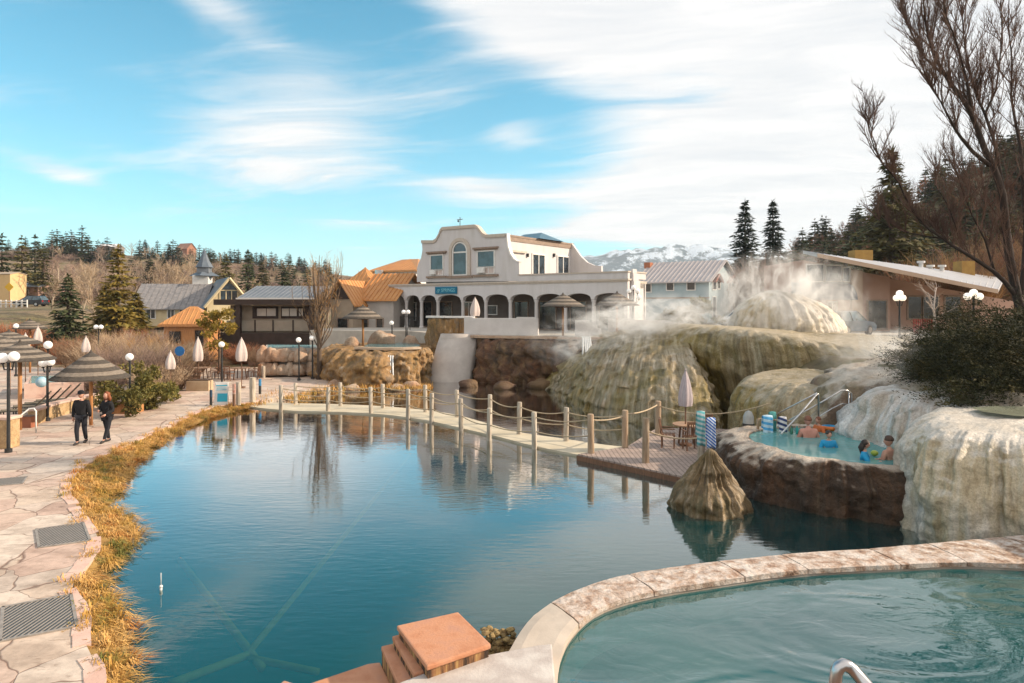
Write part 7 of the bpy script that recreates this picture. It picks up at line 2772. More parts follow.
def towel(px0, px1, yt, yb, Y, mat, label, group='towels on the deck rails', fold=.10):
    q = MB()
    a, b_ = P(px0, yt, Y), P(px1, yt, Y)
    zb = P(px0, yb, Y).z
    n_, m2 = 10, 10
    for side in (-1, 1):
        vs = []
        for j in range(m2 + 1):
            f = j / m2
            for i in range(n_ + 1):
                u = i / n_
                x = a.x + (b_.x - a.x) * u
                z = a.z + .02 * math.sin(u * 3) + (zb - a.z) * f * (1 if side < 0 else .72)
                y = Y + side * (.02 + fold * .5 * min(1, f * 5)) + .03 * math.sin(u * 9 + f * 2) * f
                vs.append((x, y, z))
        fs = [(j * (n_ + 1) + i, j * (n_ + 1) + i + 1, (j + 1) * (n_ + 1) + i + 1, (j + 1) * (n_ + 1) + i) for j in range(m2) for i in range(n_)]
        q.add(vs, fs)
    vs = [(a.x + (b_.x - a.x) * i / n_, Y + s_ * .02, a.z + .02 * math.sin(i / n_ * 3)) for s_ in (-1, 1) for i in range(n_ + 1)]
    q.add(vs, [(i, i + 1, n_ + 2 + i, n_ + 1 + i) for i in range(n_)])
    o = q.build('towel', mat, loc=((a.x + b_.x) / 2, Y, zb), smooth=True)
    sm_ = o.modifiers.new('thickness', 'SOLIDIFY')
    sm_.thickness = .012
    return tag(o, label, 'towel', group)


def diag(name, ca, cb, rot, scale=4.5):
    m, nt, b = nodes_of(name)
    v = coords(nt, 'Object', (1, 1, 1), (0, R(rot), 0))
    w = N(nt, 'ShaderNodeTexWave', wave_type='BANDS', bands_direction='X')
    w.inputs['Scale'].default_value = scale
    nt.links.new(v, w.inputs['Vector'])
    nt.links.new(ramp(nt, w.outputs['Fac'], [(.42, ca), (.55, cb)]), b.inputs['Base Color'])
    b.inputs['Roughness'].default_value = .95
    return m


towel(706.5, 715, 418, 448, 19.2, diag('blue_striped_towel', (0.01, 0.10, 0.40), (0.55, 0.62, 0.72), 50), 'blue and white diagonally striped towel hung beside the rock cone')
towel(696.5, 704.5, 411.5, 446, 19.55, diag('teal_towel', (0.45, 0.52, 0.52), (0.10, 0.34, 0.36), 75, 2.5), 'white and teal towel draped over the grey post beside the table')
m_tw1 = diag('blue_towel', (0.08, 0.34, 0.62), (0.45, 0.60, 0.70), 80, 2.0)
towel(762.5, 772, 415.5, 434, 20.3, m_tw1, 'bright blue and white towel on the rail left of the steps')
towel(769, 775.5, 412, 433, 20.6, M('sea_green_towel', (0.10, 0.32, 0.30), (0.07, 0.26, 0.25), 5, .95), 'sea green towel hanging next to the bright blue one')
towel(778.5, 786, 417, 432, 20.2, diag('white_navy_towel', (0.62, 0.62, 0.64), (0.03, 0.05, 0.14), 70, 2.2), 'white towel with navy patch hanging by the handrail')
q = MB()
a, b_ = P(758, 419, 20.5), P(790, 421, 20.4)
q.tube([a, b_], .03, 7)
for p in (a, b_): q.tube([p, V(p.x, p.y, .6)], .045, 7)
tag(q.build('towel_rail', m_postb, loc=(a.x, a.y, .6)), 'low wooden rail carrying towels at the edge of the hot pool', 'rail')
# steel handrails of the hot pool
hr = thing('steel_handrail', 'double steel handrail over the steps at the back of the hot pool', 'handrail', (9.2, 20.8, 1.27))
q = MB()
q.tube([P(781, 434, 19.2), P(800, 414, 19.9), P(817, 394, 20.5), P(818.5, 394, 20.5), P(818.5, 420, 20.5)], .026, 8)
q.build('rail', m_steel, hr, True, True)
q = MB()
q.tube([P(775, 415, 21.6), P(800, 402, 21.2), P(817, 393, 20.9)], .022, 8)
q.tube([P(783, 424, 20.8), P(800, 414, 20.7), P(818, 404, 20.5)], .018, 8)
q.build('rail', m_steel, hr, True, True)
q = MB()
q.tube([P(820, 403, 20.4), P(832, 396, 20.6), P(841, 390.5, 20.8), P(847, 390.3, 20.9), P(851.5, 393.5, 20.9), P(851.5, 424, 20.9)], .024, 8)
q.build('rail', m_steel, hr, True, True)
q = MB()
q.tube([P(820, 416, 20.4), P(832, 408.5, 20.6), P(842, 403.6, 20.8), P(848, 404.5, 20.9), P(851, 408, 20.9)], .018, 8)
q.tube([P(849, 392, 20.95), P(849, 424, 20.95)], .018, 8)
q.build('rail', m_steel, hr, True, True)

# ---------------------------------------------------------------- left bank furniture
m_tanstone = streak_mat('tan_masonry', [(0.3, (0.30, 0.19, 0.09)), (0.5, (0.46, 0.32, 0.17)), (0.7, (0.55, 0.42, 0.26))], None, .8, .9, 3.5, .85, .7, .05)
pl1 = thing('stone_pillar', 'tan masonry pillar with pale cap at the left edge of the path', 'pillar', (*G(2, 449, .25)[:2], .25))
q = MB(); q.mm((-.5, 0, 0), (.24, .5, .95)); q.build('shaft', m_tanstone, pl1, bevel=.03)
q = MB(); q.mm((-.55, -.05, .952), (.29, .55, 1.05)); q.build('cap', m_coping, pl1, bevel=.02)


def low_wall(pts, h, w, label, name='retaining_wall', mat=None, capm=None):
    P_ = [G(x, y, .25) for x, y in pts]
    t = thing(name, label, 'wall', (P_[0].x, P_[0].y, .25), 0)
    q, c_ = MB(), MB()
    for a, b_ in zip(P_, P_[1:]):
        m_ = (a + b_) / 2 - P_[0]
        d = b_ - a
        an = math.atan2(d.y, d.x)
        q.box((m_.x, m_.y + w / 2, h / 2), (d.length + .04, w, h), an)
        c_.box((m_.x, m_.y + w / 2, h + .045), (d.length + .10, w + .08, .08), an)
    q.build('wall', mat or m_tanstone, t)
    c_.build('coping', capm or m_coping, t)
    return t


low_wall([(30, 425), (52, 417), (76, 411), (92, 407)], .52, .35, 'low tan stone wall in front of the lounge chairs behind the couple')
bx_ = thing('planter_box', 'pink topped orange planter box right of the woman', 'planter', (*G(113, 414, .25)[:2], .25))
q = MB(); q.mm((-.1, 0, 0), (.92, .8, .50)); q.build('side', m_orangewood, bx_, bevel=.02)
q = MB(); q.mm((-.16, -.05, .5), (.98, .86, .57)); q.build('rim', m_coping, bx_, bevel=.015)
bx_ = thing('planter_box', 'low tan planter box next to the nearest plaza table', 'planter', (*G(186, 391, .25)[:2], .25))
q = MB(); q.mm((0, 0, 0), (1.25, .6, .55)); q.build('side', M('tan_box', (0.50, 0.38, 0.25), (0.44, 0.32, 0.2), 3, .9), bx_, bevel=.02)
q = MB(); q.mm((.06, .06, .552), (1.19, .54, .60)); q.build('soil', M('soil', (0.09, 0.055, 0.035), None, 8, .95), bx_)
bx_ = thing('wooden_crate', 'reddish wooden box beside the stair handrail at far left', 'box', (*G(20, 428, .25)[:2], .25))
q = MB(); q.mm((0, 0, 0), (.42, .4, .42)); q.build('body', M('red_brown_wood', (0.33, 0.12, 0.06), (0.26, 0.09, 0.05), 4, .7), bx_, bevel=.012)
q = MB(); q.mm((-.02, -.02, .422), (.44, .42, .45)); q.build('lid', m_wood, bx_)
hr2 = thing('stair_handrail', 'pale bent handrail beside the pillar at far left', 'handrail', (*G(8, 436, .25)[:2], .25))
q = MB()
q.tube([P(8, 424, 23), P(20, 416, 23.3), P(29, 409, 23.6), P(34, 408.6, 23.6), P(36, 411, 23.5), P(36, 433, 23.5)], .026, 8)
q.build('rail', m_white, hr2, True, True)
# lounge chairs
def lounger(loc, rz, label):
    t = thing('lounge_chair', label, 'lounge chair', loc, rz, 'dark lounge chairs behind the low wall')
    fr = M('dark_frame', (0.05, 0.04, 0.03), (0.035, 0.03, 0.025), 5, .6)
    sl_ = M('olive_sling', (0.16, 0.13, 0.085), (0.12, 0.10, 0.065), 5, .9)
    q = MB(); q.box((0, .1, .36), (.6, 1.1, .04)); q.build('seat', sl_, t)
    q = MB(); q.box((0, .95, .68), (.6, .95, .04), 0, ('X', R(48))); q.build('backrest', sl_, t)
    for x in (-.3, .3):
        q = MB()
        q.tube([(x, -.5, .36), (x, .62, .36), (x, 1.26, 1.06)], .028, 6)
        q.build('side_frame', fr, t)
        for y in (-.4, .6):
            q = MB(); q.tube([(x, y, 0), (x, y, .36)], .028, 6); q.build('leg', fr, t)
    return t


ln = lounger((*G(14, 419, .25)[:2], .25), R(-62), 'dark lounge chair nearest the left lamp post')
for i, (px, py) in enumerate([(26, 414.5), (37, 411), (48, 408)]):
    dup(ln, (*G(px, py, .25)[:2], .25), R(-62), ['dark lounge chair second from the left lamp post', 'dark lounge chair third from the left lamp post', 'dark lounge chair farthest from the left lamp post'][i])
# raised bathing pool on the left
rp = thing('soaking_pool', 'raised pale soaking pool with light coping behind the lounge chairs', 'pool', (*G(62, 398, .25)[:2], .25))
oc = [G(24, 399, .25), G(84, 396, .25), G(88, 388, .25), G(30, 389, .25)]
q = MB(); q.prism([(v.x - rp.location.x, v.y - rp.location.y) for v in oc], 0, .75); q.build('basin', m_coping, rp)
cc_ = sum(oc, Vector()) / 4
q = MB(); q.add([((v.x - cc_.x) * .9 + cc_.x - rp.location.x, (v.y - cc_.y) * .86 + cc_.y - rp.location.y, .765) for v in oc], [(0, 1, 2, 3)]); q.build('pool_water', M('pale_pool2', (0.30, 0.50, 0.50), (0.40, 0.58, 0.58), 2, .08), rp)
# beach ball like float and blue disc
g = P(41.5, 376, 33)
tag(MB().ball((0, 0, 0), .26).build('pool_float', M('float_blue', (0.18, 0.42, 0.55), (0.40, 0.50, 0.56), 3, .5), smooth=True), 'round pale blue float lying at the rim of the soaking pool', 'float')
bpy.context.scene.collection.objects['pool_float'].location = (g.x, 33, 1.28)
g = P(180, 351, 38)
t = thing('round_sign', 'round bright blue sign on a post in front of the kiosk', 'sign', (g.x, 38, .28))
q = MB(); q.tube([(0, 0, 0), (0, 0, g.z - .28)], .03, 7); q.build('post', m_wood, t)
q = MB(); q.tube([(0, -.06, g.z - .28), (0, -.035, g.z - .28)], .27, 24); q.build('disc', M('bright_blue', (0.01, 0.17, 0.45), (0.02, 0.13, 0.36), 6, .4), t)

# sign board and markers at the start of the walkway
g = G(221.5, 405, .25)
t = thing('notice_board', 'white and turquoise notice board standing at the pond edge before the walkway', 'sign', g, R(8))
hs = (405 - 382) / FPX * g.y
q = MB(); q.box((0, 0, hs / 2), (.62, .035, hs), 0, ('X', R(-8))); q.build('panel', m_white, t, bevel=.01)
m_turq = M('turquoise_print', (0.02, 0.40, 0.56), (0.03, 0.34, 0.50), 6, .5)
for zf, hh, wf in ((.84, .05, .5), (.74, .03, .42), (.66, .03, .46)):
    q = MB(); q.box((0, -.024 + (hs * (zf - .5)) * .14, hs * zf), (wf, .008, hh), 0, ('X', R(-8))); q.build('print_line', m_turq, t)
q = MB(); q.box((.05, -.024 - hs * .17 * .14, hs * .33), (.46, .008, hs * .36), 0, ('X', R(-8))); q.build('print_block', m_turq, t)
for x in (-.25, .25):
    q = MB(); q.tube([(x, .02, hs * .95), (x, .42, 0)], .02, 6); q.build('leg', m_white, t)


def marker(px, yb, yt, r_, mats, label, cat='post', fr=(0.0, .55, 1.0)):
    g = G(px, yb, .25)
    h_ = (yb - yt) / FPX * g.y
    t = thing('marker_post', label, cat, g)
    q = MB(); q.tube([(0, 0, 0), (0, 0, h_ * fr[1])], r_, 9); q.build('shaft', mats[0], t, smooth=True, auto=40)
    q = MB(); q.tube([(0, 0, h_ * fr[1] + .002), (0, 0, h_)], r_ * 1.05, 9); q.build('head', mats[1], t, smooth=True, auto=40)


m_dkblue = M('dark_blue', (0.01, 0.05, 0.10), (0.015, 0.04, 0.08), 5, .5)
marker(211, 405.5, 390, .06, (m_black, m_dkblue), 'short dark blue leaning marker left of the notice board')
marker(234, 406, 384, .07, (m_wood, M('faded_red', (0.36, 0.08, 0.05), (0.5, 0.4, 0.33), 6, .8)), 'thin brown post with faded red top right of the notice board')
marker(238.5, 405, 382, .11, (m_post, m_post), 'pale wooden post next to the faded red one')
marker(252.5, 402, 377.5, .14, (m_post, m_post), 'thick pale wooden post at the left end of the walkway')
marker(260, 394, 379, .07, (m_black, M('box_blue', (0.05, 0.25, 0.45), (0.04, 0.2, 0.4), 5, .5)), 'small black marker with light blue top at the far path edge')
marker(263.5, 378, 366, .11, (m_post, m_post), 'short pale post beside the right plaza table')

# traffic sign at the road
g = ground_at(9.5, 100)
t = thing('road_sign', 'yellow diamond road sign at the far left', 'sign', g)
hz = CAMH - (287 - YH) / FPX * 100 - g.z
q = MB(); q.tube([(0, 0, 0), (0, 0, hz)], .06, 6); q.build('post', m_wood, t)
q = MB(); q.box((0, -.08, hz), (.95, .03, .95), 0, ('Y', R(45))); q.build('plate', M('sign_yellow', (0.75, 0.42, 0.02), (0.7, 0.4, 0.02), 5, .5), t)
t = thing('rail_fence', 'low pale rail fence along the road at far left', 'fence', (*ground_at(-5, 98)[:2], 0))
q = MB()
x0, x1 = ground_at(-10, 98).x, ground_at(27, 98).x
for k in range(8):
    x = x0 + (x1 - x0) * k / 7
    z = gz(x, 98)
    o = MB(); o.box((x, 98, z + .5), (.14, .14, 1.2)); o.build('fence_post', m_white, t, True)
for zz_ in (.5, .9):
    o = MB(); o.tube([(x0, 97.9, gz(x0, 98) + zz_), (x1, 97.9, gz(x1, 98) + zz_)], .06, 5); o.build('fence_rail', m_white, t, True)

# ---------------------------------------------------------------- people
m_skin = M('skin', (0.50, 0.27, 0.19), (0.44, 0.22, 0.155), 6, .55)
m_hairred = M('auburn_hair', (0.26, 0.075, 0.025), (0.16, 0.045, 0.018), 14, .6, .4, 40)
m_hairdk = M('dark_hair', (0.02, 0.014, 0.01), (0.035, 0.022, 0.016), 14, .5, .4, 40)
m_hairbr = M('brown_hair', (0.07, 0.035, 0.02), (0.05, 0.025, 0.015), 14, .5, .4, 40)
m_cloth = M('black_cloth', (0.007, 0.007, 0.009), (0.012, 0.012, 0.015), 5, .9, .4, 12)
m_denim = M('dark_trousers', (0.010, 0.011, 0.016), (0.015, 0.016, 0.023), 5, .9, .4, 12)
m_bluecl = M('turquoise_swim_shirt', (0.01, 0.30, 0.55), (0.015, 0.22, 0.45), 4, .6)
m_shoe = M('dark_shoes', (0.03, 0.027, 0.027), None, 5, .7)


def skin_mesh(verts, edges, rads, lv=2):
    me = bpy.data.meshes.new('tmp')
    me.from_pydata([tuple(v) for v in verts], edges, [])
    o = bpy.data.objects.new('tmp', me)
    C.objects.link(o)
    o.modifiers.new('skin', 'SKIN')
    sd = me.skin_vertices[0].data
    for i, r_ in enumerate(rads):
        sd[i].radius = r_ if isinstance(r_, tuple) else (r_, r_)
        sd[i].use_root = (i == 0)
    ss = o.modifiers.new('sub', 'SUBSURF')
    ss.levels = ss.render_levels = lv
    dg = bpy.context.evaluated_depsgraph_get()
    dg.update()
    m2 = bpy.data.meshes.new_from_object(o.evaluated_get(dg))
    q = MB()
    q.add([v.co.copy() for v in m2.vertices], [tuple(p.vertices) for p in m2.polygons])
    bpy.data.objects.remove(o)
    bpy.data.meshes.remove(me)
    bpy.data.meshes.remove(m2)
    return q


def head_mb(c, s, yaw=0.0, pitch=0.0):
    """head with brow, eye hollows, nose, mouth, chin and ears; faces -y; s is its height"""
    q = MB()
    n_, m_ = 28, 22
    vs, fs = [], []
    rot = Matrix.Rotation(yaw, 3, 'Z') @ Matrix.Rotation(pitch, 3, 'X')
    for j in range(m_ + 1):
        t = -PI / 2 + PI * j / m_
        for i in range(n_):
            a = 2 * PI * i / n_
            x, y, z = math.cos(t) * math.sin(a), -math.cos(t) * math.cos(a), math.sin(t)
            X, Yy, Z = x * .36, y * .44, z * .5
            if z < 0: X *= 1 + .28 * z; Yy *= 1 + .10 * z
            if y > 0 and z < -.2: Yy *= 1 + .35 * (z + .2)
            fr = max(0, -y)
            fc = math.exp(-(x / .16) ** 2)
            Yy -= .085 * fr * fc * math.exp(-((z + .13) / .16) ** 2)
            Yy += .035 * fr * (math.exp(-((abs(x) - .36) / .13) ** 2)) * math.exp(-((z - .05) / .10) ** 2)
            Yy -= .02 * fr * math.exp(-((z + .48) / .05) ** 2) * math.exp(-(x / .3) ** 2)
            Yy -= .03 * fr * math.exp(-((z + .85) / .16) ** 2)
            vs.append(Vector(c) + rot @ Vector((X, Yy, Z)) * s)
    for j in range(m_):
        for i in range(n_):
            i2 = (i + 1) % n_
            fs.append((j * n_ + i, j * n_ + i2, (j + 1) * n_ + i2, (j + 1) * n_ + i))
    q.add(vs, fs)
    for sx_ in (-1, 1):
        e = MB()
        e.ball((0, 0, 0), (.035 * s, .075 * s, .115 * s), 8, 6)
        q.add([Vector(c) + rot @ (v + Vector((sx_ * .375 * s, .02 * s, -.02 * s))) for v in e.v], e.f)
    return q


def hand_mb(wrist, d, side, palm_n, s=.18):
    """palm, four unequal bent fingers, thumb leaving the side of the palm"""
    d = Vector(d).normalized()
    n_ = Vector(palm_n).normalized()
    n_ = (n_ - d * n_.dot(d)).normalized()
    w = d.cross(n_) * side
    q = MB()
    W0 = Vector(wrist)
    q.tube([W0 - d * .02, W0 + d * s * .15, W0 + d * s * .35, W0 + d * s * .5], [s * .14, s * .19, s * .22, s * .19], 8)
    for k, (off, L) in enumerate(((-.16, .40), (-.055, .46), (.055, .43), (.16, .33))):
        b_ = W0 + d * s * .45 + w * off * s
        p1 = b_ + d * s * L * .42 + n_ * s * .03
        p2 = p1 + (d * .85 + n_ * .5).normalized() * s * L * .34
        p3 = p2 + (d * .55 + n_ * .8).normalized() * s * L * .26
        q.tube([b_, p1, p2, p3], [s * .052, s * .048, s * .042, s * .030], 6)
    b_ = W0 + d * s * .16 - w * s * .15
    p1 = b_ + (d * .7 - w * .8 + n_ * .3).normalized() * s * .2
    p2 = p1 + (d * .95 - w * .2 + n_ * .4).normalized() * s * .17
    q.tube([b_, p1, p2], [s * .07, s * .058, s * .04], 6)
    return q


def walker(loc, rz, h, label, female=False, hair=None, hat=False, step=1, prop=None):
    k = h / 1.75
    t = thing('person', label, 'person', loc, rz)
    sw = .19 if not female else .165
    hw = .085 if not female else .095
    J = dict(pel=(0, 0, .93), wai=(0, .0, 1.08), che=(0, .0, 1.28), nek=(0, 0.0, 1.46), nk2=(0, -.015, 1.54),
             shl=(-sw, 0, 1.41), shr=(sw, 0, 1.41))
    st_ = .16 * step
    J.update(hl=(-hw, 0, .90), hr=(hw, 0, .90), kl=(-hw - .005, -st_ * .75 - .03, .50), kr=(hw + .005, st_ * .25 - .03, .50),
             al=(-hw * .7, -st_ * .95, .085), ar=(hw * .7, st_ * 1.25, .11), tl=(-hw * .8, -st_ - .17, .035), tr=(hw * .8, st_ * 1.2 - .14, .04))
    if prop:
        J.update(el=(-sw - .07, -.05, 1.13), wl=(-sw + .06, -.26, 1.16), er=(sw + .07, .03, 1.14), wr=(sw - .02, -.22, 1.02))
    else:
        J.update(el=(-sw - .07, .04, 1.14), wl=(-sw - .05, -.05, .90), er=(sw + .07, -.02, 1.14), wr=(sw + .05, .08, .90))
    J = {a: Vector(b_) * k for a, b_ in J.items()}

    def sk(names, edges, rad):
        ix = {n_: i for i, n_ in enumerate(names)}
        return skin_mesh([J[n_] for n_ in names], [(ix[a], ix[b_]) for a, b_ in edges], [tuple(x * k for x in r_) if isinstance(r_, tuple) else r_ * k for r_ in rad])

    names = ['pel', 'wai', 'che', 'nek', 'nk2', 'shl', 'shr', 'el', 'er', 'wl', 'wr', 'hl', 'hr', 'kl', 'kr', 'al', 'ar', 'tl', 'tr']
    ed = [('pel', 'wai'), ('wai', 'che'), ('che', 'nek'), ('nek', 'nk2'), ('che', 'shl'), ('che', 'shr'), ('shl', 'el'), ('el', 'wl'), ('shr', 'er'), ('er', 'wr'), ('pel', 'hl'), ('pel', 'hr'), ('hl', 'kl'), ('kl', 'al'), ('al', 'tl'), ('hr', 'kr'), ('kr', 'ar'), ('ar', 'tr')]
    rad = [(.13, .10), (.125, .095), (.15, .105), .06, .055, .062, .062, .042, .042, .03, .03, .085, .085, .055, .055, .038, .038, .03, .03]
    q = sk(names, ed, rad)
    hc = J['nk2'] + Vector((0, -.02, .125)) * k
    hd = head_mb(hc, .235 * k, 0.0, R(10))
    q.add(hd.v, hd.f)
    for s_, e_, w_ in ((1, 'el', 'wl'), (-1, 'er', 'wr')):
        hm = hand_mb(J[w_], J[w_] - J[e_], s_, (s_, -.4, 0), .18 * k)
        q.add(hm.v, hm.f)
    q.build('body', m_skin, t, smooth=True)
    cn = ['pel', 'wai', 'che', 'nek', 'shl', 'shr', 'el', 'er', 'wl', 'wr']
    ce = [('pel', 'wai'), ('wai', 'che'), ('che', 'nek'), ('che', 'shl'), ('che', 'shr'), ('shl', 'el'), ('el', 'wl'), ('shr', 'er'), ('er', 'wr')]
    fat = .03 if not female else .025
    cr = [(.165 + fat, .135), (.16 + fat, .13), (.175 + fat, .14), .085, .092, .092, .075, .075, .05, .05]
    sk(cn, ce, cr).build('jacket', m_cloth, t, smooth=True)
    tn = ['pel', 'hl', 'hr', 'kl', 'kr', 'al', 'ar']
    te = [('pel', 'hl'), ('pel', 'hr'), ('hl', 'kl'), ('kl', 'al'), ('hr', 'kr'), ('kr', 'ar')]
    sk(tn, te, [(.15, .125), .115, .115, .08, .08, .058, .058]).build('trousers', m_denim, t, smooth=True)
    for a, b_ in (('al', 'tl'), ('ar', 'tr')):
        q = MB()
        A_, B_ = J[a], J[b_]
        q.tube([A_ + Vector((0, .06, -.02)) * k, A_ + Vector((0, 0, -.035)) * k, B_ + Vector((0, 0, .0)) * k, B_ + Vector((0, -.05, 0)) * k], [.04 * k, .052 * k, .045 * k, .025 * k], 8)
        q.build('shoe', m_shoe, t, smooth=True)
    q = MB()
    if hat:
        q.lathe([(.098, 0), (.105, .03), (.10, .09), (.06, .125), (.01, .135)], hc + Vector((0, .0, .03)) * k, 14)
        q.add(*(lambda b_: (b_.v, b_.f))(MB().box(hc + Vector((0, -.14, .045)) * k, (.15 * k, .12 * k, .015))))
        q.build('cap', m_cloth, t, smooth=True, auto=40)
    else:
        h2 = MB().ball((0, 0, 0), (.105 * k, .125 * k, .125 * k), 16, 12)
        rr_ = random.Random(5)
        vs = []
        for v in h2.v:
            y = v.y
            if y < -.045 * k: y = -.045 * k + (y + .045 * k) * .35
            vs.append(hc + Vector((v.x * 1.05, y + .03 * k, v.z + .035 * k)) + Vector((rr_.gauss(0, .005), rr_.gauss(0, .005), rr_.gauss(0, .005))))
        q.add(vs, h2.f)
        q.tube([hc + Vector((.07, .04, .02)) * k, hc + Vector((.10, .06, -.10)) * k, hc + Vector((.09, .07, -.2)) * k], [.05 * k, .06 * k, .03 * k], 10)
        q.tube([hc + Vector((-.07, .04, .02)) * k, hc + Vector((-.10, .06, -.10)) * k, hc + Vector((-.09, .07, -.19)) * k], [.05 * k, .06 * k, .03 * k], 10)
        q.tube([hc + Vector((0, .08, .0)) * k, hc + Vector((0, .11, -.12)) * k, hc + Vector((0, .10, -.22)) * k], [.08 * k, .085 * k, .04 * k], 10)
        q.build('hair', hair, t, smooth=True)
    return t


g = G(81.5, 443.5, .25)
walker(g, R(8), 1.76, 'man in black cap, black jacket and dark trousers walking along the stone path', False, None, True, 1)
g = G(107, 442, .25)
wm = walker(g, R(-14), 1.68, 'woman with auburn hair in black jacket holding a cup, walking beside the man', True, m_hairred, False, -1, prop=True)


def bather(px, py, face, label, top, hair, scale=1.0, head_yaw=0.0, arms='down', wet=None, bald=False, longhair=False):
    """seated in the water; py is the water line in front of the body"""
    g = G(px, py, 1.225)
    k = scale
    t = thing('person', label, 'person', (g.x, g.y, 1.225), face)
    dz_ = -.42
    J = dict(pel=(0, 0, -.28), wai=(0, 0, -.12), che=(0, .0, .06), nek=(0, -.01, .22), nk2=(0, -.03, .30), shl=(-.185, 0, .16), shr=(.185, 0, .16))
    if arms == 'fwd': J.update(el=(-.24, -.14, -.08), wl=(-.14, -.36, -.03), er=(.24, -.14, -.08), wr=(.14, -.36, .0))
    else: J.update(el=(-.27, -.02, -.10), wl=(-.24, -.18, -.24), er=(.27, -.02, -.10), wr=(.24, -.18, -.24))
    J.update(hl=(-.10, 0, -.30), hr=(.10, 0, -.30), kl=(-.13, -.42, -.34), kr=(.13, -.42, -.34), al=(-.12, -.46, -.62), ar=(.12, -.46, -.62))
    J = {a: Vector(b_) * k for a, b_ in J.items()}
    names = ['pel', 'wai', 'che', 'nek', 'nk2', 'shl', 'shr', 'el', 'er', 'wl', 'wr', 'hl', 'hr', 'kl', 'kr', 'al', 'ar']
    ed = [('pel', 'wai'), ('wai', 'che'), ('che', 'nek'), ('nek', 'nk2'), ('che', 'shl'), ('che', 'shr'), ('shl', 'el'), ('el', 'wl'), ('shr', 'er'), ('er', 'wr'), ('pel', 'hl'), ('pel', 'hr'), ('hl', 'kl'), ('kl', 'al'), ('hr', 'kr'), ('kr', 'ar')]
    rad = [(.15, .11), (.15, .11), (.17, .115), .07, .058, .075, .075, .05, .05, .034, .034, .09, .09, .06, .06, .04, .04]
    ix = {n_: i for i, n_ in enumerate(names)}
    q = skin_mesh([J[n_] for n_ in names], [(ix[a], ix[b_]) for a, b_ in ed], [tuple(x * k for x in r_) if isinstance(r_, tuple) else r_ * k for r_ in rad])
    hc = J['nk2'] + Vector((0, -.015, .115)) * k
    hd = head_mb(hc, .23 * k, head_yaw, R(6))
    q.add(hd.v, hd.f)
    for s_, e_, w_ in ((1, 'el', 'wl'), (-1, 'er', 'wr')):
        hm = hand_mb(J[w_], J[w_] - J[e_], s_, (0, 0, -1), .17 * k)
        q.add(hm.v, hm.f)
    q.build('body', wet or m_skin, t, smooth=True)
    if top:
        cn = ['wai', 'che', 'nek', 'shl', 'shr', 'el', 'er']
        ix = {n_: i for i, n_ in enumerate(cn)}
        ce = [('wai', 'che'), ('che', 'nek'), ('che', 'shl'), ('che', 'shr'), ('shl', 'el'), ('shr', 'er')]
        cr = [(.17, .13), (.19, .135), .075, .09, .09, .062, .062]
        skin_mesh([J[n_] for n_ in cn], [(ix[a], ix[b_]) for a, b_ in ce], [tuple(x * k for x in r_) if isinstance(r_, tuple) else r_ * k for r_ in cr]).build('swim_shirt', top, t, smooth=True)
    h2 = MB().ball((0, 0, 0), (.098 * k, .118 * k, .118 * k), 16, 12)
    rot = Matrix.Rotation(head_yaw, 3, 'Z')
    vs = []
    for v in h2.v:
        y = v.y
        if y < -.075 * k: y = -.075 * k + (y + .075 * k) * .3
        z = v.z
        if z < .0 and (not longhair or y < 0): z = z * .2
        vs.append(hc + rot @ Vector((v.x, y + .012 * k, z + .034 * k)))
    q = MB()
    q.add(vs, h2.f)
    if longhair:
        q.tube([hc + rot @ (Vector((0, .07, .02)) * k), hc + rot @ (Vector((0, .12, -.10)) * k), hc + rot @ (Vector((0, .11, -.27)) * k)], [.075 * k, .085 * k, .03 * k], 10)
    q.build('hair', hair, t, smooth=True)
    return t


m_skinp = M('flushed_skin', (0.54, 0.26, 0.20), (0.47, 0.21, 0.155), 6, .5)
m_short = M('short_ginger_hair', (0.22, 0.085, 0.045), (0.18, 0.07, 0.04), 14, .6)
bather(808.5, 437, R(175), 'broad man with ginger hair and bare back at the far side of the hot pool', None, m_short, 1.08, 0, wet=m_skinp)
bather(819, 431.5, R(-70), 'child with orange swim float behind the broad man in the hot pool', M('orange_shirt', (0.60, 0.16, 0.04), (0.55, 0.12, 0.03), 4, .6), m_short, .8)
bather(828.5, 447, R(-10), 'boy with dark hair and turquoise shirt up to his shoulders in the hot pool', m_bluecl, m_hairdk, .80, R(15), 'down')
bather(864, 459, R(62), 'girl with long dark hair in turquoise shirt facing right in the hot pool', m_bluecl, m_hairdk, .86, R(10), 'fwd', longhair=True)
bather(890, 459, R(205), 'man with short brown hair and bare back at the right rim of the hot pool', None, m_hairbr, 1.02, R(20))
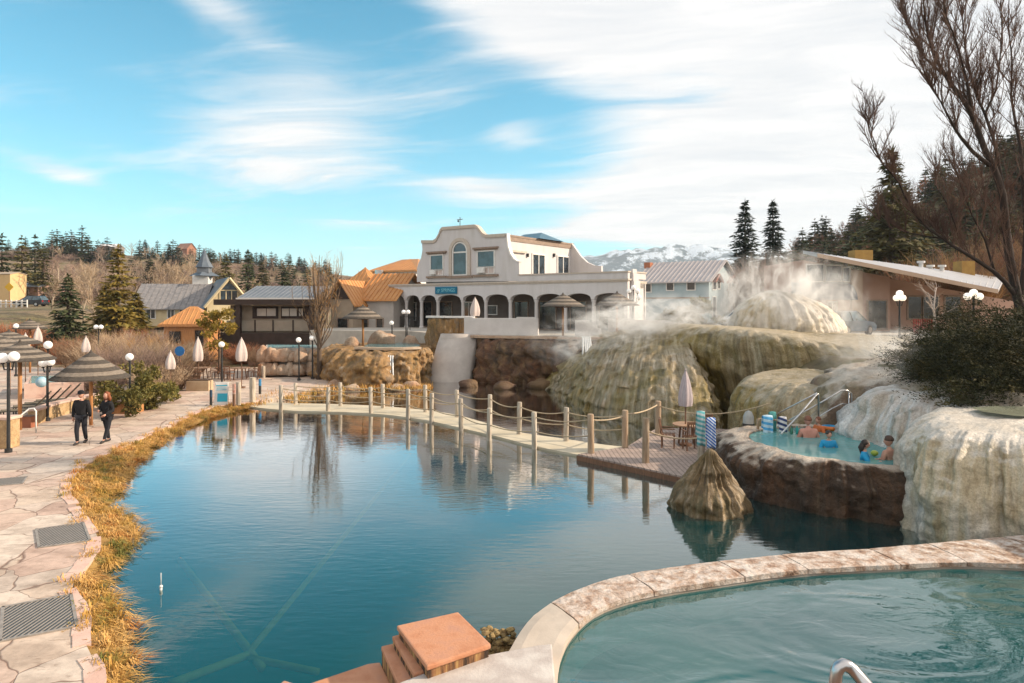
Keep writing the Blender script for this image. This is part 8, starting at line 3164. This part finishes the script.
# toys
g = G(874.5, 456, 1.225)
o = MB().ball((0, 0, 0), (.09, .09, .07)).build('pool_toy', M('lime_plastic', (0.35, 0.42, 0.06), (0.3, 0.36, 0.05), 5, .4), smooth=True)
o.location = (g.x, g.y, 1.30)
tag(o, 'small lime green toy in front of the girl in the hot pool', 'toy')
g = G(826, 430, 1.225)
t = thing('swim_ring', 'blue and orange swim ring floating behind the boy in the hot pool', 'swim ring', (g.x + .12, g.y, 1.27))
q = MB()
for k in range(2):
    a0 = PI * k
    q = MB()
    q.tube([(.2 * math.cos(a0 + PI * i / 10), .2 * math.sin(a0 + PI * i / 10), .02) for i in range(11)], .065, 10)
    q.build('ring_half', (m_bluecl, M('orange_vinyl', (0.62, 0.18, 0.03), None, 4, .4))[k], t, smooth=True)
for i, (px, py, m_) in enumerate(((797, 436, M('teal_bottle', (0.02, 0.28, 0.26), None, 5, .3)), (791.5, 436.5, M('green_bottle', (0.04, 0.18, 0.12), None, 5, .3)))):
    g = P(px, py, 19.6)
    o = MB().lathe([(.035, 0), (.04, .02), (.04, .16), (.018, .2), (.018, .24)], (0, 0, 0), 10).build('water_bottle', m_, smooth=True)
    o.location = (g.x, g.y, 1.29)
    tag(o, ['teal drinks bottle on the left rim of the hot pool', 'dark green drinks bottle on the left rim of the hot pool'][i], 'bottle', 'bottles on the rim')
# ---------------------------------------------------------------- steam
def steam(name, c, r, dens, scale, seed, stretch=(1, 1, 1), col=(1.0, 0.99, 0.97), aniso=0.0, thr=0.42, edge=1.0):
    m = bpy.data.materials.new(name)
    m.use_nodes = True
    nt = m.node_tree
    nt.nodes.clear()
    out = nt.nodes.new('ShaderNodeOutputMaterial')
    pv_ = nt.nodes.new('ShaderNodeVolumePrincipled')
    pv_.inputs['Color'].default_value = (*col, 1)
    pv_.inputs['Anisotropy'].default_value = aniso
    tcn = nt.nodes.new('ShaderNodeTexCoord')
    # falloff from the centre of the cloud
    ln = nt.nodes.new('ShaderNodeVectorMath')
    ln.operation = 'LENGTH'
    nt.links.new(tcn.outputs['Object'], ln.inputs[0])
    fo = nt.nodes.new('ShaderNodeMapRange')
    fo.interpolation_type = 'SMOOTHSTEP'
    fo.inputs['From Min'].default_value = 1.0
    fo.inputs['From Max'].default_value = 0.15
    nt.links.new(ln.outputs['Value'], fo.inputs['Value'])
    g = nt.nodes.new('ShaderNodeNewGeometry')
    mp = nt.nodes.new('ShaderNodeMapping')
    mp.inputs['Scale'].default_value = stretch
    mp.inputs['Location'].default_value = (seed * 3.1, seed * 1.7, seed)
    nt.links.new(g.outputs['Position'], mp.inputs['Vector'])
    n_ = noise_n(nt, mp.outputs[0], scale, 7, .62, 1.2)
    d = math_n(nt, 'MULTIPLY_ADD', n_, 1 / (1 - thr), -thr / (1 - thr), True)
    d = math_n(nt, 'MULTIPLY', d, fo.outputs[0])
    d = math_n(nt, 'MULTIPLY', d, dens)
    nt.links.new(d, pv_.inputs['Density'])
    nt.links.new(pv_.outputs[0], out.inputs['Volume'])
    q = MB()
    q.ball((0, 0, 0), 1.0, 20, 12)
    o = q.build('steam', m)
    o.location = c
    o.scale = r
    return tag(o, kind='stuff')


steam('steam', P(786, 300, 37.5), (5.2, 3.2, 3.2), 9.0, .95, 1, (1, 1, .6), thr=.50)
steam('steam', (7.9, 37.3, 4.3), (5.4, 3.8, 1.6), 8.0, .9, 2, (.7, 1, 1.4), thr=.50)
steam('steam', (5.0, 36.0, 3.1), (4.8, 2.8, 2.0), 6.0, 1.0, 3, (.7, 1, 1.2), thr=.52)
steam('steam', (14.4, 26.2, 3.2), (2.9, 2.4, 1.4), 4.0, 1.0, 4, (1, 1, 1), thr=.50)
steam('steam', (11.4, 21.2, 2.8), (2.2, 1.8, 1.5), 3.0, 1.3, 5, thr=.52)
steam('steam', (19, 42, 4.6), (6, 5, 2.2), .2, .7, 6, thr=.45)

# ---------------------------------------------------------------- the air
hm = bpy.data.materials.new('haze')
hm.use_nodes = True
nt = hm.node_tree
nt.nodes.clear()
ho_ = nt.nodes.new('ShaderNodeOutputMaterial')
pv2 = nt.nodes.new('ShaderNodeVolumePrincipled')
pv2.inputs['Color'].default_value = (0.80, 0.90, 1.0, 1)
pv2.inputs['Density'].default_value = 0.00012
nt.links.new(pv2.outputs[0], ho_.inputs['Volume'])
gz_hi = max(v.z for v in mr.v) + 6
q = MB()
lim = max(max(abs(x) for x in xs), max(abs(y) for y in ys)) + 60
q.mm((-lim, -lim, -24), (lim, lim, gz_hi))
tag(q.build('haze', hm), kind='stuff')
